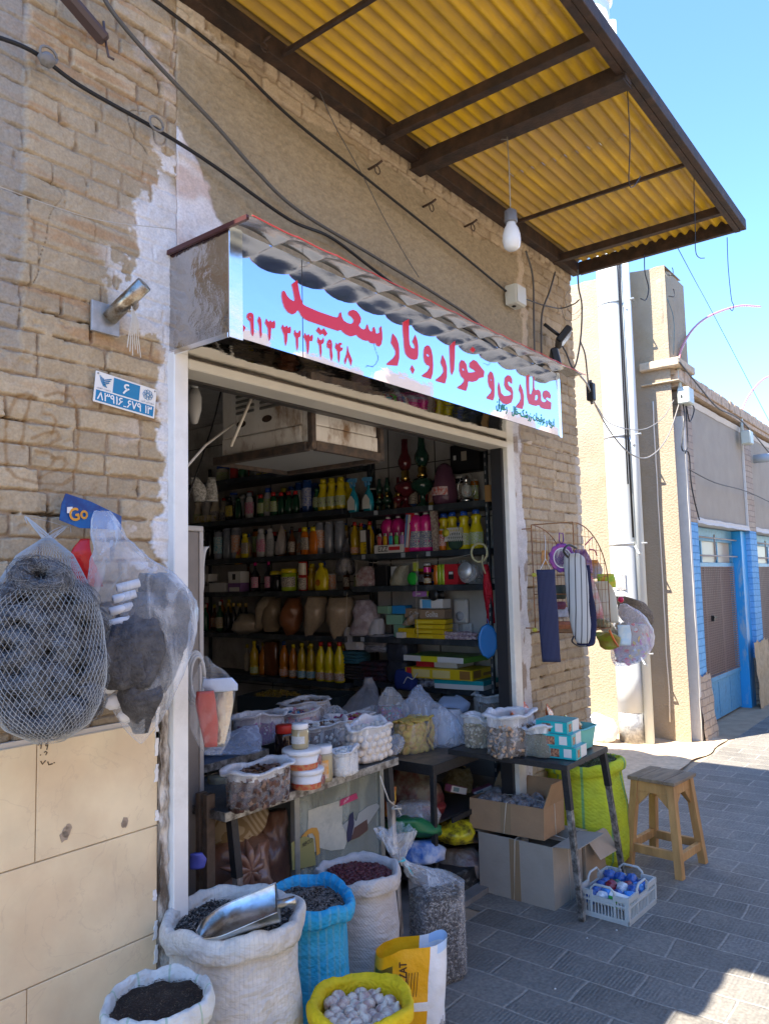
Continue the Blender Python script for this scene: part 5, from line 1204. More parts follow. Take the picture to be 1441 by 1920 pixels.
for i in range(-7,8):
  for j in range(-7,8):
    x_ = (i+.5*(j % 2))*.0188; y_ = j*.0168
    if x_*x_+y_*y_ > .124**2: continue
    l_ = (2.235+x_+rj.uniform(-.002,.002),1.905+y_+rj.uniform(-.002,.002),.473+.012*(1-(x_*x_+y_*y_)/.014)+rj.uniform(-.003,.004))
    rt = (rj.random()*6, rj.random()*6, rj.random()*6)
    if juj is None: juj = ob('jujube', s, M_juj, loc=l_, label='dark red dried jujube in the grey cloth sack', cat='dried fruit', group='jujubes in the grey sack')
    else: copy_thing(juj, l_, rt)
sack('short bright yellow sack of garlic beside the torn orange packet',(1.75,1.49, G),.130,.37, M_y,.30, seed=33, roll=1.06)
gm = mat('garlic_skin',(.70,.62,.50),.5, col2=(.40,.27,.24), vscale=40, stretch=(1,1,.25), bump=.4, bscale=80)
s = MB(); s.lathe([(.004,-.012),(.012,-.014),(.021,-.006),(.023,.004),(.018,.014),(.008,.020),(.005,.030),(.002,.034)], n=18, fn=lambda a, z: 1+.07*abs(math.sin(a*3.5)))
gar = empty('garlic_bulb',(1.765,1.485,.28), 'pink-white garlic bulb in the bright yellow sack', 'garlic', 'garlic bulbs in the yellow sack'); ob('bulb_skin', s, gm, gar)
s = MB(); s.lathe([(.0001,-.0135),(.006,-.0145),(.0075,-.013)], n=10); ob('root_end', s, C('root',.20,.15,.11, rough=.9), gar)
ob('sack_lining', heap((0,0,0),.125,.125,.006,2), C('garlic_under',.25,.19,.18), loc=(1.75,1.49,.30), label='papery skins under the garlic bulbs', cat='garlic', kind='stuff'); k = 0; rj = random.Random(9)
for i in range(-4,5):
  for j in range(-4,5):
    x_ = (i+.5*(j % 2))*.037; y_ = j*.032
    if x_*x_+y_*y_ > .110**2: continue
    l_ = (1.75+x_+rj.uniform(-.004,.004),1.49+y_+rj.uniform(-.004,.004),.324+rj.uniform(-.004,.012)); rt = (rj.uniform(-1.6,1.6), rj.uniform(-1.6,1.6), rj.random()*6)
    if k == 0: gar.location = l_; gar.rotation_euler = rt
    else: copy_thing(gar, l_, rt)
    k += 1
sc = empty('metal_scoop',(1.60,1.74,.595), 'dented steel scoop resting on the rim of the large white sack', 'scoop')
M_sc = mat('scoop_steel',(.55,.58,.60),.28,1., col2=(.32,.31,.28), vscale=7, bump=.15, bscale=30, dirt=(.20,.17,.13), dscale=7)
ra = at(372,1742, Z=.60); rb = at(526,1698, Z=.645)
dx_ = (rb-ra); L_ = dx_.length; ux = dx_.normalized(); uy = Vector((0,0,1)).cross(ux).normalized(); uz = ux.cross(uy)
def scf(u, v, t_=0):
  a = (v-.5)*PI*.86; hw = .078*(1-(1-min(1, u*2.2))**2.2)**.5+.0005 if u < .45 else .078
  lift = .075*(.45+.55*u)
  return (u*L_, hw*math.sin(a)*1.05, lift*(1-math.cos(a))-t_*.002)
uy, uz = uy*math.cos(.12)+uz*math.sin(.12), uz*math.cos(.12)-uy*math.sin(.12)
def scw(p): q = ux*p[0]+uy*p[1]+uz*p[2]; return ra+q-Vector(sc.location)+Vector((0,0,-.03))
s = MB(); s.grid(lambda u, v: scw(scf(u, v)),20,16); s.grid(lambda u, v: scw(scf(u, v,1)),20,16)
s.tube([scw(scf(u/20,0)) for u in range(21)],.0022,5); s.tube([scw(scf(u/20,1)) for u in range(21)],.0022,5)
ob('scoop_blade', s, M_sc, sc)
s = MB(); s.prism([(.082*math.sin(a),.075*(1-math.cos(a))) for a in [(-.43+k/12*.86)*PI for k in range(13)]], scw((L_*.985,0,-.001)), uy, uz, ux,.004)
ob('scoop_back', s, M_sc, sc)
s = MB(); s.tube([scw((L_*.985,0,.035)), scw((L_+.04,0,.035)), scw((L_+.05,0,.035))],.012,10); ob('handle', s, M_sc, sc)
op_ = empty('paper_packet',(2.14,1.63, G), 'torn orange and white packet standing open between the yellow sack and the seed bag', 'packet')
def pk(u, v, off=0):   # v height, u around
  a = u*2*PI; ca, sa = math.cos(a), math.sin(a); x_ = .125*(abs(ca)**.6)*(1 if ca > 0 else -1); y_ = .048*(abs(sa)**.7)*(1 if sa > 0 else -1)
  k = 1-.12*(1-v)**2+.10*v; z = .33*v*(1+.07*ca*v)+.012*nz(a*1.2,4)*v
  return Vector((x_*(1+.03*nz(v*6, ca*2))*(1-.03*v), y_*k+.006*nz(v*9, ca*3), z))
Rk = Matrix.Rotation(-.78,3, 'Z')
def pkw(u, v):
  p = pk(u, v); p = p*(1+0) ; return tuple(Rk @ (p + Vector((.03*v,.015*v,0))))
s = MB(); s.grid(pkw,48,24)
for i, f_ in enumerate(s.f):
  u_ = (i % 48)/48; v_ = (i//48)/24
  ang = u_*2*PI; xk = math.cos(ang)
  s.m[i] = 0
  if xk < .18 and v_ < .97: s.m[i] = 1
  if .40 < v_ < .46: s.m[i] = 0
  if PI < ang < 1.36*PI and .38 < v_ < .86 and xk < -.45: s.m[i] = 2
  if xk > .45 and v_ > .90: s.m[i] = 3
pb = ob('packet_skin', s,[mat('packet_white',(.80,.82,.84),.3, bump=.5, bscale=25), mat('packet_orange',(.85,.42,.01),.3, bump=.5, bscale=25), mat('packet_inside',(.20,.15,.03),.35,.5, bump=.8, bscale=20), C('packet_blue',.45,.62,.85)], op_)
s = MB()
q0 = Vector(pkw(.70,.55)); q1 = Vector(pkw(.70,.80)); uu = (q1-q0).normalized(); rt_ = (Vector(pkw(.78,.6))-Vector(pkw(.70,.6))).normalized(); nn = rt_.cross(uu)
write(s, 'IZZAT', Rk @ Vector((-.002,-.074,.238)),(0,0,1), Rk @ Vector((-1,0,0)),.075,.024,0, bold=.0012)
for k in range(4): a_ = q0+nn*.006+rt_*(.046+.010*k)+uu*.005; s.tube([a_, a_+uu*.075],.0012,4)
ob('lettering', s, C('brown_ink',.06,.025,.01), op_)
s = MB(); q0 = Vector(pkw(.865,.06)); q1 = Vector(pkw(.865,.34)); uu = (q1-q0).normalized(); rt_ = (Vector(pkw(.93,.2))-Vector(pkw(.865,.2))).normalized(); nn = rt_.cross(uu)
for k in range(7): a_ = q0+nn*.004+rt_*(.004+.0055*k)+uu*.005; s.tube([a_, a_+uu*(.07+.01*(k % 3))],.0006+.0003*(k % 2),4)
ob('fine_print', s, C('label_ink',.03,.03,.06), op_)
seedc = Vector((2.60,1.81, G)); M_sd = [C('sd1',.10,.10,.10), C('sd2',.30,.29,.27), C('sd3',.05,.05,.055)]
def boxbag(cx, cy, rx, ry, h, rot, seed, z0=0., n=40, K=16, top=1.):
  s = MB(); vs_ = []
  for i in range(K+1):
    z = i/K
    for j in range(n):
      a = 2*PI*j/n; ca, sa = math.cos(a), math.sin(a); e_ = .5
      x_ = rx*abs(ca)**e_*(1 if ca > 0 else -1); y_ = ry*abs(sa)**e_*(1 if sa > 0 else -1)
      k = 1+.03*noise.noise(Vector((ca*3+seed, sa*3, z*4)))-.10*max(0,.06-z)/.06; t_ = top*z+(1-z)
      vs_.append(Vector((x_*k*t_, y_*k*t_, z0+h*z)))
  Rm = Matrix.Rotation(rot,3, 'Z'); vs_ = [Rm @ v + Vector((cx, cy,0)) for v in vs_]
  s.add(vs_,[(i*n+j, i*n+(j+1) % n,(i+1)*n+(j+1) % n,(i+1)*n+j) for i in range(K) for j in range(n)],0, True); s.f.append(tuple(range(n))[::-1]); s.m.append(0); s.s.append(False)
  return s
s = boxbag(0,0,.098,.078,.32,-.45,2)
body = MB(); body.v = list(s.v); body.f = list(s.f); body.m = [3]*len(s.f); body.s = list(s.s)
rnd = random.Random(2); sprinkle(body, surf_samples(s,3600, rnd), 'seed',(.0105,.0028,.0015), rnd,3,.12)
hp = heap((0,0,.315),.09,.075,.01,1,3); body.add(hp.v, hp.f,3, True); sprinkle(body, disc_pts((0,0,.32),.09,.075,500, rnd,.01), 'seed',(.0105,.0028,.0015), rnd,3)
ob('striped_seeds', body, M_sd+[DB], loc=seedc, label='long grey striped sunflower seeds packed in the clear standing bag', cat='seeds', kind='stuff')
s = boxbag(0,0,.102,.082,.36,-.45,2, top=1.0); n_ = 40
ring0 = [Vector(v) for v in s.v[-n_:]]
nk = at(752,1615, Z=.46)-seedc; vs_ = []
for k in range(1,15):      # shoulder, neck, frilled tuft
  t_ = k/14
  for j, v in enumerate(ring0):
    if t_ < .55: q = t_/.55; r_ = (1-q)**1.2*.92+.08; c_ = Vector((0,0,.36)).lerp(nk, q**1.1); z_ = .015*nz(j*.6, q*4)
    else: q = (t_-.55)/.45; r_ = .10+.62*q; c_ = nk.lerp(nk+Vector((-.01,.02,.12)), q); z_ = .035*nz(j*.55, q*3)
    vs_.append(Vector((v.x*r_, v.y*r_,0))*(1+.35*nz(j*.9, t_*5)*(1 if t_ > .2 else 0))+c_+Vector((0,0,z_)))
o0 = len(s.v); s.v += [tuple(v) for v in vs_]
for i in range(14):
  for j in range(n_):
    a_ = o0-n_+i*n_+j; b_ = o0-n_+i*n_+(j+1) % n_; s.f.append((a_, b_, b_+n_, a_+n_)); s.m.append(0 if i < 1 else 1); s.s.append(True)
tb = ob('tied_bag', s,[FILM3, FILM2], loc=seedc, label='clear plastic bag of striped seeds, tied in a frilled knot, on the paving', cat='bag')
s = MB(); s.tube([nk+Vector((.014*math.cos(a),.014*math.sin(a),-.003+.002*a)) for a in [k*.5 for k in range(15)]]+[nk+Vector((.03,-.01,-.03)), nk+Vector((.045,-.02,-.06))],.004,5); ob('twist_tie', s, C('cyan_ribbon',.05,.50,.60), tb)
sack('tall lime green woven sack with green stripes behind the table legs',(4.09,1.84, G),.205,.555, M_yg,.535, seed=44, roll=1.0, belly=1.08)
contents('dried_leaves', 'dry dark green leaves filling the lime green sack', 'herbs',(4.09,1.84,.54),.19,.19,.03,6, mat('leaf_fill',(.04,.05,.02),.95, var=.4, vscale=60, bump=1, bscale=120),[C('leaf1',.07,.10,.035), C('leaf2',.12,.14,.06), C('leaf3',.04,.05,.025)], 'seed',(.016,.0022,.0012),1700, lay=.8)
M_wood = mat('oiled_wood',(.50,.28,.10),.55, col2=(.36,.19,.065), vscale=9, var=.25, stretch=(1,1,.18), bump=.25, bscale=60)
M_wtop = mat('weathered_board',(.26,.19,.12),.7, col2=(.19,.14,.09), vscale=14, var=.25, stretch=(.25,1,1), bump=.5, bscale=50)
stc = Vector((4.27,1.47,0)); st = empty('wooden_stool', stc, 'square wooden stool with splayed legs standing on the paving', 'stool', rotz=-.10)
HT = .475
for (sx_, sy_) in ((-1,-1),(-1,1),(1,-1),(1,1)):
  s = MB(); a_ = Vector((sx_*.108, sy_*.098, HT-.02)); b_ = Vector((sx_*.150, sy_*.138,0)); w_ = .019
  vs_ = [b_+Vector((i*w_, j*w_,0)) for i, j in ((-1,-1),(1,-1),(1,1),(-1,1))]+[a_+Vector((i*w_, j*w_,0)) for i, j in ((-1,-1),(1,-1),(1,1),(-1,1))]
  s.add(vs_,[(3,2,1,0),(4,5,6,7),(0,1,5,4),(1,2,6,5),(2,3,7,6),(3,0,4,7)]); ob('leg', s, M_wood, st)
def rail(x0, y0, x1, y1, z0, z1, w_=.012, nm='rail'):
  s = MB(); d_ = Vector((x1-x0, y1-y0,0)); l_ = d_.length; an = math.atan2(d_.y, d_.x); s.bbox(0, l_,-w_, w_, z0, z1,.002, mtx=Matrix.Translation((x0, y0,0)) @ Matrix.Rotation(an,4, 'Z')); ob(nm, s, M_wood, st)
for z0, z1, ex in ((.398,.455,.0),(.075,.118,.03)):
  a_, b_ = .109+ex*.98,.099+ex*.98
  if ex == 0: a_ -= .0;
  rail(-a_,-b_, a_,-b_, z0, z1); rail(-a_, b_, a_, b_, z0+(.02 if ex else 0), z1+(.02 if ex else 0)); rail(-a_,-b_,-a_, b_, z0+(.01 if ex else 0), z1+(.01 if ex else 0)); rail(a_,-b_, a_, b_, z0+(.01 if ex else 0), z1+(.01 if ex else 0))
for sy_ in (-1,1):
  for sx_ in (-1,1):
    s = MB(); s.prism([(sx_*.098,.398),(sx_*.03,.398),(sx_*.04,.385),(sx_*.105,.32)],(0, sy_*.103-.008,0),(1,0,0),(0,0,1),(0,1,0),.016); ob('corner_brace', s, M_wood, st)
    s = MB(); s.prism([(sy_*.085,.398),(sy_*.02,.398),(sy_*.03,.385),(sy_*.092,.32)],(sx_*.113-.008,0,0),(0,1,0),(0,0,1),(1,0,0),.016); ob('corner_brace', s, M_wood, st)
for k in range(4):
  s = MB(); y0 = -.130+k*.0655; s.bbox(-.142,.142, y0, y0+.0635, HT-.018, HT+.004*(k % 2)*.5,.003); ob('seat_board', s, M_wtop, st)
cr = empty('plastic_crate',(3.60,1.475, G), 'light grey plastic crate with slotted sides holding coloured bundles', 'crate', rotz=-.04); M_cr = mat('crate_grey',(.42,.46,.46),.4, var=.06)
lx, ly, lz = .160,.120,.118
s = MB(); s.bbox(-lx, lx,-ly, ly,.004,.012,.002); ob('crate_bottom', s, M_cr, cr)
for (ax_, sg_) in (('x',-1),('x',1),('y',-1),('y',1)):
  L2 = ly if ax_ == 'x' else lx; W2 = lx if ax_ == 'x' else ly; s = MB()
  def wb(a0, a1, z0, z1, t0=0., t1=.006):
    d0, d1 = (W2-t1, W2-t0)
    if sg_ < 0: d0, d1 = -(W2-t0),-(W2-t1)
    if ax_ == 'x': s.box(d0, d1, a0, a1, z0, z1)
    else: s.box(a0, a1, d0, d1, z0, z1)
  wb(-L2, L2,.0,.022); wb(-L2, L2,.072,.080,-.003,.006); wb(-L2,-.05, lz-.022, lz,-.004,.006); wb(.05, L2, lz-.022, lz,-.004,.006)
  k = -L2
  nsl = int(L2*2/.016)
  for q in range(nsl+1):
    a0 = -L2+q*(2*L2-.005)/nsl; wb(a0, a0+.005,.022, lz-.022,.001,.005)
  for a0 in (-L2, L2-.018,-.062,.050): wb(a0, a0+.012+.006*(abs(a0) > .1),.022, lz-.0225,-.002,.0008)
  hp_ = [(-.062, lz-.02),(-.055, lz+.012),(-.035, lz+.028),(.035, lz+.028),(.055, lz+.012),(.062, lz-.02)]
  P_ = [Vector((sg_*(W2-.002), a, z)) if ax_ == 'x' else Vector((a, sg_*(W2-.002), z)) for a, z in hp_]
  s.tube(P_,.0055,6); wb(-.05,.05, lz-.050, lz-.022)
  ob('side_panel', s, M_cr, cr)
cols = [('dark blue',(.03,.10,.35)),('dark green',(.03,.14,.10)),('dark red',(.20,.015,.03)),('bright blue',(.05,.25,.65)),('clear wrapped',(.55,.60,.66)),('red',(.40,.03,.05))]
rj = random.Random(4); k = 0
for i in range(5):
  for j in range(4):
    x_ = -.120+i*.058; y_ = -.080+j*.053
    if i == 0 and j < 2: continue
    cn, cc = cols[(i*3+j*2+i*j) % 6];
    s = lump(.031,.030,.031, i*7+j, n=14, k=8, amp=.25, fl=False)
    ob('wrapped_ball', s, mat('wrap_'+cn.replace(' ', '_'), cc,.18, coat=.5, var=.35, vscale=30, bump=1, bscale=50), loc=(3.60+x_,1.475+y_,.045+rj.uniform(0,.025)), label=cn+' film wrapped bundle in the grey crate', cat='bundle', group=cn+' bundles in the crate'); k += 1
carton('small_carton', 'green and white little carton leaning in the grey crate corner', 'box',(3.485,1.42,.06),(.035,.09,.06),.0, C('cardwhite',.75,.78,.76),[('-x',.0,.0,.45,1., C('leafgreen',.06,.42,.08)),('-y',0,.1,1,.9, C('leafgreen',0,0,0))], tilt=(.15,-.35))
M_cd = mat('grey_cardboard',(.31,.28,.235),.85, var=.07, vscale=5, bump=.15, bscale=70); M_cd2 = mat('brown_cardboard',(.30,.19,.105),.85, var=.1, vscale=6, bump=.15, bscale=70); M_cdin = mat('cardboard_inside',(.22,.16,.10),.9)
def openbox(name, label, base, dims, rotz, m, flaps, tilt=0, th=.004, string=True):
  lx, ly, lz = dims; e = empty(name, base, label, 'box', rotz=rotz, rot=(0, tilt, rotz))
  s = MB(); x, y = lx/2, ly/2
  s.box(-x, x,-y, y,0, th)
  s.box(-x,-x+th,-y, y, th, lz); s.box(x-th, x,-y, y, th, lz); s.box(-x+th, x-th,-y,-y+th, th, lz); s.box(-x+th, x-th, y-th, y, th, lz); ob('box_body', s, m, e)
  for (sd, ang, ln) in flaps:
    s = MB(); L2 = (y if 'x' in sd else x)-.004
    M_ = {'-x': Matrix.Translation((-x,0, lz)) @ Matrix.Rotation(PI,4, 'Z'), '+x': Matrix.Translation((x,0, lz)), '-y': Matrix.Translation((0,-y, lz)) @ Matrix.Rotation(-PI/2,4, 'Z'), '+y': Matrix.Translation((0, y, lz)) @ Matrix.Rotation(PI/2,4, 'Z')}[sd]
    M_ = M_ @ Matrix.Rotation(-ang,4, 'Y'); s.add([M_ @ Vector(p) for p in ((0,-L2,0),(ln,-L2+.008,0),(ln,L2-.008,0),(0,L2,0),(0,-L2,th*.8),(ln,-L2+.008,th*.8),(ln,L2-.008,th*.8),(0,L2,th*.8))],[(3,2,1,0),(4,5,6,7),(0,1,5,4),(1,2,6,5),(2,3,7,6),(3,0,4,7)])
    ob('flap', s, m, e)
  s = MB(); s.box(-x-.0012,-x-.0004,-.028,.028,.0, lz-.002); ob('tape_strip', s, mat('brown_tape',(.27,.19,.11),.25), e)
  if string:
    s = MB(); o_ = .0025
    s.tube([(-x-o_,.01,.0),(-x-o_,-.005, lz),(0,.0, lz+.012),(x+o_,.01, lz),(x+o_,.01,0)],.0017,5)
    s.tube([(.01,-y-o_,0),(0,-y-o_, lz),(0,0, lz+.014),(0, y+o_, lz),(0, y+o_,0)],.0017,5); ob('string', s, M_rope, e)
  return e
b1 = openbox('cardboard_box', 'large grey cardboard box tied with string on the paving',(3.555,1.90, G),(.30,.41,.285),-.03, M_cd,[('+x',-.25,.10),('-y',.10,.13),('+y',-.1,.12)])
b2 = openbox('cardboard_box', 'smaller brown cardboard box with an open lid on top of the grey one',(3.53,1.955,.300),(.25,.40,.145),.05, M_cd2,[('-y',1.25,.12),('+x',.9,.10)], tilt=.05)
b3 = openbox('cardboard_box', 'light cardboard box standing behind the others against the lime sack',(3.86,1.86, G),(.22,.36,.24),-.08, mat('tan_cardboard',(.38,.30,.22),.85, var=.08),[('-y',-.9,.12),('-x',-.2,.08)], string=False)
s = MB(); s.grid(lambda u, v: (3.50+.03*u,1.70+.11*v+.01*nz(u*9, v*3),.26+.17*u-.04*v+.01*nz(v*9,3)),6,6, sm=False)
rj = random.Random(14)
for i in range(3):
  for j in range(5):
    s = lump(.036,.034,.026, i*5+j+60, n=14, k=8, amp=.3, fl=False)
    ob('wrapped_bundle', s, plastic('grey_film',(.35,.34,.36),.45,.85,30,.2,.3), loc=(3.455+i*.072,1.80+j*.075,.40+rj.uniform(0,.02)), label='crumpled clear wrapped bundle in the brown cardboard box', cat='bundle', group='bundles in the brown box')
s = MB(); s.box(3.44,3.62,1.79,2.13,.395,.40); ob('packed_goods', s, C('dim_goods',.16,.14,.13), label='layer of dull goods under the wrapped bundles', cat='goods', kind='stuff')
# tables and glass cases
M_tab = mat('worn_steel_top',(.055,.065,.075),.35,.3, var=.3, vscale=9, dirt=(.16,.16,.16), dscale=8)
M_ang = mat('angle_iron',(.42,.42,.40),.45,.7, col2=(.12,.11,.10), vscale=25, var=.25)
M_dang = mat('dark_angle_iron',(.03,.03,.032),.5,.3, var=.3, vscale=30)
M_leg = mat('scuffed_leg',(.50,.46,.40),.6,.2, col2=(.16,.13,.11), vscale=35, stretch=(1,1,.2))
def table(name, label, x0, x1, y0, y1, z, legs, edge=M_ang, top=M_tab, th=.028, cat='table'):
  o = Vector(((x0+x1)/2,(y0+y1)/2,0)); e = empty(name, o, label, cat)
  def P(mb, nm, m, **k): mb.v = [tuple(Vector(v)-o) for v in mb.v]; return ob(nm, mb, m, e, **k)
  s = MB(); s.bbox(x0+.004, x1-.004, y0+.004, y1-.004, z-.012, z,.001); P(s, 'table_top', top)
  s = MB(); s.bbox(x0, x1, y0, y0+.003, z-th, z+.003,.0008); s.bbox(x0, x0+.003, y0+.0035, y1, z-th, z+.003,.0008); s.bbox(x1-.003, x1, y0+.0035, y1, z-th, z+.003,.0008); s.bbox(x0+.0035, x1-.0035, y1-.003, y1, z-th, z+.003,.0008)
  for k in range(6): s.lathe([(.004,0),(.003,.002),(0,.002)],(x0+.05+k*(x1-x0-.1)/5, y0, z-.018),6, mtx=Matrix.Rotation(PI/2,4, 'X'))
  P(s, 'metal_edge', edge)
  for (tx, ty, bx, by, m1, split) in legs:
    a_ = Vector((tx, ty, z-.013)); b_ = Vector((bx, by,0)); mid = a_.lerp(b_, split); w_ = .0125
    for (p_, q_, mm, nm) in ((a_, mid, M_dang, 'leg_socket'),(mid, b_, m1, 'leg')):
      if (p_-q_).length < .01: continue
      s = MB(); ww = w_*1.15 if nm == 'leg_socket' else w_
      vs_ = [q_+Vector((i*ww, j*ww,0)) for i, j in ((-1,-1),(1,-1),(1,1),(-1,1))]+[p_+Vector((i*ww, j*ww,0)) for i, j in ((-1,-1),(1,-1),(1,1),(-1,1))]
      s.add(vs_,[(3,2,1,0),(4,5,6,7),(0,1,5,4),(1,2,6,5),(2,3,7,6),(3,0,4,7)]); P(s, nm, mm)
  return e
T1, T3 = .78,.715
X1a, X1b, Y1a, Y1b = 1.765,2.735,2.085,2.56
tA = table('steel_table', 'long steel edged table across the doorway with a worn dark top', X1a, X1b, Y1a, Y1b, T1,
  [(X1a+.05, Y1a+.03, X1a+.10, Y1a-.02, M_leg,.28),(X1b-.04, Y1a+.03, X1b+.02, Y1a+.03, M_leg,.22),(X1a+.05, Y1b-.05, X1a+.08, Y1b-.03, M_leg,.2),(X1b-.05, Y1b-.05, X1b-.02, Y1b-.03, M_leg,.2)])
s = MB(); s.tube([at(712,1455,Y=2.07), at(728,1500,Y=2.07), at(741,1512,Y=2.07)],.003,5); s.tube([at(743,1515,Y=2.07)+Vector((.02*math.cos(k),.02*math.sin(k),.004*math.sin(k*2))) for k in range(14)],.0035,5); s.tube([at(745,1515,Y=2.06), at(752,1528,Y=2.06)],.003,4)
loc_ob('tied_string', s, M_rope, at(743,1515,Y=2.07), label='white string knotted round the right leg of the long table', cat='string')
p = at(450,1419, Y=2.50); T2 = p.z
table('side_table', 'blue topped table set back inside the doorway on the left',1.62,2.36,2.50,2.95, T2,[(1.67,2.54,1.67,2.54,M_dang,.5),(2.32,2.54,2.32,2.54,M_dang,.5),(1.67,2.9,1.67,2.9,M_dang,.5),(2.32,2.9,2.32,2.9,M_dang,.5)], top=mat('blue_top',(.05,.09,.16),.3, var=.2))
cA = at(827,1431, Z=.735)
VX0, VY0 = 3.075,2.14
vz_ = at(827,1431, Y=VY0).z
vit = empty('glass_case',(3.4,2.45,.03), 'dark framed glass case with a worn wooden top inside the right of the door', 'display case'); VO = Vector((3.4,2.45,.03))
def vp(nm, mb, m): mb.v = [tuple(Vector(v)-VO) for v in mb.v]; return ob(nm, mb, m, vit)
VX1, VY1 = 3.80,2.80; VZ = vz_
s = MB(); s.bbox(VX0, VX1, VY0, VY1, VZ-.014, VZ,.002); vp('case_top', s, mat('scuffed_wood_top',(.20,.14,.09),.55, col2=(.05,.045,.04), vscale=7, var=.3))
s = MB(); s.bbox(VX0-.006, VX1, VY0-.006, VY0-.001, VZ-.045, VZ+.004,.001); s.bbox(VX0-.006, VX0-.001, VY0, VY1, VZ-.045, VZ+.004,.001); vp('top_edge', s, M_dang)
for x_, y_ in ((VX0+.008, VY0+.008),(VX1-.012, VY0+.008),(VX0+.008, VY1-.01),(VX1-.012, VY1-.01)):
  s = MB(); s.bbox(x_-.012, x_+.012, y_-.012, y_+.012,.03, VZ-.015,.001); vp('post', s, M_dang)
s = MB(); s.bbox(VX0, VX1+.25, VY0-.008, VY0+.02,.002,.115,.002); vp('base_board', s, mat('scuffed_base',(.03,.03,.032),.5, col2=(.012,.012,.012), vscale=20, dirt=(.22,.22,.21), dscale=16, stretch=(1,1,2)))
s = MB(); s.box(VX0+.02, VX1, VY0+.02, VY1,.10,.115); s.box(VX0+.02, VX1, VY0+.05, VY1,.37,.380); vp('case_shelf', s, C('case_dark',.03,.03,.035))
s = MB(); s.bbox(VX0+.15, VX1, VY0-.004, VY0+.006,.37,.395,.001); vp('rail', s, M_dang)
gl = empty('papered_glass_case',(2.45,2.42,.03), 'aluminium framed glass case under the long table with torn papers stuck to its pane', 'display case'); GO = Vector((2.45,2.42,.03))
def gp(nm, mb, m, **k): mb.v = [tuple(Vector(v)-GO) for v in mb.v]; return ob(nm, mb, m, gl, **k)
GX0, GX1, GY = at(556,1560, Y=2.19).x, at(716,1560, Y=2.19).x,2.19
M_al = mat('dull_aluminium',(.34,.35,.32),.4,.6, var=.15, vscale=14)
for x_ in (GX0, GX1):
  s = MB(); s.bbox(x_-.014, x_+.014, GY-.006, GY+.02,.03,.735,.002); gp('post', s, M_al)
for z_ in (.05,.30,.725):
  s = MB(); s.bbox(GX0+.0145, GX1-.0145, GY-.004, GY+.018, z_-.012, z_+.012,.002); gp('rail', s, M_al)
s = MB(); s.box(GX0, GX1, GY+.02,2.62,.03,.045); s.box(GX0, GX1,2.60,2.62,.045,.73); s.box(GX1+.001, GX1+.005, GY+.02,2.6,.045,.73); gp('case_body', s, mat('case_grey',(.12,.13,.12),.5, var=.3))
s = MB(); s.box(GX0+.015, GX1-.015, GY+.004, GY+.007,.06,.71); gp('glass_pane', s, plastic('dusty_pane',(.50,.56,.50),.16,.5,8,.1,.25,.1))
def paper(nm, pts, m, y=GY+.002, lab=None):
  s = MB(); P = [at(*q, Y=y) for q in pts]; tri = tessellate_polygon([P]); s.add(P,[tuple(t_) for t_ in tri]); s.add([q+Vector((0,.0012,0)) for q in P],[tuple(t_) for t_ in tri]); return gp(nm, s, m, label=lab)
M_pap = mat('torn_paper',(.50,.50,.42),.8, col2=(.42,.43,.37), vscale=20, dirt=(.33,.33,.28), dscale=12)
paper('torn_paper',[(578,1520),(600,1512),(615,1508),(640,1500),(642,1520),(641,1545),(655,1556),(652,1575),(645,1592),(620,1595),(600,1590),(588,1600),(577,1560)], M_pap, lab='largest pale green torn sheet on the glass')
paper('torn_paper',[(642,1548),(660,1532),(668,1540),(672,1525),(690,1512),(706,1506),(712,1512),(700,1530),(690,1545),(668,1556),(655,1572)], C('pap2',.32,.34,.33, rough=.8), y=GY+.0005)
paper('brown_paper',[(658,1575),(664,1552),(688,1536),(690,1556),(672,1570)], C('pap3',.10,.055,.045, rough=.8), y=GY-.0005)
paper('dark_blue_paper',[(650,1562),(655,1530),(662,1522),(664,1545),(658,1575),(651,1580)], C('pap4',.03,.03,.07, rough=.8), y=GY-.001)
paper('pink_card',[(637,1512),(638,1500),(668,1487),(671,1497)], C('pink_card',.42,.03,.12, rough=.4), y=GY-.0015)
s = MB(); p = at(645,1506,Y=GY-.003); [s.tube([p+Vector((.012*k,0,.004*k)), p+Vector((.012*k+.006,0,.004*k+.012))],.0016,4) for k in range(3)]; gp('card_lettering', s, C('pinkw',.75,.6,.62))
paper('orange_card',[(566,1568),(577,1556),(585,1552),(594,1552),(598,1562),(600,1600),(594,1604),(591,1570),(586,1562),(578,1564),(568,1576)], C('orange_card',.55,.28,.05, rough=.5), y=GY-.001)
paper('olive_card',[(546,1580),(570,1568),(588,1572),(592,1622),(548,1632)], C('olive_card',.27,.25,.09, rough=.7), y=GY-.0025)
s = MB(); p = at(549,1590,Y=GY-.004); write(s, 'COBR', at(586,1578,Y=GY-.004),(-.98,0,-.12),(.05,0,1),.062,.016); gp('card_lettering', s, C('inkd',.02,.02,.02))
s = MB(); s.bbox(-.018,.018,-.012,.012,0,.80,.001); s.bbox(-.018,.018,.03,.05,0,.80,.001); loc = at(392,1600, Y=2.18); ob('wooden_post', s, mat('old_timber',(.12,.085,.06),.7, var=.3, vscale=20), loc=(loc.x,2.18,.03), label='old timber post standing just inside the left of the doorway', cat='post')
p = at(366,1120, Y=2.30); e = empty('tall_grey_cabinet',(p.x-.05,2.36,.03), 'tall narrow grey cabinet edge inside the left of the doorway', 'cabinet')
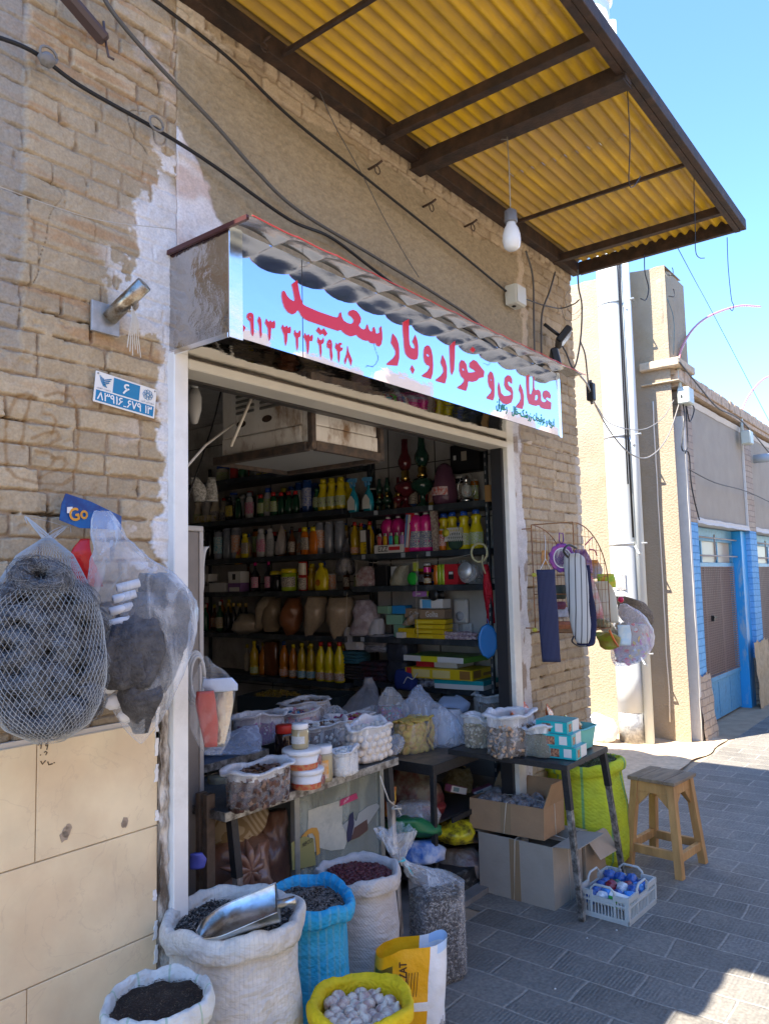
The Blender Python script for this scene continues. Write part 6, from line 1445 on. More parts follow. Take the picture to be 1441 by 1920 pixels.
z1_ = at(366,998, Y=2.30).z-.03; s = MB(); s.bbox(-.12,.050,-.10,.5,0, z1_,.004); ob('cabinet_body', s, mat('cabinet_grey',(.20,.18,.165),.5, var=.12), e); s = MB(); s.bbox(-.12,.054,-.106,.504, z1_, z1_+.02,.003); s.box(.036,.053,-.104,-.101,0, z1_); ob('cabinet_trim', s, C('trimg',.40,.38,.36), e)
# shelving on the right-hand inner wall
XS = 4.0; M_sh = mat('slate_shelf',(.035,.045,.055),.45,.2, var=.2, vscale=8, dirt=(.10,.11,.12), dscale=9)
ZR = {'top':2.385,'a':2.025,'b':1.735,'c':1.520,'d':1.185,'e':.890}; ZL = {'top':2.385,'a':2.060,'b':1.755,'c':1.495,'d':1.180,'e':.865}
def unit(label, y0, y1, ZZ, keys):
  e = empty('shelf_unit',(XS+.15,(y0+y1)/2,.03), label, 'shelf'); o = Vector(e.location)
  for k_ in keys:
    z = ZZ[k_]; s = MB(); s.bbox(XS, XS+.29, y0+.022, y1-.022, z-.038, z,.002); s.v = [tuple(Vector(v)-o) for v in s.v]; ob('shelf_board', s, M_sh, e)
  for y_, x_ in ((y0, XS-.002),(y0, XS+.27),(y1-.02, XS+.27),(y1-.02, XS-.002)):
    if 3.3 < y_ < 3.5 and x_ < XS+.1: continue
    if 1:
      s = MB(); s.bbox(x_, x_+.022, y_, y_+.02,.03,2.55,.001)
      if x_ < XS+.1:
        for q in range(48): s.box(x_-.0012, x_-.0004, y_+.006, y_+.014,.08+q*.05,.10+q*.05,1)
      s.v = [tuple(Vector(v)-o) for v in s.v]; ob('shelf_post', s,[M_sh, C('holes',.30,.30,.30)], e)
  return e
unit('dark slate shelf unit at the light end of the side wall',2.33,3.44, ZR, 'abcde')
unit('dark slate shelf unit deeper in the shop',3.46,5.25, ZL,['top','a','b','c','d','e'])
def place(px, key, dx=.07, py=1000):
  y = at(px, py, X=XS+dx).y; Z_ = ZR if y < 3.45 else ZL
  return Vector((XS+dx, y, Z_[key]+.0005))
def hm(p, hpx): return hpx/ppm(p)
PC = {'white':(.50,.50,.50),'green':(.015,.09,.035),'dgreen':(.01,.06,.03),'blue':(.01,.05,.20),'lblue':(.02,.30,.42),'yellow':(.62,.50,.01),'pink':(.60,.02,.22),'red':(.45,.02,.02),'orange':(.60,.16,.01),'grey':(.20,.22,.26),'black':(.012,.012,.014),
   'brown':(.12,.035,.01),'oilgold':(.42,.28,.01),'purple':(.10,.03,.14),'lime':(.30,.42,.02),'cream':(.60,.54,.42),'teal':(.02,.25,.22),'gold':(.40,.27,.06),'amber':(.42,.14,.01),'bluecap':(.02,.08,.40)}
def PM(n_): return mat('g_'+n_, PC[n_],.22, coat=.3, spec=.6, var=.18, vscale=14)
def PL(n_): return mat('l_'+n_, PC[n_],.4, col2=(.5,.5,.47) if sum(PC[n_]) < .9 else (.10,.08,.10), vscale=95, stretch=(1,1,2.2), var=.15)
ITEMS = [ # kind, px, shelf, height px, body, cap, label colour, flat, text, label, group, depth
('shampoo',468,'a',50,'white','grey','pink',.6,None,'white shampoo bottle with a pink oval, leftmost tall one on the upper shelf',None,.07),
('shampoo',489,'a',44,'green','red','lime',.6,None,'green shampoo bottle with a red cap standing by itself between two white ones',None,.07),
('shampoo',503,'a',55,'white','bluecap','lime',.6,None,'white shampoo bottle with a bright blue cap',None,.08),
('shampoo',513,'a',44,'green','red','lime',.6,None,'green shampoo bottle half hidden by the blue capped white one',None,.05),
('shampoo',528,'a',44,'dgreen','red',None,.8,None,'dark green bottle with a red cap on the upper shelf','dark green bottles in a row',.07),
('shampoo',542,'a',44,'dgreen','red',None,.8,None,'dark green bottle with a red cap on the upper shelf','dark green bottles in a row',.07),
('shampoo',555,'a',44,'dgreen','red',None,.8,None,'dark green bottle with a red cap on the upper shelf','dark green bottles in a row',.07),
('cyl',563,'a',60,'blue','blue','grey',1,None,'slim dark blue bottle behind the green ones',None,.12),
('cyl',577,'a',62,'blue','blue','bluecap',1,None,'thick dark blue bottle with a paler label',None,.07),
('cyl',591,'a',56,'blue','blue',None,1,None,'dark blue bottle behind the single green one',None,.13),
('shampoo',595,'a',44,'green','green','lime',.6,None,'small green bottle just left of the yellow cleaners',None,.05),
('cleaner',607,'a',60,'yellow','yellow','lime',1,('سفید',True),'yellow cleaner bottle with a lime label on the upper shelf','yellow cleaners on the upper shelf',.06),
('cleaner',623,'a',60,'yellow','yellow','lime',1,('سفید',True),'yellow cleaner bottle with a lime label on the upper shelf','yellow cleaners on the upper shelf',.06),
('cleaner',640,'a',60,'yellow','yellow','lime',1,('سفید',True),'yellow cleaner bottle with a lime label on the upper shelf','yellow cleaners on the upper shelf',.06),
('cleaner',655,'a',60,'yellow','bluecap',None,1,None,'yellow cleaner bottle partly hidden behind the spray bottles',None,.15),
('shampoo',430,'a',46,'black','black','yellow',.7,None,'black bottle with a yellow diamond label',None,.08),
('shampoo',447,'a',42,'dgreen','dgreen',None,.7,None,'short dark green bottle beside the leftmost white shampoo',None,.09),
('cyl',380,'b',40,'green','white',None,1,None,'green can at the left end of the second shelf',None,.07),
('cyl',393,'b',58,'black','black',None,1,None,'tall black spray can second from the left on its shelf',None,.07),
('cyl',410,'b',56,'grey','black','lblue',1,None,'fat dark can with a blue label band',None,.06),
('cyl',428,'b',58,'grey','grey',None,1,None,'plain grey cylinder bottle left of the red labelled one',None,.08),
('cyl',443,'b',58,'grey','grey','orange',1,None,'grey cylinder bottle with an orange-red label, left one',None,.07),
('shampoo',459,'b',46,'yellow','yellow','cream',.6,None,'small yellow bottle with a cream label before the grey ones',None,.04),
('shampoo',489,'b',54,'white','white','pink',.6,None,'white bottle with a pink oval on the second shelf',None,.07),
('shampoo',506,'b',54,'white','white','grey',.6,None,'plain white bottle beside the pink oval one',None,.08),
('slim',547,'b',54,'brown','black','cream',1,None,'dark brown bottle with a cream label on the second shelf',None,.07),
('shampoo',571,'b',52,'orange','yellow','cream',.6,None,'orange bottle with a cream label and yellow cap',None,.06),
('shampoo',587,'b',52,'orange','yellow',None,.6,None,'plain orange bottle with a yellow cap',None,.06),
('cyl',600,'b',60,'grey','grey','orange',1,None,'grey cylinder bottle with an orange-red label, right one',None,.10),
('cyl',617,'b',60,'grey','grey',None,1,None,'plain grey cylinder bottle on the second shelf','plain grey cylinders',.10),
('cyl',637,'b',60,'grey','grey',None,1,None,'plain grey cylinder bottle on the second shelf','plain grey cylinders',.10),
('slim',478,'c',56,'black','pink','pink',1,None,'black syrup bottle with a pink cap, left one of two','pink capped syrups',.07),
('slim',503,'c',56,'black','pink','pink',1,None,'black syrup bottle with a pink cap, right one of two','pink capped syrups',.07),
('jar',519,'c',38,'black','yellow',None,1,None,'dark jar with a yellow lid beside the lime one',None,.09),
('jar',541,'c',42,'lime','yellow','cream',1,None,'lime green pickle jar with a yellow lid and white label',None,.05),
('can',567,'c',27,'red','grey','cream',1,None,'lower red tin of a stack of two',None,.07),
('cleaner',584,'c',50,'oilgold','yellow',None,1.2,None,'golden oil bottle behind the yellow jug',None,.14),
('oil',665,'b',62,'oilgold','red','orange',1,None,'oil bottle with a red cap at the left end of the lighter unit',None,.07),
('oil',677,'b',60,'oilgold','red','orange',1,None,'oil bottle with a red cap behind the yellow and black carton',None,.12),
('oil',693,'b',62,'oilgold','red',None,1,None,'oil bottle with a red cap beside the lighter box',None,.09),
('pink',728,'b',72,'pink','white',None,1,None,'pink cleaner bottle behind the lighter box, left one','pink bottles behind the lighters',.16),
('pink',747,'b',72,'pink','white',None,1,None,'pink cleaner bottle behind the lighter box, right one','pink bottles behind the lighters',.16),
('pink',780,'b',76,'pink','white','blue',1,None,'pink cleaner bottle with a blue label, full in view',None,.07),
('pink',799,'b',76,'pink','white','blue',1,None,'pink cleaner bottle with a blue label beside the leaning box',None,.09),
('pink',812,'b',76,'pink','white',None,1,None,'pink cleaner bottle mostly hidden by the second leaning box',None,.13),
('cyl',829,'b',40,'orange','white','red',1,None,'small orange can in front of the yellow bottles',None,.04),
('cleaner',832,'b',70,'yellow','bluecap',None,1,None,'yellow bottle with a blue cap behind the small orange can',None,.13),
('cleaner',848,'b',72,'yellow','bluecap',None,1,None,'yellow bottle with a blue cap behind the netted sponge',None,.14),
('cleaner',870,'b',72,'yellow','bluecap','lime',1,None,'yellow bottle with a blue cap just right of the netted sponge',None,.10),
('cleaner',893,'b',74,'yellow','bluecap','lime',1,None,'yellow bottle with a blue cap at the right end of its shelf',None,.06),
('jar',799,'c',20,'brown','black','gold',1,None,'small brown jar, lower of the stacked jars',None,.06),
('cyl',816,'c',36,'orange','orange',None,1,None,'bright orange stick pack',None,.05),
('cyl',823,'c',38,'lime','lime',None,1,None,'lime green stick pack, left one','lime stick packs',.05),
('cyl',829,'c',38,'lime','lime',None,1,None,'lime green stick pack, right one','lime stick packs',.05),
('slim',385,'d',50,'dgreen','white',None,1,None,'clear dark bottle with a pale cap, far left on the fourth shelf',None,.07),
('slim',412,'d',56,'dgreen','white','gold',1,None,'taller clear dark bottle with a gold label',None,.07),
('slim',427,'d',54,'black','gold',None,1,None,'black bottle with a gilt neck on the fourth shelf','gilt necked black bottles',.07),
('slim',437,'d',54,'black','gold',None,1,None,'black bottle with a gilt neck on the fourth shelf','gilt necked black bottles',.07),
('slim',449,'d',54,'black','gold',None,1,None,'black bottle with a gilt neck on the fourth shelf','gilt necked black bottles',.07),
('slim',460,'d',54,'black','gold',None,1,None,'black bottle with a gilt neck on the fourth shelf','gilt necked black bottles',.07),
('oil',475,'e',62,'oilgold','yellow','lime',1,None,'pale oil bottle at the left end of the bottom shelf',None,.07),
('oil',492,'e',60,'amber','yellow',None,1,None,'amber oil bottle second on the bottom shelf',None,.09),
('can',506,'e',62,'brown','brown',None,.5,None,'tall dark brown tin on the bottom shelf',None,.10),
('oil',530,'e',66,'amber','blue','orange',1,None,'amber bottle with a blue cap on the bottom shelf',None,.07),
('oil',547,'e',62,'amber','yellow','cream',1,None,'amber bottle with a cream label on the bottom shelf',None,.06),
('oil',563,'e',66,'oilgold','yellow','lblue',1,None,'golden oil bottle with a blue band, left one of two','blue banded oil bottles',.05),
('oil',580,'e',66,'oilgold','yellow','lblue',1,None,'golden oil bottle with a blue band, right one of two','blue banded oil bottles',.05),
('oil',598,'e',72,'yellow','red','amber',1,None,'bright yellow bottle with a red cap, left of the three','bright yellow red capped bottles',.03),
('oil',614,'e',74,'yellow','red','amber',1,None,'bright yellow bottle with a red cap, middle of the three','bright yellow red capped bottles',.03),
('oil',632,'e',76,'yellow','red','amber',1,None,'bright yellow bottle with a red cap, right of the three','bright yellow red capped bottles',.02),
('oil',640,'e',66,'amber','yellow',None,1,None,'amber bottle behind the right yellow one',None,.14),
('shampoo',486,'top',26,'yellow','white','cream',.8,None,'short yellow bottle with a cream label high under the cooler, left one','short yellow bottles up high',.08),
('shampoo',499,'top',26,'yellow','white','cream',.8,None,'short yellow bottle with a cream label high under the cooler, middle one','short yellow bottles up high',.08),
('shampoo',512,'top',26,'yellow','white','cream',.8,None,'short yellow bottle with a cream label high under the cooler, right one','short yellow bottles up high',.08),
('can',524,'top',22,'orange','orange',None,1,None,'orange tin beside the short yellow bottles',None,.08),
('can',560,'top',14,'red','red',None,1,None,'flat red tin on the top shelf',None,.08),
('jar',455,'top',22,'green','white',None,1,None,'green jar with a white lid left of the yellow bottles',None,.08),
('can',440,'top',26,'red','red',None,1,None,'round red tin at the left of the top shelf',None,.1),
]
for it in ITEMS:
  kd, px, sh_, hp_, bc, cc, lc, fl_, tx, lb, gr, dx = it
  p = place(px, sh_, dx); bottle(kd, lb, p, hm(p, hp_), PM(bc), PM(cc), PL(lc) if lc else None, flat=fl_, txt=tx, grp=gr,
    name={'jar':'jar','can':'tin','cyl':'cylinder_bottle','oil':'oil_bottle'}.get(kd, 'bottle'), cat={'jar':'jar','can':'tin'}.get(kd, 'bottle'))
rb_ = random.Random(17)
for key, x0, x1, kinds_ in (('a',372,650,'cyl shampoo cleaner'),('b',372,655,'cyl shampoo slim'),('c',465,660,'jar slim can'),('d',372,470,'slim oil'),('e',462,650,'oil slim'),('top',420,600,'can jar'),('a',700,900,'cyl slim'),('b',665,905,'cleaner cyl'),('c',670,880,'jar can'),('top',600,640,'can')):
  x_ = x0
  while x_ < x1:
    kd = rb_.choice(kinds_.split()); bc = rb_.choice(['dgreen','brown','grey','amber','red','blue','cream','oilgold','white','black']); cc = rb_.choice(['white','red','yellow','black','bluecap']); lc = rb_.choice([None,'cream','lime','orange','white'])
    hp_ = {'jar':34,'can':28}.get(kd,52)*rb_.uniform(.9,1.1); p = place(x_, key,.20); q_ = {'top':'top','a':'upper','b':'second','c':'third','d':'fourth','e':'bottom'}[key]
    bottle(kd, 'dim %s %s with a %s cap at the back of the %s shelf' % ({'dgreen':'dark green','oilgold':'golden'}.get(bc, bc), {'jar':'jar','can':'tin'}.get(kd, 'bottle'), cc.replace('cap',''), q_), p, round(hm(p, hp_),2), PM(bc), PM(cc), PL(lc) if lc else None, grp='back row bottles on the %s shelf' % q_, name={'jar':'jar','can':'tin'}.get(kd, 'bottle'), cat={'jar':'jar','can':'tin'}.get(kd, 'bottle'))
    x_ += rb_.uniform(13,19)*(1.5 if kd in ('jar','can') else 1)
p = place(567, 'c'); h_ = hm(p,27); bottle('can', 'upper red tin of a stack of two', p+Vector((0,0,h_+.001)), h_, PM('red'), PM('grey'), PM('cream'), name='tin', cat='tin')
p = place(799, 'c',.06); h_ = hm(p,20); bottle('jar', 'small brown jar, upper of the stacked jars', p+Vector((0,0,h_+.001)), h_, PM('brown'), PM('white'), PM('pink'), name='jar', cat='jar')
for px, lb in ((664,'blue window spray bottle with a trigger, left one'),(692,'blue window spray bottle with a trigger, right one')):
  p = place(px, 'a',.05); h_ = hm(p,66); e = empty('spray_bottle', p, lb, 'spray bottle', 'window spray bottles')
  s = MB(); s.lathe([(.0001,0),(.15*h_,0),(.17*h_,.04*h_),(.17*h_,.36*h_),(.12*h_,.52*h_),(.05*h_,.64*h_),(.045*h_,.76*h_)], n=14, mtx=Matrix.Diagonal((.7,1,1,1))); ob('bottle_body', s, PM('lblue'), e)
  s = MB(); s.prism([(-.13*h_,.08*h_),(.13*h_,.08*h_),(.13*h_,.34*h_),(.02*h_,.48*h_),(-.02*h_,.48*h_),(-.13*h_,.34*h_)],(-.122*h_,0,0),(0,-1,0),(0,0,1),(-1,0,0),.0015); s.box(-.1245*h_,-.1238*h_,-.08*h_,.08*h_,.22*h_,.27*h_,1); ob('label', s,[C('label_pale',.62,.64,.60), C('ink_blue',.02,.05,.25)], e)
  s = MB(); s.bbox(-.05*h_,.05*h_,-.05*h_,.05*h_,.76*h_,.82*h_,.002); s.prism([(-.10*h_,.86*h_),(.20*h_,.90*h_),(.21*h_,.96*h_),(.12*h_,1.0*h_),(-.12*h_,.98*h_)],(-.03*h_,0,0),(0,1,0),(0,0,1),(1,0,0),.06*h_); s.prism([(.10*h_,.88*h_),(.15*h_,.88*h_),(.10*h_,.72*h_),(.07*h_,.72*h_)],(-.02*h_,0,0),(0,1,0),(0,0,1),(1,0,0),.04*h_); s.box(-.03*h_,.03*h_,-.03*h_,.03*h_,.82*h_,.88*h_); ob('trigger_head', s, C('spray_blue',.10,.35,.62), e)
p = place(601, 'c',.06); h_ = hm(p,52); e = empty('oil_jug', p, 'yellow oil jug with a moulded handle on the third shelf', 'jug')
s = MB(); s.lathe([(.0001,0),(.28*h_,0),(.31*h_,.05*h_),(.31*h_,.45*h_),(.22*h_,.68*h_),(.09*h_,.85*h_),(.08*h_,.92*h_)], n=16, mtx=Matrix.Diagonal((.6,1,1,1))); ob('jug_body', s, PM('yellow'), e)
s = MB(); s.tube([(0,-.08*h_,.82*h_),(0,-.25*h_,.74*h_),(0,-.33*h_,.5*h_),(0,-.30*h_,.3*h_)],.035*h_,6); ob('handle', s, PM('yellow'), e)
s = MB(); s.lathe([(.10*h_,.90*h_),(.10*h_,.99*h_),(0,h_)], n=12); ob('cap', s, PM('yellow'), e)
s = MB(); s.prism([(.12*h_*math.cos(k*PI/6),.12*h_*math.sin(k*PI/6)+.28*h_) for k in range(12)],(-.19*h_,0,0),(0,-1,0),(0,0,1),(-1,0,0),.001); ob('label', s, PM('amber'), e)
def lamp(px, hp_, glass, lb, dx=.1, grp=None):
  p = place(px, 'a', dx); h_ = hm(p, hp_); e = empty('oil_lamp', p, lb, 'oil lamp', grp)
  s = MB(); s.lathe([(.0001,0),(.12*h_,0),(.10*h_,.03*h_),(.04*h_,.08*h_),(.035*h_,.16*h_),(.07*h_,.19*h_),(.15*h_,.25*h_),(.17*h_,.31*h_),(.12*h_,.38*h_),(.05*h_,.41*h_)], n=20); ob('lamp_base', s, glass, e)
  s = MB(); s.lathe([(.05*h_,.405*h_),(.075*h_,.42*h_),(.055*h_,.46*h_),(.06*h_,.52*h_),(.05*h_,.56*h_)], n=16); ob('burner', s, C('brass',.55,.38,.10, metal=1., rough=.25), e)
  s = MB(); s.lathe([(.06*h_,.56*h_),(.10*h_,.64*h_),(.10*h_,.70*h_),(.055*h_,.80*h_),(.045*h_,.9*h_),(.05*h_,1.0*h_)], n=18); ob('chimney', s, glass, e)
M_gr = glassy('lamp_red',(.10,.015,.02),.08); M_gg = glassy('lamp_green',(.015,.05,.035),.08)
lamp(762,132, M_gr, 'tall dark red glass oil lamp',.1); lamp(794,140, M_gg, 'tall dark green glass oil lamp',.1)
lamp(713,62, M_gg, 'small green oil lamp just right of the spray bottles',.12); lamp(727,62, M_gg, 'second small green oil lamp with a bright brass burner',.08); lamp(748,60, M_gr, 'small dark red oil lamp between green lamp and tall red lamp',.06)
p = place(836, 'a',.09); h_ = hm(p,78); e = empty('wrapped_vase', p, 'plum coloured vase wrapped in film with a red and white sticker', 'vase')
s = MB(); s.lathe([(.0001,0),(.26*h_,0),(.31*h_,.15*h_),(.30*h_,.4*h_),(.24*h_,.7*h_),(.18*h_,.92*h_),(.08*h_,1.0*h_),(.02*h_,1.02*h_)], n=24, fn=lambda a, z: 1+.03*nz(a*3, z*30)); ob('vase_body', s, mat('plum_glass',(.12,.05,.085),.25, bump=.8, bscale=30), e)
s = MB(); s.grid(lambda u, v: ((-.318*h_)*math.cos((u-.5)*1.6)-.001,(-.318*h_)*math.sin((u-.5)*1.6),(.22+.20*v)*h_),10,1); ob('sticker', s, mat('sticker_red',(.55,.10,.08),.5, col2=(.65,.58,.58), vscale=60), e)
p = place(877, 'a',.05); h_ = hm(p,56); e = empty('hurricane_lantern', p, 'small silver hurricane lantern at the bright end of the upper shelf', 'lantern'); M_sv = C('lantern_silver',.62,.62,.60, metal=1., rough=.25)
s = MB(); s.lathe([(.0001,0),(.24*h_,0),(.25*h_,.06*h_),(.22*h_,.14*h_),(.10*h_,.17*h_)], n=18); ob('fuel_tank', s, M_sv, e)
s = MB(); s.lathe([(.10*h_,.17*h_),(.16*h_,.25*h_),(.18*h_,.36*h_),(.15*h_,.50*h_),(.10*h_,.58*h_)], n=18); ob('globe', s, plastic('globe_glass',(.7,.75,.75),.25,.8,12,.06,.1,.2), e)
s = MB(); s.lathe([(.13*h_,.58*h_),(.14*h_,.62*h_),(.09*h_,.66*h_),(.12*h_,.72*h_),(.10*h_,.84*h_),(.06*h_,.90*h_),(.0001,.92*h_)], n=18); ob('hood', s, M_sv, e)
for sg_ in (-1,1):
  s = MB(); s.tube(curve_pts([(0, sg_*.16*h_,.12*h_),(0, sg_*.33*h_,.30*h_),(0, sg_*.33*h_,.58*h_),(0, sg_*.24*h_,.74*h_),(0, sg_*.11*h_,.76*h_)],4),.018*h_,5); ob('side_tube', s, M_sv, e)
s = MB(); s.tube([(0,.26*h_*math.cos(k*PI/10),.70*h_+.34*h_*math.sin(k*PI/10)) for k in range(11)],.007*h_,4); ob('handle', s, M_sv, e)
W_ = C('card_white',.60,.60,.58); K_ = C('card_black',.015,.015,.018); Y_ = C('card_yellow',.60,.42,.01); PU = C('card_purple',.38,.16,.45); GRN = C('card_mint',.20,.38,.26); BLU = C('card_blue',.02,.22,.50); BRW = C('card_brown',.26,.18,.11); RED = C('card_red',.50,.02,.03); TEA = C('card_teal',.01,.30,.33)
def shelfbox(label, px, key, wpx, hpx, m, faces=(), dx=.03, depth=.09, dz=0, rot=0., name='carton', tilt=None, grp=None):
  p = place(px, key, dx+depth/2); q = ppm(p); return carton(name, label, 'box', p+Vector((0,0,dz)),(depth, wpx/q/.80, hpx/q), rot, m, faces, tilt=tilt, grp=grp)
lbx = shelfbox('open display carton of coloured lighters',732, 'b',54,15, W_,[('-x',.15,.2,.48,.85,('EZZ', K_)),('-x',.52,.3,.9,.75, RED)], dx=.0, depth=.06)
for k, cn in enumerate(((.50,.10,.10),(.60,.35,.02),(.02,.35,.55),(.12,.45,.08),(.45,.25,.55))):
  px = 711+k*10.5; p = place(px, 'b',.03); e = empty('lighter', p+Vector((0,0,.028)),['red','orange','blue','green','violet'][k]+' disposable lighter in the display carton', 'lighter')
  s = MB(); s.bbox(-.006,.006,-.013,.013,0,.085,.002); ob('lighter_body', s, C('lt%d' % k, *cn, rough=.15), e); s = MB(); s.bbox(-.005,.005,-.011,.011,.085,.105,.002); ob('lighter_top', s, C('chrome',0,0,0), e)
shelfbox('tall toothpaste box leaning between the pink bottles',762, 'b',11,74, RED,[('-x',.1,.12,.45,.95, C('pblue',.10,.25,.50)),('-x',.5,.12,.9,.95, W_)], dx=.02, depth=.035, tilt=(.13,0))
shelfbox('narrow dark printed box leaning beside the last pink bottle',818, 'b',9,76, mat('printed_dark',(.20,.12,.12),.4, col2=(.45,.40,.32), vscale=60), dx=.02, depth=.035, tilt=(-.07,0))
shelfbox('yellow and black upright carton with BiST lettering',684, 'b',13,46, K_,[('-x',.08,.02,.92,.48, Y_),('-x',.1,.5,.9,.97, W_)], dx=.0, depth=.04)
p = place(684, 'b',.0); s = MB(); write(s, 'BiST',(-.0025,-.010,.012),(0,0,1),(0,1,0),.062,.020); ob('carton_lettering', s, K_, loc=p, label='black BiST lettering running up the yellow carton', cat='lettering')
shelfbox('white toothbrush box with a red top at the left of the third shelf',447, 'c',28,22, W_,[('-x',.35,.3,.6,.8, K_)], dx=.02, dz=.065); shelfbox('purple and white box under the white one',447, 'c',28,17, mat('purplish_card',(.20,.10,.28),.4),[('-x',.1,.05,.9,.5, W_)], dx=.02)
shelfbox('white box at the left end of the third shelf',414, 'c',36,17, W_, dx=.03); shelfbox('second pale box behind the third shelf edge',392, 'c',18,14, W_, dx=.03, dz=.085)
shelfbox('yellow printed box on the left of the upper shelf',385, 'a',30,14, mat('yl_card',(.35,.28,.04),.4, col2=(.5,.45,.4), vscale=30), dx=.03)
shelfbox('black box on the third shelf of the lighter unit',719, 'c',23,37, K_, dx=.06); shelfbox('white sheet pack beside the black box',739, 'c',12,36, C('sheetw',.42,.43,.44), dx=.05, depth=.03)
shelfbox('red boxed cup at the right of the third shelf',850, 'c',24,38, RED,[('-x',.3,.25,.7,.65, K_),('-x',.35,.5,.65,.62, W_)], dx=.03)
def hangbox(label, px, py, wpx, hpx, m, faces=(), X=4.02, depth=.07, rot=0, tilt=None):
  p = at(px, py, X=X); q = ppm(p); return carton('carton', label, 'box', p,(depth, wpx/q/.80, hpx/q), rot, m, faces, tilt=tilt)
ZD = ZR['d']
def onD(px, dz=0, dx=.09): p = place(px, 'd', dx); p.z += dz; return p
def stackbox(label, px, dz, wpx, hpx, m, faces=(), dx=.07, rot=0., depth=.10, key='d'):
  p = place(px, key, dx); q = ppm(p); return carton('carton', label, 'box', p+Vector((0,0,dz)),(depth, wpx/q/.80, hpx/q), rot, m, faces), hpx/q
stackbox('yellow flat box under the netted bag, bottom of its pile',764,0,33,9, Y_, rot=.05); stackbox('yellow flat box second in the left yellow pile',765,.032,31,8, Y_, rot=-.06)
for k in range(4): stackbox('yellow flat box in the right pile, %s' % ['at the bottom','second up','third up','on top and widest'][k],808,.0305*k,52,8.2, Y_,[('-x',.05,.2,.6,.6, C('yl2',.70,.55,.05))], rot=[.02,-.05,.04,.12][k], dx=.05)
stackbox('brown tea box with Golha lettering on the yellow pile',812,.124,42,17, BRW,[('-x',.25,.2,.75,.8,('Golha', W_))], rot=.08, dx=.05)
stackbox('pale blue and white box on top of the tea box',812,.188,40,17, W_,[('-x',.1,.05,.5,.95, C('ltblue',.10,.35,.60))], rot=.05, dx=.05)
stackbox('mint green box at the foot of the middle pile',752,0,20,22, GRN, dx=.10); stackbox('mint green box second in the middle pile',742,.080,28,18, GRN, rot=.1, dx=.10); stackbox('tilted mint green box on the middle pile',724,.150,24,14, GRN, rot=-.2, dx=.10); stackbox('bright blue box beside the tilted mint one',750,.150,22,15, BLU, rot=.15, dx=.10)
stackbox('brown box with Golha lettering beside the blue one',777,.125,30,17, BRW,[('-x',.3,.2,.85,.7,('Golha', W_))], rot=.1, dx=.12)
stackbox('small white striped box at the foot of the mint pile',752,.0,12,10, W_, dx=.03)
shelfbox('lilac toffee box balanced under the third shelf',790, 'd',26,19, PU,[('-x',.3,.2,.6,.32, W_)], dx=.03, dz=.262); shelfbox('lime box beside the lilac one',811, 'd',14,17, C('limec',.38,.45,.05), dx=.03, dz=.265)
s = MB(); s.lathe([(.0001,0),(.036,0),(.036,.004),(.012,.005),(.012,.075),(.036,.076),(.036,.08),(0.0001,.08)], n=18, mtx=Matrix.Rotation(-PI/2,4, 'Y')); p = at(825,1115, X=4.06); ob('black_spool', s, C('spool',.02,.02,.02), loc=p, label='black spool of thread hanging under the third shelf', cat='spool')
p = at(866,1146, X=4.275); e = empty('wall_timer', p, 'white wall timer with a round dial', 'timer', rotz=0)
s = MB(); s.bbox(-.03,.0,-.055,.055,-.08,.08,.012); ob('timer_case', s, W_, e); s = MB(); s.lathe([(.030,0),(.030,.006),(0.0001,.007)],(-.03,0,-.03),18, mtx=Matrix.Rotation(-PI/2,4, 'Y')); ob('dial', s, C('dial',.40,.42,.46), e)
for k, px in enumerate((852,877)):
  p = at(px,1178, X=4.275); s = MB(); s.bbox(-.012,0,-.035,.035,-.03,.03,.004); s.tube([(-.013,-.015,.01),(-.013,-.02,-.01)],.003,4); s.tube([(-.013,.01,.01),(-.013,.012,-.01)],.003,4); ob('wall_socket', s, W_, loc=p, label=['white wall socket left of another under the timer','white wall socket right of another under the timer'][k], cat='socket')
def cloth_stack(label, px, key, wpx, hpx, m, seed, depth=.16, dz=0, name='folded_cloth', cat='cloth', layers=4, dx=.10):
  p = place(px, key, dx); q = ppm(p); w_ = wpx/q/.8/2; h_ = hpx/q; s = MB(); n = 30
  for L_ in range(layers):
    z0 = h_*L_/layers; z1 = h_*(L_+1)/layers*.985
    def f_(u, v, L_=L_):
      a = u*2*PI; e_ = .45; ca, sa = math.cos(a), math.sin(a); b_ = math.sin(PI*min(max(v,.0),1))**.5; k = 1+.10*nz(ca*2+seed+L_*3, sa*2)
      return (depth/2*abs(ca)**e_*(1 if ca > 0 else -1)*k*(.86+.14*b_), w_*abs(sa)**e_*(1 if sa > 0 else -1)*k*(.90+.10*b_), z0+(z1-z0)*v+.010*nz(ca*3+seed, sa*3+L_))
    s.grid(f_, n,5); s.add([f_(j/n,1) for j in range(n)],[tuple(range(n))])
  return ob(name, s, m, loc=p+Vector((0,0,dz)), label=label, cat=cat)
cloth_stack('flat patterned towels in film along the shelf edge',848, 'd',76,13, mat('patterned_towel',(.50,.42,.44),.6, col2=(.22,.15,.20), vscale=75, bump=.5),3, layers=2, dx=.04, depth=.07)
cloth_stack('dark teal folded cloth at the left of the clothes shelf',663, 'e',36,22, C('tealcloth',.03,.12,.16, rough=.9),4, dz=.13); cloth_stack('pile of dark folded clothes below the teal one',668, 'e',50,26, C('darkcloth',.035,.03,.035, rough=.9),5, layers=5)
cloth_stack('white rolled goods in clear film beside the grey folded cloth',668, 'e',40,42, plastic('roll_film',(.62,.62,.64),.8,.95,25,.2),6, dz=.20, layers=1); cloth_stack('grey striped folded cloth in the middle of the clothes shelf',708, 'e',44,34, mat('greyfold',(.12,.12,.13),.8, col2=(.28,.28,.30), vscale=12, stretch=(1,1,6)),7, dz=.19, layers=3)
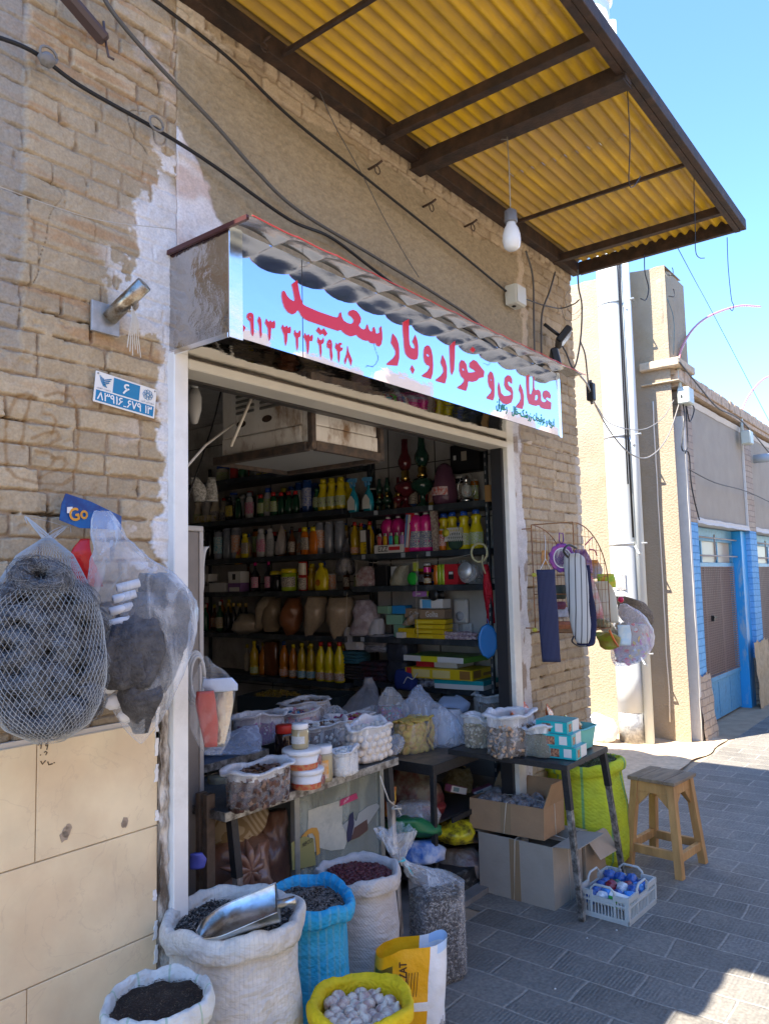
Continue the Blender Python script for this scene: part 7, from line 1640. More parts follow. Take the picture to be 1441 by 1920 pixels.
cloth_stack('maroon and black folded clothes',702, 'e',50,34, mat('maroonfold',(.05,.012,.02),.8, col2=(.02,.02,.03), vscale=14),8, layers=4); cloth_stack('crumpled navy bag of clothes',748, 'e',42,78, mat('navyfold',(.03,.035,.05),.5, bump=.8, bscale=25),9, layers=2)
cloth_stack('navy drawstring pouch with a white cord',761, 'e',38,34, C('navypouch',.015,.03,.16, rough=.8),10, layers=1, dx=.0, dz=-.02, name='drawstring_pouch', cat='pouch')
p = place(761, 'e',-.09); s = MB(); s.tube(curve_pts([(0,.05,.02),(0,.02,.06),(0,-.02,.05),(0,-.05,.08),(0,-.06,.09)],5),.003,5); ob('drawstring', s, W_, loc=p, label='white cord looped over the navy pouch', cat='cord')
cloth_stack('dark striped socks beside the navy pouch',800, 'e',34,22, mat('sockfold',(.02,.02,.03),.8, col2=(.3,.3,.32), vscale=30),11, layers=2, dx=.03)
def bigbox(label, px, py, wpx, dims, rotz, m, faces=()):
  p = at(px, py, X=XS+.06); return carton('board_game', label, 'box', p, dims, rotz, m, faces)
zb = ZR['e']; yb_ = at(858,1260, X=XS+.05).y
carton('notebook_pack', 'teal and white boxed notebooks at the bottom right of the shelves', 'box',(XS+.09, yb_-.04, zb),(.24,.33,.055),.10, W_,[('top',0,0,1,1, TEA),('-x',0,.55,1,1, TEA),('-y',0,.5,1,1, TEA)])
carton('board_game', 'yellow board game box lying on the teal notebooks', 'box',(XS+.07, yb_+.08, zb+.058),(.26,.48,.062),.04, Y_,[('-x',.02,.0,.1,1, RED),('-x',.12,.12,.38,.85, C('ylpale',.62,.50,.20)),('-x',.42,.12,.68,.85, C('ylpale',0,0,0)),('-x',.82,.1,.97,.9, C('brn',.25,.12,.03)),('-y',.05,.2,.4,.9, C('brn',0,0,0)),('-y',.5,.3,.95,.6, C('brn',0,0,0))])
carton('toy_box', 'small red and white boxes squeezed under the green board game', 'box',(XS+.09, yb_+.12, zb+.122),(.20,.30,.035),.02, W_,[('-x',0,0,.45,1, RED)])
carton('board_game', 'green, yellow and white board game box on top of the pile', 'box',(XS+.07, yb_+.10, zb+.160),(.27,.46,.034),-.05, C('gamegreen',.10,.26,.04),[('-x',.0,0,.30,1, W_),('-x',.30,0,.58,1, C('gameyl',.60,.55,.02)),('-x',.58,0,1,1, W_),('top',.0,0,1,1, mat('game_top',(.12,.30,.05),.3, col2=(.03,.09,.02), vscale=9))])
# evaporative cooler hung in the doorway
cp = Vector((2.33,2.20,2.13)); co = empty('air_cooler', cp, 'old rust-stained metal air cooler hung inside the top of the doorway', 'air cooler')
M_cool = mat('chipped_white_metal',(.78,.75,.68),.55, col2=(.66,.62,.55), vscale=6, dirt=(.25,.15,.08), dscale=7, stretch=(1,1,.45), bump=.3, bscale=30)
M_frame2 = mat('rusty_dark_frame',(.05,.04,.035),.7, col2=(.10,.07,.05), vscale=20, var=.3)
s = MB(); s.bbox(.03,.46,.015,.60,.02,.50,.006); ob('cooler_body', s, M_cool, co)
s = MB(); s.bbox(.03,.45,.002,.014,.092,.40,.004); s.bbox(.028,.455,.000,.014,.02,.088,.003); fpn = ob('front_panel', s, M_cool, co)
s = MB(); s.bbox(.012,.0285,.07,.58,.02,.095,.003); s.bbox(.018,.0285,.07,.58,.10,.45,.004); ob('side_panel', s, M_cool, co)
s = MB()
for k in range(9):
  for (a, b_) in ((.20,.32),(.36,.48)):
    s.bbox(.008,.017,a,b_,.200+.026*k,.212+.026*k,.002, mtx=None)
ob('louvres', s, mat('louvre_grey',(.13,.125,.11),.6), co)
for a in (.075,.245):
  s = MB(); s.prism([(a+.035+.032*math.cos(t_*PI/6),.155+.016*math.sin(t_*PI/6)) for t_ in range(12)],(0,.0025,0),(1,0,0),(0,0,1),(0,-1,0),.0012); ob('vent_hole', s, mat('hole_pad',(.05,.03,.02),.95, bump=1), fpn)
  s = MB(); s.prism([(.12+a+.035+.032*math.cos(t_*PI/6),.155+.016*math.sin(t_*PI/6)) for t_ in range(12)],(.0170,.05,0),(0,1,0),(0,0,1),(-1,0,0),.0012); ob('vent_hole', s, mat('hole_pad',(.05,.03,.02),.95), co)
for nm, bx in (('frame_post',(.0,.026,-.010,.018,-.018,.9)),('frame_post',(.462,.488,-.012,.018,-.018,.9)),('frame_rail',(.027,.461,-.012,.012,-.022,.018)),('frame_rail',(-.01,.024,.025,.62,-.022,.016)),('frame_rail',(.462,.50,.025,.62,-.022,.016)),('frame_rail',(.027,.461,.60,.62,-.022,.016))):
  s = MB(); s.bbox(*bx,.002); ob(nm, s, M_frame2, co)
s = MB(); s.bbox(.03,.458,.014,.598,-.004,.012,.002); ob('drip_tray', s, mat('tray_grey',(.30,.30,.28),.4), co)
s = MB(); s.tube([at(433,837,Y=2.30), at(475,738,Y=2.25)],.007,5); s2 = at(433,837,Y=2.30); loc_ob('metal_strut', s, M_cream, s2, label='pale slanting strut beside the cooler', cat='strut')
s = MB(); s.tube([at(350,875,Y=2.12), at(385,835,Y=2.2), at(437,795,Y=2.30)],.005,5); loc_ob('pale_hose', s, C('palehose',.5,.47,.42), at(385,835,Y=2.2), label='thin pale rod running from the jamb towards the strut', cat='rod')
s = MB(); s.tube([at(415,730,Y=2.6), at(405,775,Y=2.6), at(398,800,Y=2.6), at(375,870,Y=2.5), at(352,935,Y=2.4)],.004,5); loc_ob('hanging_wire', s, M_blk, at(405,775,Y=2.6), label='dark cord hanging left of the cooler', cat='cord')
p = at(365,755, Y=2.35); e = empty('ceiling_lamp', p, 'unlit long white lamp hanging at the dark upper left of the doorway', 'lamp')
s = MB(); s.lathe([(.002,-.085),(.012,-.08),(.026,-.03),(.027,.02),(.018,.05),(.012,.055)], n=16); ob('lamp_glass', s, C('dull_white',.45,.45,.43), e); s = MB(); s.lathe([(.014,.052),(.014,.09),(.004,.10)], n=12); s.tube([(0,0,.1),(0,0,.55)],.002,4); ob('lamp_holder', s, C('dull_white',0,0,0), e)
s = MB(); p = at(351,830, Y=2.0); s.bbox(-.003,.003,-.004,.0,-.09,.09,.0008)
for k in range(7): s.box(-.0035,.0035,-.0046,-.0042,-.08+k*.024,-.072+k*.024,1)
ob('sachet_strip', s,[C('redstrip',.45,.05,.06), W_], loc=(1.518,2.045, p.z), label='red strip of sachets hanging on the inner edge of the jamb', cat='sachets')
p = at(880,860, X=4.25); e = empty('electric_meter', p, 'black electric meter and fuses high on the wall above the lantern', 'meter')
s = MB(); s.bbox(-.07,.03,-.11,.11,-.09,.09,.008); ob('meter_case', s, M_blk, e); s = MB(); s.box(-.072,-.0705,-.02,.02,-.02,.04); ob('dial', s, C('dialc',.40,.36,.28), e); s = MB(); s.box(-.072,-.0705,.06,.08,-.01,.02); ob('switch', s, W_, e)
s = MB(); s.bbox(-.01,.01,-.02,.02,-.05,.05,.002); p = at(915,925, X=4.0); ob('wood_block', s, M_wood, loc=p, label='small wooden block tied to the shelf post', cat='block')
def ringm(r_, t_, n_=24, ax='x'): return [(0, r_*math.cos(k*2*PI/n_), r_*math.sin(k*2*PI/n_)) for k in range(n_+1)]
p = at(898,1036, X=3.9); s = MB(); s.tube(ringm(.054,0),.007,8); ob('yellow_ring', s, C('ivory_ring',.62,.58,.34), loc=p, label='ivory yellow plastic ring hanging at the end of the shelf line', cat='ring')
p = at(905,1050, X=3.88); s = MB(); s.tube([(0,.0,.03),(0,.008,-.02),(.005,-.01,-.08)],.005,5); ob('knotted_string', s, C('ivory_ring',0,0,0), loc=p, label='pale cord knotted through the yellow ring', cat='cord')
p = at(879,1076, X=3.86); e = empty('clear_tub', p, 'clear plastic tub with a silver lid hanging in a bag', 'tub')
s = MB(); s.lathe([(.038,-.05),(.046,0),(.048,.045)], n=18, mtx=Matrix.Rotation(1.2,4, 'Y')); ob('tub', s, FILM2, e); s = MB(); s.lathe([(.048,0),(.048,.008),(.0001,.010)],(-.04,0,.02),20, mtx=Matrix.Rotation(-1.35,4, 'Y')); ob('lid', s, C('silverlid',.55,.58,.60, metal=.6), e)
s = sil([(868,1050,10,2.6),(870,1062,40,2.6),(880,1082,52,2.6),(888,1098,44,2.6),(890,1106,10,2.6)],.5, amp=.012, seed=3); loc_ob('crumpled_bag', s, FILM2, at(880,1080,Y=2.6), label='crumpled clear bag round the silver lidded tub', cat='bag')
s = sil([(910,1058,8,2.35),(912,1080,14,2.35),(914,1110,18,2.35),(918,1140,16,2.35),(920,1168,18,2.35)],.6, amp=.012, seed=5, sub=8); loc_ob('red_tinsel', s, mat('red_foil',(.55,.01,.03),.25,.3, bump=1, bscale=90), at(914,1110,Y=2.35), label='glossy red packet string hanging by the shelf end', cat='packet')
p = at(914,1202, Y=2.22); e = empty('hand_mirror', p, 'oval hand mirror in a scalloped blue frame hanging by the door jamb', 'mirror'); Rm_ = Matrix.Rotation(-.85,4, 'Z') @ Matrix.Rotation(PI/2,4, 'X')
s = MB(); s.lathe([(.055,.006),(.068,.008),(.074,.0),(.068,-.008),(.055,-.006)], n=40, mtx=Rm_ @ Matrix.Diagonal((.72,1.25,1,1)), fn=lambda a, z: 1+.06*abs(math.sin(a*5))); ob('mirror_frame', s, C('frameblue',.02,.18,.48), e)
s = MB(); s.lathe([(.0001,.003),(.057,.003)], n=30, mtx=Rm_ @ Matrix.Diagonal((.72,1.25,1,1))); ob('mirror_glass', s, C('mirror_pale',.60,.68,.68, rough=.15, metal=.5), e)
s = MB(); s.tube([at(915,1170,Y=2.22)-p, at(913,1160,Y=2.22)-p],.003,4); ob('hang_loop', s, C('frameblue',0,0,0), e)
for rows, col, lb, sd in (
 ([(505,1118,20,0),(500,1135,42,0),(498,1160,40,0),(492,1178,30,0)],(.30,.25,.18), 'plump bag of pale powder behind the others on the fourth shelf',1),
 ([(470,1150,40,0),(472,1165,66,0),(468,1180,68,0),(462,1188,30,0)],(.34,.29,.22), 'bag of pale powder slumped flat on the fourth shelf',2),
 ([(512,1122,26,0),(512,1140,36,0),(510,1165,38,0),(508,1184,28,0)],(.22,.17,.11), 'dull tan powder bag left of the red-brown one',3),
 ([(552,1120,22,0),(548,1140,40,0),(545,1165,44,0),(546,1182,30,0),(542,1194,8,0)],(.20,.075,.03), 'red-brown spice bag with its corner hanging over the shelf edge',4),
 ([(595,1118,38,0),(592,1140,42,0),(590,1165,40,0),(580,1188,16,0),(576,1205,3,0)],(.34,.27,.19), 'pale tan powder bag with a pointed corner hanging down, nearer the red-brown one',5),
 ([(638,1120,44,0),(638,1140,54,0),(636,1165,48,0),(632,1188,24,0),(632,1207,4,0)],(.33,.26,.18), 'largest pale tan powder bag with a pointed corner hanging down',6)):
  rows = [(a, b_, w_, at(a, b_, X=XS+.02+.05*(i == 0)).y) for i,(a, b_, w_, _) in enumerate(rows)]
  s = sil(rows,.7, amp=.010, seed=sd, n=26, sub=5); loc_ob('powder_bag', s, mat('powder%d' % sd, col,.35, var=.15, vscale=25, bump=.6, bscale=22, coat=.3), at(rows[1][0], rows[1][1], Y=rows[1][3]), label=lb, cat='bag')
for rows, m_, lb, sd in (
 ([(652,1008,4,0),(650,1020,10,0),(648,1045,30,0),(646,1070,42,0),(645,1078,30,0)], plastic('dark_film',(.10,.10,.12),.55,.85,25,.2), 'dark bag tied with string hanging in front of the shelf join',8),
 ([(527,985,3,0),(528,1000,14,0),(527,1025,22,0),(526,1040,20,0)], plastic('cone_film',(.45,.40,.38),.5,.85,25,.2), 'cone of clear film standing on the second shelf',9),
 ([(689,1062,20,0),(688,1078,44,0),(690,1092,46,0),(690,1100,40,0)], mat('pinkish_bag',(.22,.12,.13),.3, col2=(.35,.33,.33), vscale=30, bump=.8, bscale=30), 'clear bag of reddish goods on the third shelf',10),
 ([(757,1060,20,0),(752,1075,34,0),(750,1090,40,0),(750,1099,36,0)], mat('net_bag',(.28,.27,.20),.6, var=.2, vscale=60, bump=.6), 'cream mesh bag of small things on the third shelf',11),
 ([(683,1125,30,0),(686,1145,52,0),(688,1165,56,0),(684,1190,60,0)], mat('mauve_bag',(.25,.20,.22),.25, col2=(.40,.36,.38), vscale=22, bump=.9, bscale=25), 'heap of mauve wrapped packets in clear bags on the fourth shelf',12),
 ([(709,1160,20,0),(706,1175,32,0),(704,1190,36,0)], mat('white_wrap',(.42,.42,.44),.3, bump=.9, bscale=30), 'small white wrapped roll beside the mauve packets',13),
 ([(781,1150,20,0),(773,1160,26,0),(765,1172,24,0)], mat('crinkle',(.38,.36,.34),.25, col2=(.30,.20,.10), vscale=30, bump=.9), 'crumpled shiny wrapper on the mint boxes',14),
 ([(447,1058,14,0),(450,1040,16,0),(455,1028,10,0),(460,1020,4,0)], mat('red_packet2',(.40,.02,.04),.3, col2=(.5,.35,.05), vscale=20), 'red packet perched on the white toothbrush box',15)):
  rows = [(a, b_, w_, at(a, b_, X=XS+.07).y) for (a, b_, w_, _) in rows]
  s = sil(rows,.7, amp=.010, seed=sd, n=22, sub=4); loc_ob('packed_bag', s, m_, at(rows[1][0], rows[1][1], Y=rows[1][3]), label=lb, cat='bag')
wire('hanging_string',[at(664,1050,X=3.96), at(700,1055,X=3.95), at(780,1054,X=3.95), at(840,1048,X=3.95), at(880,1040,X=3.95)],.0018, C('pale_string',0,0,0), 'pale string line stretched under the second shelf')
for px, y0, y1, lb in ((651,1110,1190,'long string dangling below the dark tied bag'),(669,1055,1100,'string with a small tag left of the lighter unit'),(782,1040,1195,'thin string hanging past the green disc')):
  wire('hanging_string',[at(px, y0, X=3.95), at(px-2,(y0+y1)/2, X=3.95), at(px+1, y1, X=3.95)],.0014, C('pale_string',0,0,0), lb)
p = at(773,1085, X=3.97); s = MB(); s.lathe([(.0001,-.006),(.036,-.008),(.042,0),(.036,.008),(.0001,.006)], n=24, mtx=Matrix.Rotation(PI/2,4, 'Y'), fn=lambda a, z: 1+.03*math.sin(a*9)); ob('green_disc', s, C('vivid_green',.02,.38,.04), loc=p, label='bright green round scourer hanging before the third shelf', cat='scourer')
p = at(779,1062, X=3.97); s = MB(); s.bbox(-.002,.002,-.02,.02,-.03,.03,.001); ob('green_tag', s, C('limec',0,0,0), loc=p, label='lime tag above the green scourer', cat='tag')
p = place(853, 'b',.04); e = empty('netted_sponge', p, 'dark green sponge under a black and white netting skirt', 'sponge')
s = lump(.05,.05,.055,3,fl=False); ob('sponge', s, C('spongeg',.03,.07,.05, rough=.9), e)
s = MB()
for k in range(14):
  for sg_ in (-1,1):
    s.tube([(-(.050+.016*(1-t_))*math.cos(-1.2+2.4*k/13+sg_*.35*t_),(.052+.022*(1-t_))*math.sin(-1.2+2.4*k/13+sg_*.35*t_),.05+.085*t_) for t_ in [q/6 for q in range(7)]],.0022,4)
ob('netting', s, W_, e)
s = MB(); s.lathe([(.0001,0),(.024,.002),(.026,.010),(0.0001,.013)],(-.055,.03,.105),16, mtx=Matrix.Rotation(-PI/2,4, 'Y')); ob('yellow_badge', s, C('badge',.58,.55,.05), e)
for k,(px, key) in enumerate(((706,'a'),(809,'a'),(681,'b'),(755,'b'),(802,'b'),(676,'d'))):
  p = place(px, key,0); s = MB(); s.bbox(-.006,-.003,-.016,.016,-.034,-.004,.0006); ob('price_ticket', s, C('ticket',.34,.38,.42), loc=p, label='small pale price ticket clipped to the shelf front, %s' % ['under the window sprays','below the plum vase','beneath the BiST carton','beneath the lighter carton','beneath the full pink bottles','under the mauve packets'][k], cat='price ticket')
for rows, m_, lb, nm in (([(364,895,14,2.9),(370,910,26,2.9),(374,925,28,2.9),(374,940,20,2.9)], mat('wire_bunch',(.12,.12,.11),.6, col2=(.35,.35,.33), vscale=90), 'bunch of small grey nets hanging at the dark left end', 'net_bunch'),([(396,895,14,2.9),(396,925,24,2.9),(396,940,26,2.9)], mat('wire_bunch',(0,0,0)), 'second bunch of small grey nets beside the first', 'net_bunch'),
    ([(386,1025,14,2.3),(382,1034,10,2.3),(379,1060,9,2.3),(379,1095,8,2.3),(378,1114,6,2.3)], C('ppr',.50,.50,.49), 'rolled white paper clipped on the grey cabinet edge', 'paper_roll')):
  loc_ob(nm, sil(rows,.6, amp=.006), m_, at(rows[0][0], rows[0][1], Y=rows[0][3]), label=lb, cat='net' if 'net' in nm else 'paper')
s = MB();
for k in range(3): s.tube([at(366,1270,Y=2.12)+Vector(((.050-.006*k)*math.cos(a)*.75,-.006*k,(.085-.008*k)*math.sin(a))) for a in [j*PI/12 for j in range(25)]],.0065,6)
loc_ob('coiled_hose', s, C('hosew',.50,.49,.46), at(366,1270,Y=2.12), label='coil of white hose hanging on the cabinet behind the clear bag', cat='hose')
e0 = at(388,1232, Y=2.0)
rows = [(386,1230,4,2.0),(388,1245,26,2.0),(394,1262,54,2.0),(398,1285,76,2.0),(398,1320,80,2.0),(396,1360,70,2.0),(398,1395,52,2.0),(400,1414,26,2.0)]
loc_ob('hanging_bag', sil(rows,.45, amp=.014, seed=7, sub=5), FILM3, e0, label='clear bag hanging at the left jamb holding red and foil packs', cat='bag')
loc_ob('red_pack', sil([(384,1296,32,2.0),(386,1320,38,2.0),(392,1360,34,2.0),(396,1400,24,2.0)],.35, amp=.006, seed=2), mat('red_pack',(.42,.06,.05),.3, bump=.5, bscale=18, var=.15), at(384,1296,Y=2.0), label='red packs inside the clear bag by the left jamb', cat='packet')
loc_ob('foil_pack', sil([(424,1282,24,2.01),(420,1320,34,2.01),(416,1360,30,2.01),(412,1400,18,2.01)],.3, amp=.008, seed=5), mat('foil_pack',(.50,.46,.38),.25,.8, bump=.8, bscale=16), at(424,1282,Y=2.01), label='dull foil pack beside the red ones in the hanging bag', cat='packet')
loc_ob('blue_white_pack', sil([(408,1272,50,1.985),(412,1284,64,1.985),(416,1296,56,1.985)],.12, amp=.004, seed=9), C('bluewhite',.45,.55,.75), at(408,1272,Y=1.985), label='pale blue and white card across the top of the hanging bag', cat='card')
# goods on the long table
def tpos(px, py, z): p = at(px, py, Z=z); return Vector((p.x, p.y, z+.0015))
M_hb = [C('herb1',.11,.05,.035), C('herb2',.06,.028,.02), C('herb3',.20,.12,.08)]
film_bag('clear bag with white rim holding dark brown bark at near end of long table', tpos(486,1505, T1),.108,.062,.112,.085,31, FILM3, 'dark brown curls of bark in the white rimmed bag', 'bark', M_hb, C('herbbase',.06,.03,.022, rough=.9), 'curl',(.016,.013,.010),260, rimh=.03, flare=1.12, contname='bark_curls')
M_tub = C('tubwhite',.70,.70,.71, rough=.3)
def tub(label, p, r_, h_, printm):
  e = empty('halva_tub', p, label, 'tub'); s = MB(); s.lathe([(.0001,0),(r_*.86,0),(r_*.90,.004),(r_*.96,h_*.82)], n=28); ob('tub_body', s, M_tub, e)
  s = MB(); s.lathe([(r_*.99,h_*.74),(r_*1.05,h_*.78),(r_*1.05,h_*.95),(r_*1.0,h_),(.0001,h_)], n=28); ob('lid', s, M_tub, e)
  s = MB(); s.grid(lambda u, v: (-(r_*(.89+.055*v)+.0008)*math.cos((u-.25)*2.6),-(r_*(.89+.055*v)+.0008)*math.sin((u-.25)*2.6), h_*(.02+.30*v+.04*nz(u*14,1)*v)),24,3); ob('printed_band', s, printm, e)
  s = MB(); s.lathe([(.0001,.001),(.018,.001),(.018,0)],(0,0,0),20, mtx=Matrix.Rotation(.35,4, 'Z') @ Matrix.Translation((.25*r_,-r_*.96, h_*.38)) @ Matrix.Rotation(PI/2,4, 'X')); ob('round_label', s, mat('maroon_round',(.22,.02,.02),.4, col2=(.45,.30,.25), vscale=90), e)
  return e
M_prt = mat('red_print',(.45,.05,.03),.4, col2=(.50,.25,.10), vscale=70)
pt = tpos(575,1476, T1); hT = .072
tub('lower white tub with a red printed band of a stack of two', pt,.064, hT, M_prt); tub('upper white tub with a red printed band, jar standing on its lid', pt+Vector((-.012,.014,hT+.001)),.071, hT, M_prt)
def jar(label, p, r_, h_, fillc, capc, labc, lo=.3, hi=.75, h2=None):
  e = empty('glass_jar', p, label, 'jar'); s = MB(); s.lathe([(.0001,0),(r_*.92,0),(r_,.006),(r_,h_*.72),(r_*.88,h_*.80)], n=26); ob('jar_glass', s, fillc, e)
  s = MB(); s.lathe([(r_*.92,h_*.785),(r_*.95,h_*.80),(r_*.95,h_*.98),(r_*.9,h_),(.0001,h_)], n=26); ob('lid', s, capc, e)
  if labc:
    s = MB(); s.grid(lambda u, v: (-(r_+.0008)*math.cos((u-.35)*2.0),-(r_+.0008)*math.sin((u-.35)*2.0), h_*(lo+(hi-lo)*v)),14,2); ob('label', s, labc, e)
  return e
M_tahini = mat('tahini_jar',(.36,.30,.17),.12, coat=.6, spec=.6); M_lb = mat('label_lines',(.58,.60,.60),.5, col2=(.40,.42,.44), vscale=120, stretch=(1,1,4))
jar('squat tan jar with a white lid balanced on the upper tub', pt+Vector((-.022,.010,2*hT+.003)),.033,.092, M_tahini, M_tub, M_lb,.22,.52)
jar('tall tan jar with an orange and white label beside the tubs', tpos(607,1464, T1),.036,.135, M_tahini, M_tub, mat('orange_lab',(.62,.28,.03),.4, col2=(.6,.6,.58), vscale=14),.12,.62)
jar('dark honey jar with a red lid behind the tubs', tpos(533,1428, T1),.040,.155, mat('dark_honey',(.02,.008,.006),.1, coat=.6), C('redlid',.50,.03,.02, rough=.3), C('yellowband',.45,.36,.02),.10,.22)
film_bag('small clear bag of white crystals between the tan jar and the round balls', tpos(644,1452, T1),.052,.040,.088,.070,32, FILM2, 'white slivers in the small clear bag', 'crystals',[C('cryst',.70,.69,.66)], C('crystb',.60,.59,.56, rough=.9), 'seed',(.014,.003,.003),260, contname='white_slivers')
MW = [C('mush1',.52,.47,.42), C('mush2',.10,.06,.045), C('mush3',.66,.63,.58)]
film_bag('clear bag of brown and white seashell-like chips behind the tubs', tpos(606,1402, T1+.02),.105,.060,.100,.080,35, FILM2, 'brown and white chips in the bag behind the tubs', 'sweets', MW, MW[1], 'ball',(.011,.010,.007),330, contname='chocolate_chips')
kb = tpos(690,1424, T1); film_bag_mesh = film_bag('clear open bag of round white balls at the far end of the long table', kb,.098,.062,.135,.06,36, FILM3, 'pale bed of crumbs under the round balls', 'sweets',[C('kk',.60,.54,.47)], C('kk',0,0,0), 'ball',(.004,.004,.004),30, contname='crumbs')
sb = MB(); vs0, fs0 = _ball(14,9); sb.add([(v[0]*.0168*(1+.05*nz(v[0]*2, v[1]*2)), v[1]*.0168, v[2]*.0163) for v in vs0], fs0,0, True)
kash = None; rj = random.Random(3); MK = mat('kashk',(.66,.59,.51),.8, var=.08, vscale=40, bump=.4, bscale=90)
pos = []
for lv in range(4):
  z = .018+lv*.029; rx_, ry_ = .108,.062
  for i in range(16): a = 2*PI*(i+.5*(lv % 2))/16; pos.append((rx_*math.cos(a)/max(abs(math.cos(a)), abs(math.sin(a)))**.3, ry_*math.sin(a)/max(abs(math.cos(a)), abs(math.sin(a)))**.3, z))
for i in range(-3,4):
  for j in range(-1,2): pos.append((i*.033+.012*(j % 2), j*.033,.128))
for q in pos:
  l_ = kb+Vector(q)+Vector((rj.uniform(-.003,.003), rj.uniform(-.003,.003), rj.uniform(-.002,.003)))
  if kash is None: kash = ob('dried_curd_ball', sb, MK, loc=l_, label='round white dried ball in the clear bag on the long table', cat='sweet', group='round white balls in the bag')
  else: copy_thing(kash, l_)
def candy(label, px, py, z, rx, ry, h_, cols_, seed, k=200, nm='candy_bag', film=None):
  ms = [mat('candy_%d_%d' % (seed, i), c,.25, var=.3, vscale=60) for i, c in enumerate(cols_)]
  film_bag(label, tpos(px, py, z), rx, ry, h_, h_*.72, seed, film or FILM2, 'wrapped sweets: '+label, 'sweets', ms, ms[0], 'chip',(.016,.009,.006), k, contname='wrapped_sweets')
candy('open white bag of purple wrapped sweets at the left of the tables',486,1392, T2-.02,.105,.075,.115,((.10,.01,.12),(.30,.03,.25),(.45,.42,.50)),41)
s = MB(); q = at(462,1390, Y=at(486,1392,Z=T2-.02).y-.085); write(s, 'IU', q,(.98,.2,0),(0,0,1),.055,.036, bold=.0015); write(s, '*   *', q+Vector((0,0,-.016)),(.98,.2,0),(0,0,1),.10,.008); loc_ob('bag_lettering', s, C('purple_ink',.05,.01,.10), q, label='purple letters printed on the white sweet bag', cat='lettering')
candy('clear bag of bright mixed wrappers behind the honey jar',562,1368, T2,.095,.07,.085,((.45,.20,.25),(.05,.20,.40),(.50,.40,.30),(.45,.45,.45)),42)
candy('bag of brown papery chips farthest in',572,1345, T2+.02,.12,.08,.075,((.12,.07,.04),(.20,.13,.08)),43, film=FILM2)
candy('bag of magenta and gold wrappers behind the round balls',655,1372, T1+.03,.115,.07,.07,((.35,.02,.12),(.40,.25,.10),(.35,.10,.25)),44)
s = sil([(470,1360,20,2.62),(455,1378,70,2.60),(440,1396,96,2.58),(436,1410,110,2.56)],.5, amp=.02, seed=4); loc_ob('loose_bag', s, FILMB, at(445,1405,Y=2.58), label='bluish crumpled plastic spilling over the blue side table', cat='bag')
for k,(rows, lb) in enumerate((
 ([(706,1322,10,2.72),(700,1335,54,2.70),(694,1352,86,2.68),(690,1366,96,2.66)], 'crumpled clear bag slumped behind the round balls'),
 ([(628,1322,8,2.75),(624,1334,44,2.74),(620,1350,70,2.72),(616,1362,76,2.70)], 'crumpled clear bag peaking behind the brown and white chips'),
 ([(512,1340,8,2.75),(508,1352,40,2.74),(500,1366,70,2.72),(496,1378,80,2.70)], 'crumpled clear bag between the purple sweets and the bright wrappers'),
 ([(552,1402,6,2.36),(560,1412,40,2.35),(566,1424,54,2.34)], 'scrunched clear bag just behind the honey jar'),
 ([(744,1376,6,2.40),(738,1388,34,2.39),(730,1402,54,2.38),(728,1412,50,2.37)], 'scrunched clear bag wedged between the two tables'),
 ([(862,1376,8,2.30),(858,1388,36,2.29),(856,1402,50,2.28)], 'scrunched clear bag between sugar and pistachios'))):
  s = sil(rows,.6, amp=.028, seed=90+k, sub=5, n=30); loc_ob('crumpled_bag', s, FILM2, at(rows[0][0], rows[0][1], Y=rows[0][3]), label=lb, cat='bag')
for k,(px, py, w_, lb) in enumerate(((520,1300,.30,'dark plastic crate of yellow goods deep in the shop'),(600,1300,.28,'dark grey empty crate beside the yellow filled one'))):
  p = at(px, py, Z=.86); e = empty('dark_crate',(p.x, p.y,.70), lb, 'crate', rotz=.3)
  s = MB(); s.bbox(-w_/2,w_/2,-.2,.2,0,.01,.002);
  for (x0,x1,y0,y1) in ((-w_/2,-w_/2+.008,-.2,.2),(w_/2-.008,w_/2,-.2,.2),(-w_/2+.009,w_/2-.009,-.2,-.192),(-w_/2+.009,w_/2-.009,.192,.2)): s.bbox(x0,x1,y0,y1,.011,.16,.002)
  ob('crate_body', s, C('crate_dark',.02,.028,.03), e)
  s = MB(); s.bbox(-w_/2+.02,w_/2-.02,-.19,.19,-.68,-.01,.002); ob('stand', s, C('crate_dark',0,0,0), e)
rnd = random.Random(8); s = heap((0,0,0),.12,.17,.03,4,2); sprinkle(s, disc_pts((0,0,.01),.12,.17,260, rnd,.03), 'curl',(.012,.006,.010), rnd,2); p = at(520,1300,Z=.86); ob('yellow_snacks', s,[C('ysn',.30,.20,.02), C('ysn2',.18,.11,.02), C('ysn3',.10,.06,.01)], loc=(p.x, p.y,.83), label='yellow curls heaped in the dark crate', cat='snacks', kind='stuff')
p = at(440,1560, Y=2.40); M_chev = mat('chevron_cloth',(.36,.27,.16),.8);
n = M_chev.node_tree; N = n.nodes; L = n.links; tc = N.new('ShaderNodeTexCoord'); wv_ = N.new('ShaderNodeTexWave'); wv_.wave_type = 'BANDS'; wv_.bands_direction = 'DIAGONAL'; wv_.inputs['Scale'].default_value = 22; wv_.inputs['Distortion'].default_value = 0
mp_ = N.new('ShaderNodeMapping'); ab_ = N.new('ShaderNodeVectorMath'); ab_.operation = 'PINGPONG' if False else 'ABSOLUTE'; L.new(tc.outputs['Object'], ab_.inputs[0]); L.new(ab_.outputs[0], wv_.inputs['Vector'])
rp_ = N.new('ShaderNodeMapRange'); rp_.inputs[1].default_value = .45; rp_.inputs[2].default_value = .55; L.new(wv_.outputs['Fac'], rp_.inputs[0]); mx_ = N.new('ShaderNodeMix'); mx_.data_type = 'RGBA'; L.new(rp_.outputs[0], mx_.inputs[0]); mx_.inputs[6].default_value = (.30,.22,.12,1); mx_.inputs[7].default_value = (.48,.40,.28,1); L.new(mx_.outputs[2], N['Principled BSDF'].inputs['Base Color'])
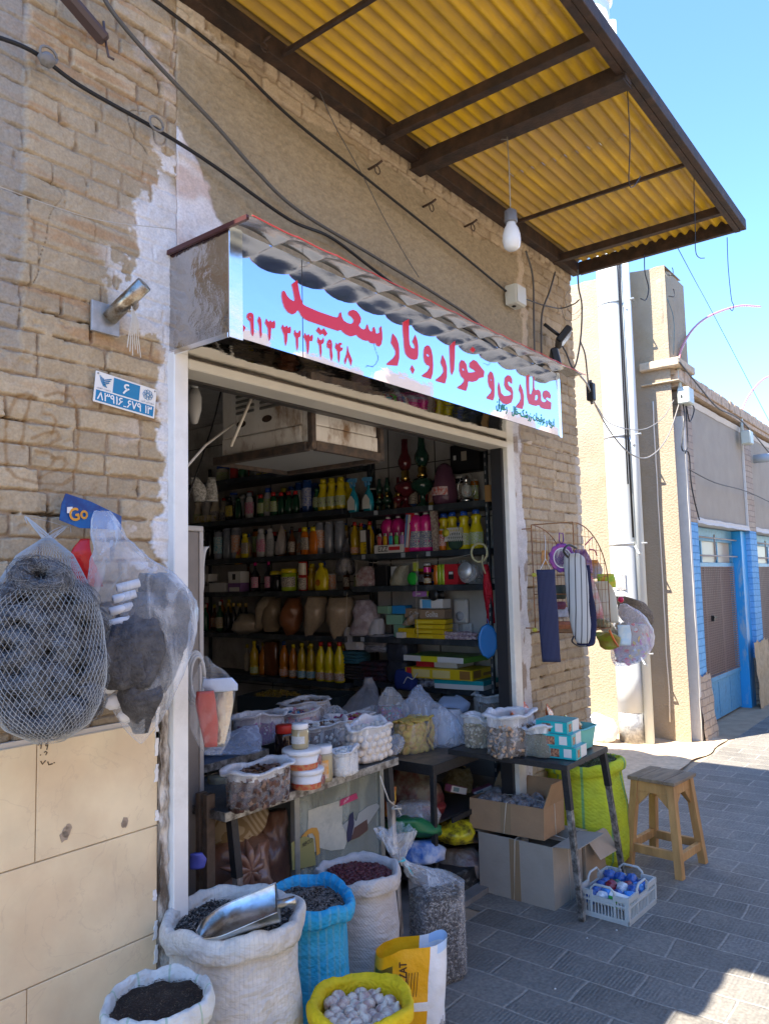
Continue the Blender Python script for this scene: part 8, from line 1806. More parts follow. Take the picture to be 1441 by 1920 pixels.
s = sil([(440,1500,90,2.42),(438,1530,130,2.40),(432,1560,120,2.38),(420,1590,80,2.38)],.35, amp=.02, seed=2, sub=5); loc_ob('chevron_cushion', s, M_chev, p, label='tan cushion with a woven chevron pattern under the long table', cat='cushion')
M_kn = mat('brown_film_bag',(.20,.10,.07),.3, col2=(.30,.17,.12), vscale=14, stretch=(1,1,.4), bump=.9, bscale=18, coat=.3)
kc = at(433,1622, Y=2.30)
s = sil([(440,1560,70,2.40),(440,1580,120,2.36),(436,1610,140,2.34),(440,1650,150,2.32),(445,1690,150,2.32)],.6, amp=.03, seed=12, sub=6, n=30)
for k in range(9):
  a = k*2*PI/9; s.tube(curve_pts([kc+Vector((0,-.10,0)), kc+Vector((.05*math.cos(a),-.095,.05*math.sin(a))), kc+Vector((.11*math.cos(a),-.06,.10*math.sin(a)))],5),[.012,.013,.014,.015,.016,.017,.018,.016,.012,.008,.004],6)
loc_ob('knotted_bag', s, M_kn, kc, label='brown knotted plastic bag stuffed under the long table', cat='bag')
loc_ob('brown_bundle', sil([(515,1520,40,2.36),(512,1560,50,2.34),(510,1610,56,2.32),(512,1660,56,2.32)],.6, amp=.02, seed=15, sub=5), M_kn, at(515,1560,Y=2.34), label='upright brown bundle between the knotted bag and the glass case', cat='bundle')
s = sil([(368,1600,22,2.16),(372,1612,30,2.16),(370,1628,26,2.16)],.5, amp=.004); loc_ob('blue_basket', s, C('violetblue',.10,.12,.50), at(370,1612,Y=2.16), label='scrap of violet-blue plastic behind the left jamb', cat='basket')
s = sil([(420,1455,60,2.42),(425,1475,80,2.42),(420,1490,60,2.42)],.5, amp=.012, seed=22); loc_ob('pale_parcel', s, mat('parcel',(.22,.20,.15),.5, col2=(.36,.32,.14), vscale=12), at(422,1475,Y=2.42), label='dim pale parcel between the two tables', cat='parcel')
# on the glass case and the outer table
cookie = None; cb = tpos(778,1398, VZ); cb = Vector((3.20,2.33, VZ+.0015))
cb = tpos(776,1408, VZ)
s = boxbag(0,0,.128,.078,.150,-.15,5, top=1.05); s.f.append(tuple(range(16*40,17*40))); s.m.append(0); s.s.append(False)
loc_ob('cookie_bag', MB().add([Vector(v)+cb for v in s.v], s.f,0, True), FILM3, cb, label='clear bag of round yellow cookies on the glass case corner', cat='bag')
sb = MB(); sb.lathe([(.0001,-.006),(.019,-.006),(.027,-.001),(.026,.003),(.017,.007),(.0001,.008)], n=18, fn=lambda a, z: 1+.03*math.sin(a*2+1)); M_ck = mat('cookie',(.55,.34,.10),.7, col2=(.50,.40,.08), vscale=25, var=.2, bump=.4, bscale=80); rj = random.Random(12)
for lv in range(5):
  for i in range(15):
    a = 2*PI*(i+.4*lv)/15; r1, r2 = .104,.060; e_ = max(abs(math.cos(a)), abs(math.sin(a)))**.45
    l_ = cb+Matrix.Rotation(-.15,3, 'Z') @ Vector((r1*math.cos(a)/e_, r2*math.sin(a)/e_,.020+.028*lv)); rt = (PI/2+rj.uniform(-.5,.5), rj.uniform(-.6,.6), a-PI/2+rj.uniform(-.4,.4))
    if cookie is None: cookie = ob('cookie', sb, M_ck, loc=l_, label='round yellow cookie in the clear bag on the glass case', cat='cookie', group='yellow cookies in the clear bag'); cookie.rotation_euler = rt
    else: copy_thing(cookie, l_, rt)
for i in range(-2,3):
  for j in range(-1,2): copy_thing(cookie, cb+Vector((i*.046, j*.04,.155+rj.uniform(0,.006))),(rj.uniform(-.4,.4), rj.uniform(-.4,.4),0))
s = sil([(786,1284,8,2.50),(782,1300,30,2.48),(790,1320,70,2.44),(806,1345,100,2.40),(815,1370,104,2.38),(822,1395,90,2.36),(830,1404,60,2.36)],.5, amp=.02, seed=17, sub=6, n=30); loc_ob('sugar_bag', s, FILMB, at(815,1400,Y=2.38), label='tall bluish clear bag with a peaked top holding white grains', cat='bag')
s = sil([(836,1330,54,2.40),(838,1350,66,2.40),(838,1375,66,2.38),(836,1400,60,2.38)],.6, amp=.010, seed=18, sub=5, n=30); loc_ob('white_grains', s, mat('white_grain',(.66,.68,.74),.6, var=.12, vscale=120, bump=1, bscale=160), at(836,1400,Y=2.38), label='white grains filling the bluish peaked bag', cat='sugar', kind='stuff')
s = sil([(730,1288,10,2.62),(732,1305,40,2.6),(736,1330,58,2.58),(738,1355,58,2.56),(740,1380,50,2.56)],.6, amp=.012, seed=19, sub=5); M_mc = mat('mixed_candy',(.45,.30,.35),.3, col2=(.12,.30,.30), vscale=75, var=.6, bump=.8, bscale=70); loc_ob('candy_bag', s, FILM2, at(738,1380,Y=2.57), label='clear tied bag of small mixed sweets behind the cookies', cat='bag')
rnd = random.Random(77); g = sil([(734,1325,50,2.6),(738,1355,54,2.58),(740,1380,46,2.57)],.6, amp=.006, seed=19, sub=4); body = MB().add(g.v, g.f,4, True); sprinkle(body, surf_samples(g,420, rnd), 'chip',(.010,.006,.003), rnd,4,.3)
loc_ob('mixed_sweets', body,[C('cm1',.50,.12,.22), C('cm2',.55,.50,.52), C('cm3',.08,.35,.30), C('cm4',.20,.10,.40), C('cm5',.25,.12,.15)], at(738,1380,Y=2.58), label='tiny pink, green and violet sweets in the tied bag', cat='sweets', kind='stuff')
s = sil([(845,1305,30,2.55),(850,1318,60,2.5),(850,1335,56,2.5)],.5, amp=.014, seed=23); loc_ob('blue_cloth', s, mat('pale_blue_cloth',(.40,.50,.68),.7, bump=.6, bscale=30), at(850,1330,Y=2.5), label='crumpled pale blue cloth behind the peaked bag', cat='cloth')
s = sil([(690,1270,14,3.0),(690,1285,24,3.0),(685,1310,60,2.95),(680,1340,90,2.9)],.6, amp=.02, seed=24); loc_ob('grey_bag', s, plastic('grey_bag_film',(.30,.30,.32),.7,.9,20,.2), at(685,1330,Y=2.92), label='dim grey bag heaped behind the sweets', cat='bag')
X3a, X3b, Y3a, Y3b = 3.235,3.70,1.53,2.16
table('outer_table', 'narrow black topped table with thin splayed legs standing outside the right jamb', X3a, X3b, Y3a, Y3b, T3,[(X3a+.02, Y3a+.02,3.375,1.555, M_ang,.27),(X3b-.02, Y3a+.02,4.00,1.605, M_ang,.27),(X3b-.03, Y3b-.06, X3b-.0, Y3b-.06, M_dang,.3)], edge=M_dang, top=C('blacktop',.03,.03,.035, rough=.4), th=.022)
P1 = [C('pist1',.50,.45,.36), C('pist2',.38,.33,.24), C('pist3',.24,.22,.12)]
film_bag('clear bag of pistachios with a milky rolled rim', tpos(898,1398, T3),.068,.060,.135,.100,51, FILM3, 'pistachio nuts in the milky rimmed bag', 'nuts', P1, C('pistb',.20,.17,.12, rough=.9), 'ball',(.0095,.0065,.0055),620, flare=1.2, contname='pistachios')
B1 = [C('shell1',.42,.25,.13), C('shell2',.10,.07,.05), C('shell3',.26,.22,.19)]
film_bag('larger clear bag of dried brown shells at the front of the outer table', tpos(958,1412, T3),.105,.085,.170,.120,52, FILM3, 'dried brown shells and rings in the larger bag', 'dried limes', B1, C('shellb',.10,.075,.055, rough=.9), 'curl',(.013,.010,.012),560, flare=1.15, contname='dried_shells')
film_bag('clear bag of grey-green herbs beside the teal cartons', tpos(1018,1414, T3),.085,.070,.125,.095,53, FILM3, 'fine grey-green dried herbs in the bag by the teal cartons', 'herbs',[C('hg1',.16,.15,.09), C('hg2',.26,.25,.19), C('hg3',.08,.09,.045)], C('hgb',.13,.125,.085, rough=.9), 'seed',(.0065,.0018,.0014),1500, flare=1.15, contname='dried_herbs')
film_bag('wide clear bag of brown bark chips at the back of the outer table', tpos(926,1345, T3+.02),.115,.085,.125,.090,54, FILM2, 'brown bark chips in the wide back bag', 'bark',[C('bk1',.28,.14,.07), C('bk2',.12,.07,.045)], C('bkb',.08,.05,.03, rough=.9), 'seed',(.014,.004,.003),560, flare=1.12, contname='bark_chips')
M_tb = C('teal_box',.01,.36,.38, rough=.3); M_choc = mat('choc_print',(.10,.03,.02),.4, col2=(.45,.22,.12), vscale=90)
tb0 = at(1086,1426, Z=T3)
for k,(dx_, dy_, rz) in enumerate(((.0,.0,.06),(-.008,.020,.10),(.0,.035,.02))):
  e = carton('chocolate_box', 'teal and white printed box with brown sweets pictured, %s of the stack of three' % ['bottom','middle','top'][k], 'box',(3.405+dx_,1.615+dy_, T3+.0035+k*.056),(.135,.155,.054), rz, W_,
    [('-x',0,0,1,1, M_tb),('-x',.62,.15,.86,.85, W_),('-x',.20,.12,.48,.80, M_choc),('-y',0,.0,.42,1, M_tb),('-y',.10,.15,.34,.8, M_choc),('top',0,0,1,1, M_tb)], b=.001)
bn = empty('teal_basin',(3.585,1.70, T3+.0035), 'teal plastic basin holding snack packets beside the teal cartons', 'basin'); M_bn = C('basin_teal',.16,.50,.44, rough=.35)
s = MB()
def bas(u, v, ins=0):
  a = u*2*PI; ca, sa = math.cos(a), math.sin(a); e_ = .35; k = .86+.14*v-ins
  return (.105*abs(ca)**e_*(1 if ca > 0 else -1)*k,.135*abs(sa)**e_*(1 if sa > 0 else -1)*k,.004+.105*v)
s.grid(lambda u, v: bas(u, v),40,6); s.grid(lambda u, v: bas(u, v,.03),40,6); s.grid(lambda u, v: tuple(Vector(bas(u,1,-.06*v))+Vector((0,0,-.004*v))),40,2); s.add([bas(k/40,0) for k in range(40)],[tuple(range(40))]); ob('basin_body', s, M_bn, bn)
s = lump(.07,.085,.05,9, fl=False); ob('snack_packet', s, mat('snack_a',(.50,.10,.05),.25, col2=(.60,.40,.15), vscale=22, bump=.8, bscale=30), loc=(3.585,1.70, T3+.05), label='red and gold crinkled packets in the teal basin', cat='packet')
def packet(label, px, py, wpx, hpx, Y, m, tilt, seed, txt=None):
  p = at(px, py, Y=Y); q = ppm(p); w_, h_ = wpx/q, hpx/q; s = MB(); s.grid(lambda u, v: (w_*(u-.5),-.018*math.sin(PI*u)*math.sin(PI*v)-.004*nz(u*7+seed, v*7), h_*(v-.5)),14,14); s.grid(lambda u, v: (w_*(u-.5),.018*math.sin(PI*u)*math.sin(PI*v)+.004, h_*(v-.5)),8,8)
  o = ob('snack_packet', s, m, loc=p, label=label, cat='packet'); o.rotation_euler = (-.25, tilt,.45)
M_so = mat('snack_orange',(.62,.16,.01),.2, col2=(.55,.05,.02), vscale=16, bump=.5, bscale=30, dirt=(.55,.30,.40), dscale=9)
packet('bright orange snack packet propped at the white jamb',985,1332,34,36,1.98, M_so,-.3,1); packet('orange and red snack packet leaning on the brick pier',1030,1340,46,40,1.90, M_so,.1,2); packet('flat orange snack packet tucked behind the shells bag',960,1337,36,14,1.93, M_so,.05,3)
packet('yellow and black snack packet above the teal cartons',1062,1354,36,26,1.80, mat('snack_yb',(.62,.50,.02),.2, col2=(.02,.02,.02), vscale=30, dirt=(.6,.6,.6), dscale=14),.35,4)
for k,(rows, m_, lb) in enumerate((
 ([(765,1440,60,2.45),(775,1470,90,2.40),(780,1500,100,2.38),(778,1530,80,2.38)], mat('gc1',(.16,.15,.11),.4, col2=(.10,.02,.02), vscale=12, bump=.8), 'dim khaki bag at the top of the glass case'),
 ([(795,1492,60,2.36),(795,1510,84,2.34),(795,1530,60,2.34)], mat('gc2',(.20,.03,.03),.3, bump=.8, bscale=20), 'dark red wrapped parcel in the glass case'),
 ([(735,1475,14,2.25),(732,1500,20,2.25),(728,1530,16,2.25)], mat('gc3',(.50,.32,.02),.3, col2=(.40,.10,.02), vscale=20, bump=.6), 'yellow and orange packet by the string tied leg'),
 ([(775,1505,70,2.28),(780,1530,90,2.26),(782,1555,70,2.26)], FILM2, 'puffed clear bag in the glass case'),
 ([(758,1535,60,2.24),(775,1552,110,2.24),(795,1565,60,2.24)], C('gcg',.02,.16,.06), 'flat green packet under the puffed bag'),
 ([(785,1575,50,2.22),(795,1592,80,2.2),(790,1612,80,2.2)], mat('gc4',(.45,.50,.60),.3, col2=(.05,.15,.45), vscale=10, bump=.8, bscale=25), 'white and blue plastic bag low in the glass case'),
 ([(860,1440,40,2.45),(858,1465,56,2.42),(856,1490,50,2.4)], mat('gc5',(.22,.17,.06),.4, col2=(.35,.30,.18), vscale=35, bump=.8), 'dim bag of pale twists behind the case post'),
 ([(855,1535,50,2.22),(850,1560,80,2.2),(855,1578,60,2.2)], mat('gc6',(.62,.55,.02),.25, col2=(.10,.08,.02), vscale=16, bump=.8, bscale=22), 'bright yellow crinkled sweet packets behind the post'),
 ([(880,1530,50,2.3),(885,1555,70,2.26),(880,1575,60,2.24)], mat('gc7',(.20,.22,.30),.25, col2=(.35,.20,.08), vscale=22, bump=.9, bscale=25), 'blue and silver wrapped sweets beside the yellow ones'),
 ([(860,1590,60,2.24),(870,1615,110,2.22),(880,1640,90,2.2)], mat('gc8',(.14,.09,.08),.3, col2=(.20,.19,.17), vscale=10, bump=.8), 'dull plastic wrapped goods on the bottom of the case'))):
  s = sil(rows,.6, amp=.018, seed=60+k, sub=5, n=26); loc_ob('packed_bag', s, m_, at(rows[0][0], rows[0][1], Y=rows[0][3]), label=lb, cat='bag')
rnd = random.Random(5); g = sil([(885,1480,50,2.40),(895,1505,84,2.36),(905,1530,96,2.32),(900,1548,70,2.30)],.6, amp=.01, seed=71, sub=5); body = MB().add(g.v, g.f,2, True)
cubes = surf_samples(g,150, rnd)
for p, nn in cubes: body.bbox(-.013,.013,-.011,.011,-.010,.010,.002, m=rnd.randrange(2), mtx=Matrix.Translation(p) @ rot3(rnd).to_4x4())
loc_ob('pale_sweets', body,[C('nougat',.42,.38,.28), C('nougat2',.34,.31,.24), C('nougat3',.14,.12,.09)], at(895,1505,Y=2.36), label='heap of pale cube sweets filling the right of the glass case', cat='sweets', kind='stuff')
for (px, py, rz, lb) in ((853,1486,.35,'pink and white small box lying tilted on the pale sweets, left one'),(905,1488,-.1,'pink and white small box on the pale sweets, right one')):
  p = at(px, py, Y=2.28); carton('small_carton', lb, 'box', p,(.05,.11,.035),.9+rz, C('pinkcard',.35,.10,.18),[('-x',.03,.05,.97,.95, W_),('-x',.15,.2,.5,.8, C('greyp',.15,.25,.28)),('-y',.05,.1,.95,.9, W_)], tilt=(.3*(1 if rz > 0 else -1),0))
s = MB(); s.box(4.16,4.165,2.36,2.85,.35,.80); ob('grey_board', s, C('greyboard',.16,.165,.16), label='plain grey board leaning behind the glass case', cat='board')
# hanging on the left brick wall
YN = 1.80
M_wool = mat('steel_wool',(.17,.18,.20),.6,.2, col2=(.09,.095,.11), vscale=60, bump=1, bscale=180, dist=.01)
padm = MB(); vs_ = []
for i in range(12):
  for j in range(28):
    a = 2*PI*j/28; b_ = 2*PI*i/12; r_ = .036+.023*math.cos(b_); k = 1+.08*nz(a*2, b_)+.07*nz(a*6, b_*3,5)
    vs_.append((r_*math.cos(a)*k*1.1, r_*math.sin(a)*k*.72,.022*math.sin(b_)*k))
padm.add(vs_,[(i*28+j, i*28+(j+1) % 28,((i+1) % 12)*28+(j+1) % 28,((i+1) % 12)*28+j) for i in range(12) for j in range(28)],0, True)
rj = random.Random(21); PADF = [C('wool_fibre',.30,.32,.35, rough=.5, metal=.3), C('wool_fibre2',.10,.105,.12, rough=.4, metal=.7)]
strand = MB()
for q in range(520):
  a0 = rj.random()*6.3; b0 = rj.random()*6.3; ln = rj.uniform(.3,1.1); dr = rj.uniform(-.5,.5); kk = rj.uniform(.96,1.12)
  P_ = []
  for t_ in range(5):
    a = a0+ln*t_/4; b_ = b0+dr*t_; r_ = .036+.0245*math.cos(b_)*kk
    P_.append((r_*math.cos(a)*1.12*kk, r_*math.sin(a)*.74*kk,.0235*math.sin(b_)*kk))
  strand.tube(P_,.00045,3, q % 2, caps=False)
pad0 = None
rowsN = [(90,1010,14),(85,1040,90),(82,1090,150),(78,1130,190),(80,1180,206),(84,1230,216),(86,1280,210),(88,1325,186),(90,1362,140),(92,1390,50)]
k = 0
for lay in (0,1):
 for py, half in ((1085,30),(1128,58),(1172,72),(1216,76),(1260,74),(1302,60),(1335,34)):
  nn_ = max(1, int(half*2/62)+1)
  for i in range(nn_):
    px = 86 + (0 if nn_ == 1 else (i/(nn_-1)-.5)*2*(half-16)) + (8 if (k % 2) else -6)
    yy = YN-(.050-.04*abs(px-84)/95 if lay == 0 else 0); l_ = at(px+rj.uniform(-8,8), py+rj.uniform(-7,7)+(10 if lay else 0), Y=yy+rj.uniform(-.01,.01))
    rt = (PI/2+rj.uniform(-.45,.45), rj.uniform(-.5,.5),-.6+rj.uniform(-.35,.35)); k += 1
    if pad0 is None:
      pad0 = ob('scouring_pad', padm, M_wool, loc=l_, label='round grey steel wool pad packed in the white net bag', cat='scouring pad', group='steel wool pads in the net bag'); pad0.rotation_euler = rt; ob('loose_fibres', strand, PADF, pad0)
    else: copy_thing(pad0, l_, rt)
def netrow(t_):
  n_ = len(rowsN)-1; i = min(int(t_*n_), n_-1); f_ = t_*n_-i; a, b_ = rowsN[i], rowsN[i+1]; return tuple(a[q]*(1-f_)+b_[q]*f_ for q in range(3))
def netpt(a, t_):
  px, py, w_ = netrow(t_); c = at(px, py, Y=YN-.01+.10*(1-min(1, t_*3))); v = Vector((c.x, c.y,0)).normalized(); h_ = Vector((v.y,-v.x,0)); r_ = w_/ppm(c)/2+.004; d_ = min(r_,.135)
  kk = 1+.05*nz(math.cos(a)*2, math.sin(a)*2, t_*6); return c+h_*(r_*math.cos(a)*kk)+v*(d_*math.sin(a)*kk)
s = MB(); NS = 58
for sg_ in (-1,1):
  for q in range(NS):
    a0 = 2*PI*q/NS; s.tube([netpt(a0+sg_*2.6*t_+.02*nz(t_*30, q), t_) for t_ in [j/44 for j in range(45)]],.00055,3, caps=False)
for q in range(26):
  a0 = 2*PI*q/26; b_ = netpt(a0,0); hk_ = at(48,968, Y=1.95) if q % 3 else at(130,985, Y=1.95); s.tube(curve_pts([b_, b_.lerp(hk_,.5)+Vector((.012*nz(q*1.3,1),0,.012*nz(q*1.7,2))), hk_, hk_+Vector((.02*nz(q,5),-.01,-.02+.03*nz(q,7)))],4),.0008,3, caps=False)
loc_ob('net_bag', s, C('net_white',.42,.44,.45, rough=.6), at(48,968,Y=1.95), label='white net bag bulging with grey steel wool, hanging over the tiles', cat='net bag')
s = MB(); hk_ = at(48,962, Y=1.95)
for q in range(60):
  a = rj.random()*6.3; s.tube(curve_pts([hk_+Vector((.035*nz(q,1),-.02*abs(nz(q,2)),.02*nz(q,3)-.01)), hk_+Vector((.05+.05*nz(q,4),-.02,-.02+.03*nz(q,5))), hk_+Vector((.11+.07*nz(q,6),-.02,-.035+.03*nz(q,7)))],4),.0007,3, caps=False)
loc_ob('frayed_net_end', s, C('net_white',0,0,0), hk_, label='frayed gathered end of the white net on its nail', cat='net')
rows = [(192,958,24,1.90),(200,985,52,1.88),(215,1030,80,1.85),(245,1080,150,1.83),(272,1130,196,1.82),(275,1165,198,1.82),(272,1210,180,1.82),(262,1270,150,1.82),(262,1320,108,1.83),(264,1365,58,1.84),(265,1394,6,1.85)]
loc_ob('hanging_clear_bag', sil(rows,.42, amp=.016, seed=27, sub=6, n=36), plastic('streaky_film',(.74,.80,.90),.12,.62,14,.12,.38), at(192,958,Y=1.9), label='big clear bag hanging by a corner, full of charcoal mitts and white rolls', cat='bag')
M_mitt = mat('charcoal_fleece',(.11,.11,.12),.85, col2=(.06,.06,.068), vscale=30, bump=1, bscale=120)
for k, rws in enumerate(([(292,1075,50,1.83),(305,1105,84,1.83),(318,1150,100,1.82),(318,1190,92,1.82),(305,1235,60,1.82)],[(270,1110,44,1.80),(268,1140,70,1.79),(262,1190,90,1.78),(258,1240,90,1.79),(255,1290,60,1.80)],[(228,1170,40,1.80),(222,1205,70,1.80),(225,1250,84,1.80),(235,1290,70,1.81)],[(300,1190,60,1.80),(298,1230,84,1.80),(290,1270,80,1.81),(280,1300,60,1.82)],[(262,1270,70,1.80),(262,1310,84,1.80),(264,1345,56,1.82),(265,1375,26,1.84)])):
  s = sil(rws,.38, amp=.018, seed=80+k, sub=5, n=26); loc_ob('fleece_mitt', s, M_mitt, at(rws[0][0], rws[0][1], Y=rws[0][3]), label=['charcoal fleece mitt at the right side of the clear bag','charcoal fleece mitt in the middle of the clear bag','charcoal fleece mitt at the lower left of the clear bag','charcoal fleece mitt filling the lower right of the bag','charcoal fleece mitt at the pointed foot of the bag'][k], cat='mitt')
for k,(px, py, rz) in enumerate(((240,1100,.35),(233,1121,.25),(227,1144,.1),(222,1168,-.1))):
  p = at(px, py, Y=1.815); s = MB(); s.tube([(-.028,0,-.004),(.030,0,.010)],.0115,14); e = empty('white_roll', p, 'small white roll in the clear bag, %s of four' % ['uppermost','second','third','lowest'][k], 'roll', rot=(0,0,-.4)); ob('roll', s, C('rollw',.66,.68,.72, rough=.7), e); s = MB(); s.tube([(-.0285,0,-.004),(-.029,0,-.004)],.0065,10); ob('core', s, C('rollc',.25,.27,.32), e)
for k,(px, py) in enumerate(((205,1300),(215,1330),(240,1355))):
  p = at(px, py, Y=1.84); s = lump(.030,.012,.020, k+5, fl=False); ob('white_pad', s, C('rollw',0,0,0), loc=p, label='white pad showing behind the charcoal mitts, %s' % ['upper','middle','lower'][k], cat='pad')
P_ = [(124,925),(170,940),(228,968),(228,994),(200,992),(150,990),(112,975),(116,945)]
s = MB(); LL = [at(*q, Y=1.93) for q in P_]; tri = tessellate_polygon([LL]); s.add(LL,[tuple(t_) for t_ in tri]); s.add([q+Vector((0,.002,0)) for q in LL],[tuple(t_) for t_ in tri]); o_ = at(170,960,Y=1.93)
e = empty('header_card', o_, 'glossy dark blue header card with orange script behind the clear bag', 'card'); s.v = [tuple(Vector(v)-o_) for v in s.v]; ob('card', s, mat('blue_card',(.01,.045,.20),.15, col2=(.01,.12,.38), vscale=12, coat=.5), e)
s = MB(); q = at(133,978, Y=1.926); write(s, 'Go', q-o_,(.93,0,.22),(-.2,0,.97),.055,.034, bold=.0012); ob('card_lettering', s, C('orange_ink',.65,.30,.03), e)
s = MB(); q = at(126,962, Y=1.926)-o_; s.add([q, q+Vector((.014,0,0)), q+Vector((.016,0,.018)), q+Vector((0,0,.016))],[(0,1,2,3)]); ob('white_mark', s, M_tub, e)
s = sil([(160,1010,16,1.93),(152,1035,34,1.92),(158,1065,44,1.92),(172,1100,40,1.92)],.2, amp=.006, seed=3); loc_ob('red_packet', s, mat('red_foil2',(.55,.02,.02),.2, bump=.5, bscale=25), at(160,1010,Y=1.93), label='red packet edge peeping between net bag and clear bag', cat='packet')
# wire rack of goods on the brick pier
YR = 1.93; rk0 = at(1003,985, Y=YR); rk = empty('wire_rack', rk0, 'rusty wire rack with a curved top hooked on the brick pier', 'rack')
M_rk = mat('rusty_wire',(.30,.13,.04),.6, col2=(.16,.07,.03), vscale=30)
xa, xb = at(1003,1180, Y=YR).x, at(1003,1180,Y=YR).x+.44
def rp(x, z, y=YR): return Vector((x, y, z))-rk0
zt_ = at(1003,985, Y=YR).z; zb_ = at(1003,1185, Y=YR).z
for (y_, off) in ((YR,0.),(YR-.24,.0)):
  s = MB(); arc = [(xa+off+.44*math.sin(t_*PI/24), zb_+(zt_-zb_)*(.42+.58*math.cos(t_*PI/24))) for t_ in range(13)]
  s.tube([rp(xa+off, zb_, y_), rp(xa+off, zt_, y_)]+[rp(a, b_, y_) for a, b_ in arc[1:]]+[rp(xa+off+.44, zb_, y_), rp(xa+off, zb_, y_)],.0032,5)
  for q in range(1,9): x_ = q*.049; zz = zb_+(zt_-zb_)*(.42+.58*math.cos(math.asin(min(.99, x_/.44)))); s.tube([rp(xa+off+x_, zb_, y_), rp(xa+off+x_, zz, y_)],.0012,4)
  for q in range(1,8):
    zz = zb_+(zt_-zb_)*q/8; f_ = (q/8-.42)/.58; x_ = .44*(1 if f_ <= 0 else math.sin(math.acos(min(1, f_)))); s.tube([rp(xa+off, zz, y_), rp(xa+off+x_, zz, y_)],.0012,4)
  ob('side_grid', s, M_rk, rk)
s = MB()
for q in range(10):
  x_ = xa+.049*q; s.tube([rp(x_, zb_, YR), rp(x_, zb_, YR-.24)],.0014,4)
for x_, z_ in ((xa, zb_),(xa+.44, zb_),(xa, zt_)): s.tube([rp(x_, z_, YR), rp(x_, z_, YR-.24)],.003,5)
s.tube([rp(xa, zb_+.2, YR), rp(xa, zb_+.2, YR-.24)],.003,5); ob('shelf_grid', s, M_rk, rk)
s = MB(); s.tube([rp(xa, zt_-.02, YR), rp(xa-.0, zt_-.02,1.99)],.003,5); s.tube([rp(xa, zb_+.02, YR), rp(xa, zb_+.02,1.99)],.003,5); ob('wall_tie', s, M_rk, rk)
for k,(px, py) in enumerate(((1001,1078),(1002,1181))): s = MB(); s.lathe([(.0001,-.012),(.012,-.008),(.014,0),(.012,.008),(.0001,.012)], n=12); ob('yellow_bead', s, C('bead',.42,.38,.04), rk, loc=at(px, py, Y=YR-.01)-rk0)
def stripecloth(key, c1, c2, scale, lo=.6):
  m = mat(key, c1,.85); n = m.node_tree; N = n.nodes; L = n.links; tc = N.new('ShaderNodeTexCoord'); wv_ = N.new('ShaderNodeTexWave'); wv_.inputs['Scale'].default_value = scale; wv_.bands_direction = 'X'; mp = N.new('ShaderNodeMapping'); mp.inputs['Rotation'].default_value = (0,0,.9); L.new(tc.outputs['Object'], mp.inputs[0]); L.new(mp.outputs[0], wv_.inputs['Vector'])
  r = N.new('ShaderNodeMapRange'); r.inputs[1].default_value = lo; r.inputs[2].default_value = lo+.12; L.new(wv_.outputs['Fac'], r.inputs[0]); mx = N.new('ShaderNodeMix'); mx.data_type = 'RGBA'; L.new(r.outputs[0], mx.inputs[0]); mx.inputs[6].default_value = (*c1,1); mx.inputs[7].default_value = (*c2,1); L.new(mx.outputs[2], N['Principled BSDF'].inputs['Base Color']); return m
M_navy = stripecloth('navy_pinstripe',(.012,.016,.05),(.06,.07,.14),55,.85); M_grs = stripecloth('grey_stripe',(.42,.44,.45),(.05,.05,.06),11,.86); M_navs = C('navy_plain',.015,.02,.06, rough=.9)
def hang(nm, label, cat, rows, m, depth=.3, amp=.006, seed=0, n=22, sub=5, kind=None):
  s = sil(rows, depth, amp=amp, seed=seed, n=n, sub=sub); return loc_ob(nm, s, m, at(rows[0][0], rows[0][1], Y=rows[0][3]), label=label, cat=cat, kind=kind)
hang('navy_strap', 'long navy pinstriped cloth hanging from the left of the rack', 'cloth',[(1022,1068,34,1.72),(1024,1100,34,1.72),(1027,1150,35,1.72),(1030,1200,35,1.72),(1033,1241,35,1.72)], M_navy,.28,.003,1)
s = MB(); s.tube([at(1012,1068,Y=1.72), at(1021,1050,Y=1.72), at(1022,1015,Y=1.75), at(1020,1003,Y=1.8)],.0018,4); s.tube([at(1032,1068,Y=1.72), at(1022,1048,Y=1.72)],.0018,4); loc_ob('hanging_string', s, W_, at(1021,1050,Y=1.72), label='white cord holding the navy cloth', cat='cord')
hang('striped_pouch', 'grey cloth pouch with dark stripes hanging at the front of the rack', 'pouch',[(1071,1038,26,1.66),(1076,1050,40,1.66),(1080,1090,42,1.66),(1084,1140,40,1.66),(1090,1190,32,1.66),(1092,1206,20,1.66)], M_grs,.5,.005,2)
hang('navy_pouch', 'navy cloth just behind the striped grey pouch', 'pouch',[(1094,1060,20,1.70),(1100,1110,20,1.70),(1106,1160,24,1.70),(1098,1205,34,1.70),(1096,1212,20,1.70)], M_navs,.5,.005,3)
s = MB(); s.tube(curve_pts([at(1064,1045,Y=1.66), at(1056,1032,Y=1.66), at(1066,1022,Y=1.66), at(1080,1028,Y=1.66)],5),.006,6); loc_ob('black_strap', s, M_blk, at(1064,1045,Y=1.66), label='black strap over the top of the striped pouch', cat='strap')
s = MB(); s.tube(curve_pts([at(1075,1193,Y=1.66), at(1072,1203,Y=1.66), at(1084,1211,Y=1.66), at(1097,1211,Y=1.66)],5),.0045,6); loc_ob('black_strap', s, M_blk, at(1075,1193,Y=1.66), label='black strap curling under the striped pouch', cat='strap')
p = at(1053,1046, Y=1.72); e = empty('round_mirror', p, 'round mirror in a purple scalloped frame tied on the rack', 'mirror'); Rm_ = Matrix.Rotation(-.6,4, 'Z') @ Matrix.Rotation(PI/2,4, 'X'); q_ = 16/ppm(p)*1.0
s = MB(); s.lathe([(q_*1.08,.004),(q_*1.2,.006),(q_*1.22,-.004),(q_*1.08,-.004)], n=30, mtx=Rm_); ob('white_rim', s, W_, e)
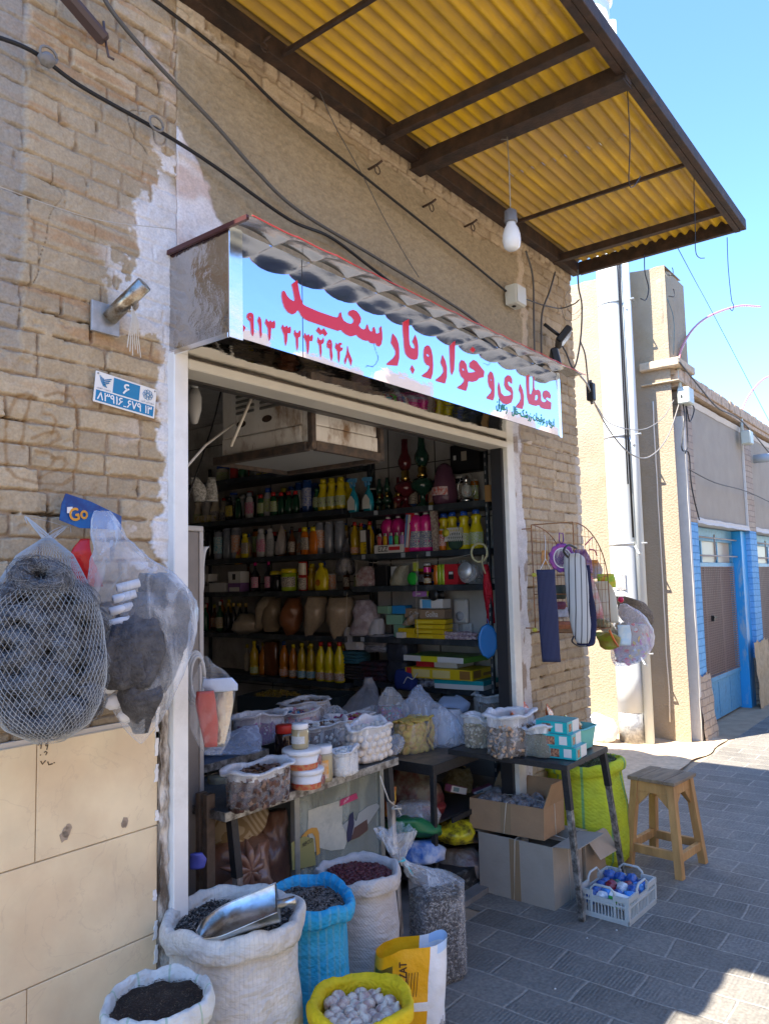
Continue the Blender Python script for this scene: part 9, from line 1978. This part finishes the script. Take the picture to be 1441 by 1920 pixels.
s = MB(); s.lathe([(q_*1.22,.004),(q_*1.5,.005),(q_*1.62,.0),(q_*1.5,-.005)], n=60, mtx=Rm_, fn=lambda a, z: 1+.09*abs(math.sin(a*6)) if True else 1); s.tube([(0,0,q_*1.6),(-q_*.6,0,q_*2.0),(-q_*.5,0,q_*2.9),(q_*.5,0,q_*2.9),(q_*.6,0,q_*2.0),(0,0,q_*1.6)],.003,5); ob('purple_frame', s, mat('mauve_plastic',(.28,.05,.25),.3, col2=(.08,.02,.20), vscale=25), e)
s = MB(); s.lathe([(.0001,.0),(q_*1.08,.0)], n=28, mtx=Rm_); ob('mirror_glass', s, mirror('small_mirror',.05,3,.02,(.7,.72,.72)), e)
hang('violet_box', 'violet patterned packet behind the mirror', 'packet',[(1085,1030,24,1.80),(1092,1050,30,1.80),(1098,1075,26,1.80)], mat('violetbox',(.12,.04,.18),.4, col2=(.35,.25,.38), vscale=40),.3,.003,4)
hang('slipper_pack', 'clear pack with orange and grey tufts in the rack', 'packet',[(1108,1050,24,1.84),(1112,1068,32,1.84),(1110,1085,28,1.84)], mat('tuft',(.35,.36,.38),.7, col2=(.55,.22,.03), vscale=12, bump=1, bscale=50),.5,.01,5)
hang('pink_socks', 'pink and white sock hanging behind the grey pouch', 'sock',[(1104,1080,10,1.76),(1110,1110,20,1.76),(1118,1150,24,1.76),(1124,1178,16,1.76)], mat('sockp',(.55,.52,.50),.9, col2=(.60,.20,.22), vscale=12),.4,.004,6)
hang('cream_sole', 'cream insole with a yellow and green picture card on top', 'insole',[(1125,1090,26,1.74),(1136,1110,30,1.73),(1142,1140,30,1.72),(1146,1168,24,1.72)], C('insole',.55,.53,.44, rough=.9),.2,.003,7)
hang('picture_card', 'yellow and green printed header card on the insole pack', 'card',[(1134,1076,30,1.725),(1136,1092,34,1.725),(1137,1102,32,1.725)], mat('picturec',(.25,.45,.03),.35, col2=(.65,.50,.03), vscale=28, dirt=(.55,.10,.04), dscale=30),.1,.001,8)
hang('loofah', 'rough grey-brown fibre sponge at the far end of the rack', 'sponge',[(1160,1118,20,1.86),(1180,1130,50,1.86),(1190,1150,62,1.86),(1196,1168,52,1.86),(1196,1176,20,1.86)], mat('loofah',(.26,.22,.18),.95, col2=(.16,.14,.12), vscale=90, bump=1, bscale=150, var=.4),.7,.012,9)
s = lump(.018,.018,.018,2, fl=False); ob('crimson_ball', s, C('redcap',.55,.01,.06, rough=.3), loc=at(1163,1130, Y=1.78), label='crimson cap between the insole and the fibre sponge', cat='cap')
hang('lime_pot', 'lime green pot lying on its side below the rack', 'pot',[(1118,1192,12,1.70),(1128,1186,30,1.70),(1140,1196,42,1.70),(1142,1212,34,1.70),(1140,1218,14,1.70)], mat('limepot',(.24,.36,.02),.35, col2=(.22,.15,.03), vscale=8),.9,.004,10)
s = MB(); s.tube([at(1142,1182,Y=1.64), at(1150,1200,Y=1.64), at(1158,1212,Y=1.64)],.006,6); loc_ob('orange_band', s, C('orband',.60,.14,.03), at(1142,1182,Y=1.64), label='orange band across the mouth of the lime pot', cat='band')
hang('dark_bag_neck', 'grey-green neck of film above the hanging toy bag', 'film',[(1128,1160,20,1.72),(1138,1178,30,1.72),(1150,1190,30,1.72)], plastic('neck_film',(.30,.30,.22),.6,.9,25,.2),.5,.008,11)
hang('toy_bag', 'clear bag of colourful small toys and sachets hanging lowest on the rack', 'bag',[(1168,1132,12,1.70),(1178,1150,44,1.70),(1186,1180,76,1.70),(1186,1210,78,1.70),(1176,1235,60,1.70),(1164,1250,18,1.70)], plastic('toy_film',(.75,.72,.78),.22,.7,22,.35),.6,.012,12, n=30, sub=6)
rnd = random.Random(31); g = sil([(1184,1170,54,1.70),(1188,1195,66,1.70),(1184,1218,62,1.70),(1172,1242,32,1.70)],.55, amp=.008, seed=12, sub=4); body = MB().add(g.v, g.f,5, True); sprinkle(body, surf_samples(g,130, rnd), 'chip',(.022,.016,.005), rnd,5,.15)
loc_ob('toys', body,[C('ty1',.60,.08,.08), C('ty2',.65,.45,.03), C('ty3',.55,.62,.66), C('ty4',.45,.15,.35), C('ty5',.35,.33,.25), C('ty6',.45,.40,.36)], at(1184,1170,Y=1.70), label='red, yellow, blue and grey sachets packed in the toy bag', cat='toys', kind='stuff')
hang('sachet', 'pale blue sachet with lettering at the front of the toy bag', 'sachet',[(1168,1172,22,1.64),(1170,1190,24,1.64),(1170,1210,22,1.64)], mat('sachetb',(.45,.58,.66),.3, col2=(.60,.66,.66), vscale=30),.15,.002,13)
for k,(a, b_) in enumerate((((1110,1008),(1096,1022)),((1104,1030),(1118,1042)))):
  s = MB(); s.tube(curve_pts([at(*a, Y=1.78), at((a[0]+b_[0])/2+3,(a[1]+b_[1])/2-4, Y=1.77), at(*b_, Y=1.78)],4),.004,5); loc_ob('pink_ribbon', s, C('pinkrib',.50,.08,.14), at(*a, Y=1.78), label=['pink ribbon scrap tied high on the rack','lower pink ribbon knot on the rack'][k], cat='ribbon')
for k,(px, py, w_, h_, cl, lb) in enumerate(((1043,1110,40,26,(.02,.03,.02),'dark flat box lying inside the rack'),(1046,1135,30,14,(.12,.02,.05),'maroon box under the dark one in the rack'),(1050,1148,36,18,(.40,.42,.50),'white and blue packet in the rack'),(1052,1172,40,14,(.30,.10,.04),'orange-brown packets on the rack floor'),(1020,1045,12,26,(.50,.20,.03),'small orange packet in the rack behind the cord'))):
  hang('rack_packet', lb, 'packet',[(px, py-h_/2, w_*.8,1.83),(px, py, w_,1.83),(px, py+h_/2, w_*.8,1.83)], mat('rkp%d' % k, cl,.4, var=.3, vscale=40),.35,.004,20+k)
for k,(px, py) in enumerate(((1040,1855),(1155,1745),(1100,1760))):
  s = lump(.006,.004,.002, k, n=8, k=5); ob('litter_scrap', s, W_, loc=at(px, py, Z=.005), label=['tiny white scrap lying on the near paving','tiny white scrap by the crate corner','tiny white scrap between table leg and crate'][k], cat='litter')
bpy.context.view_layer.update()
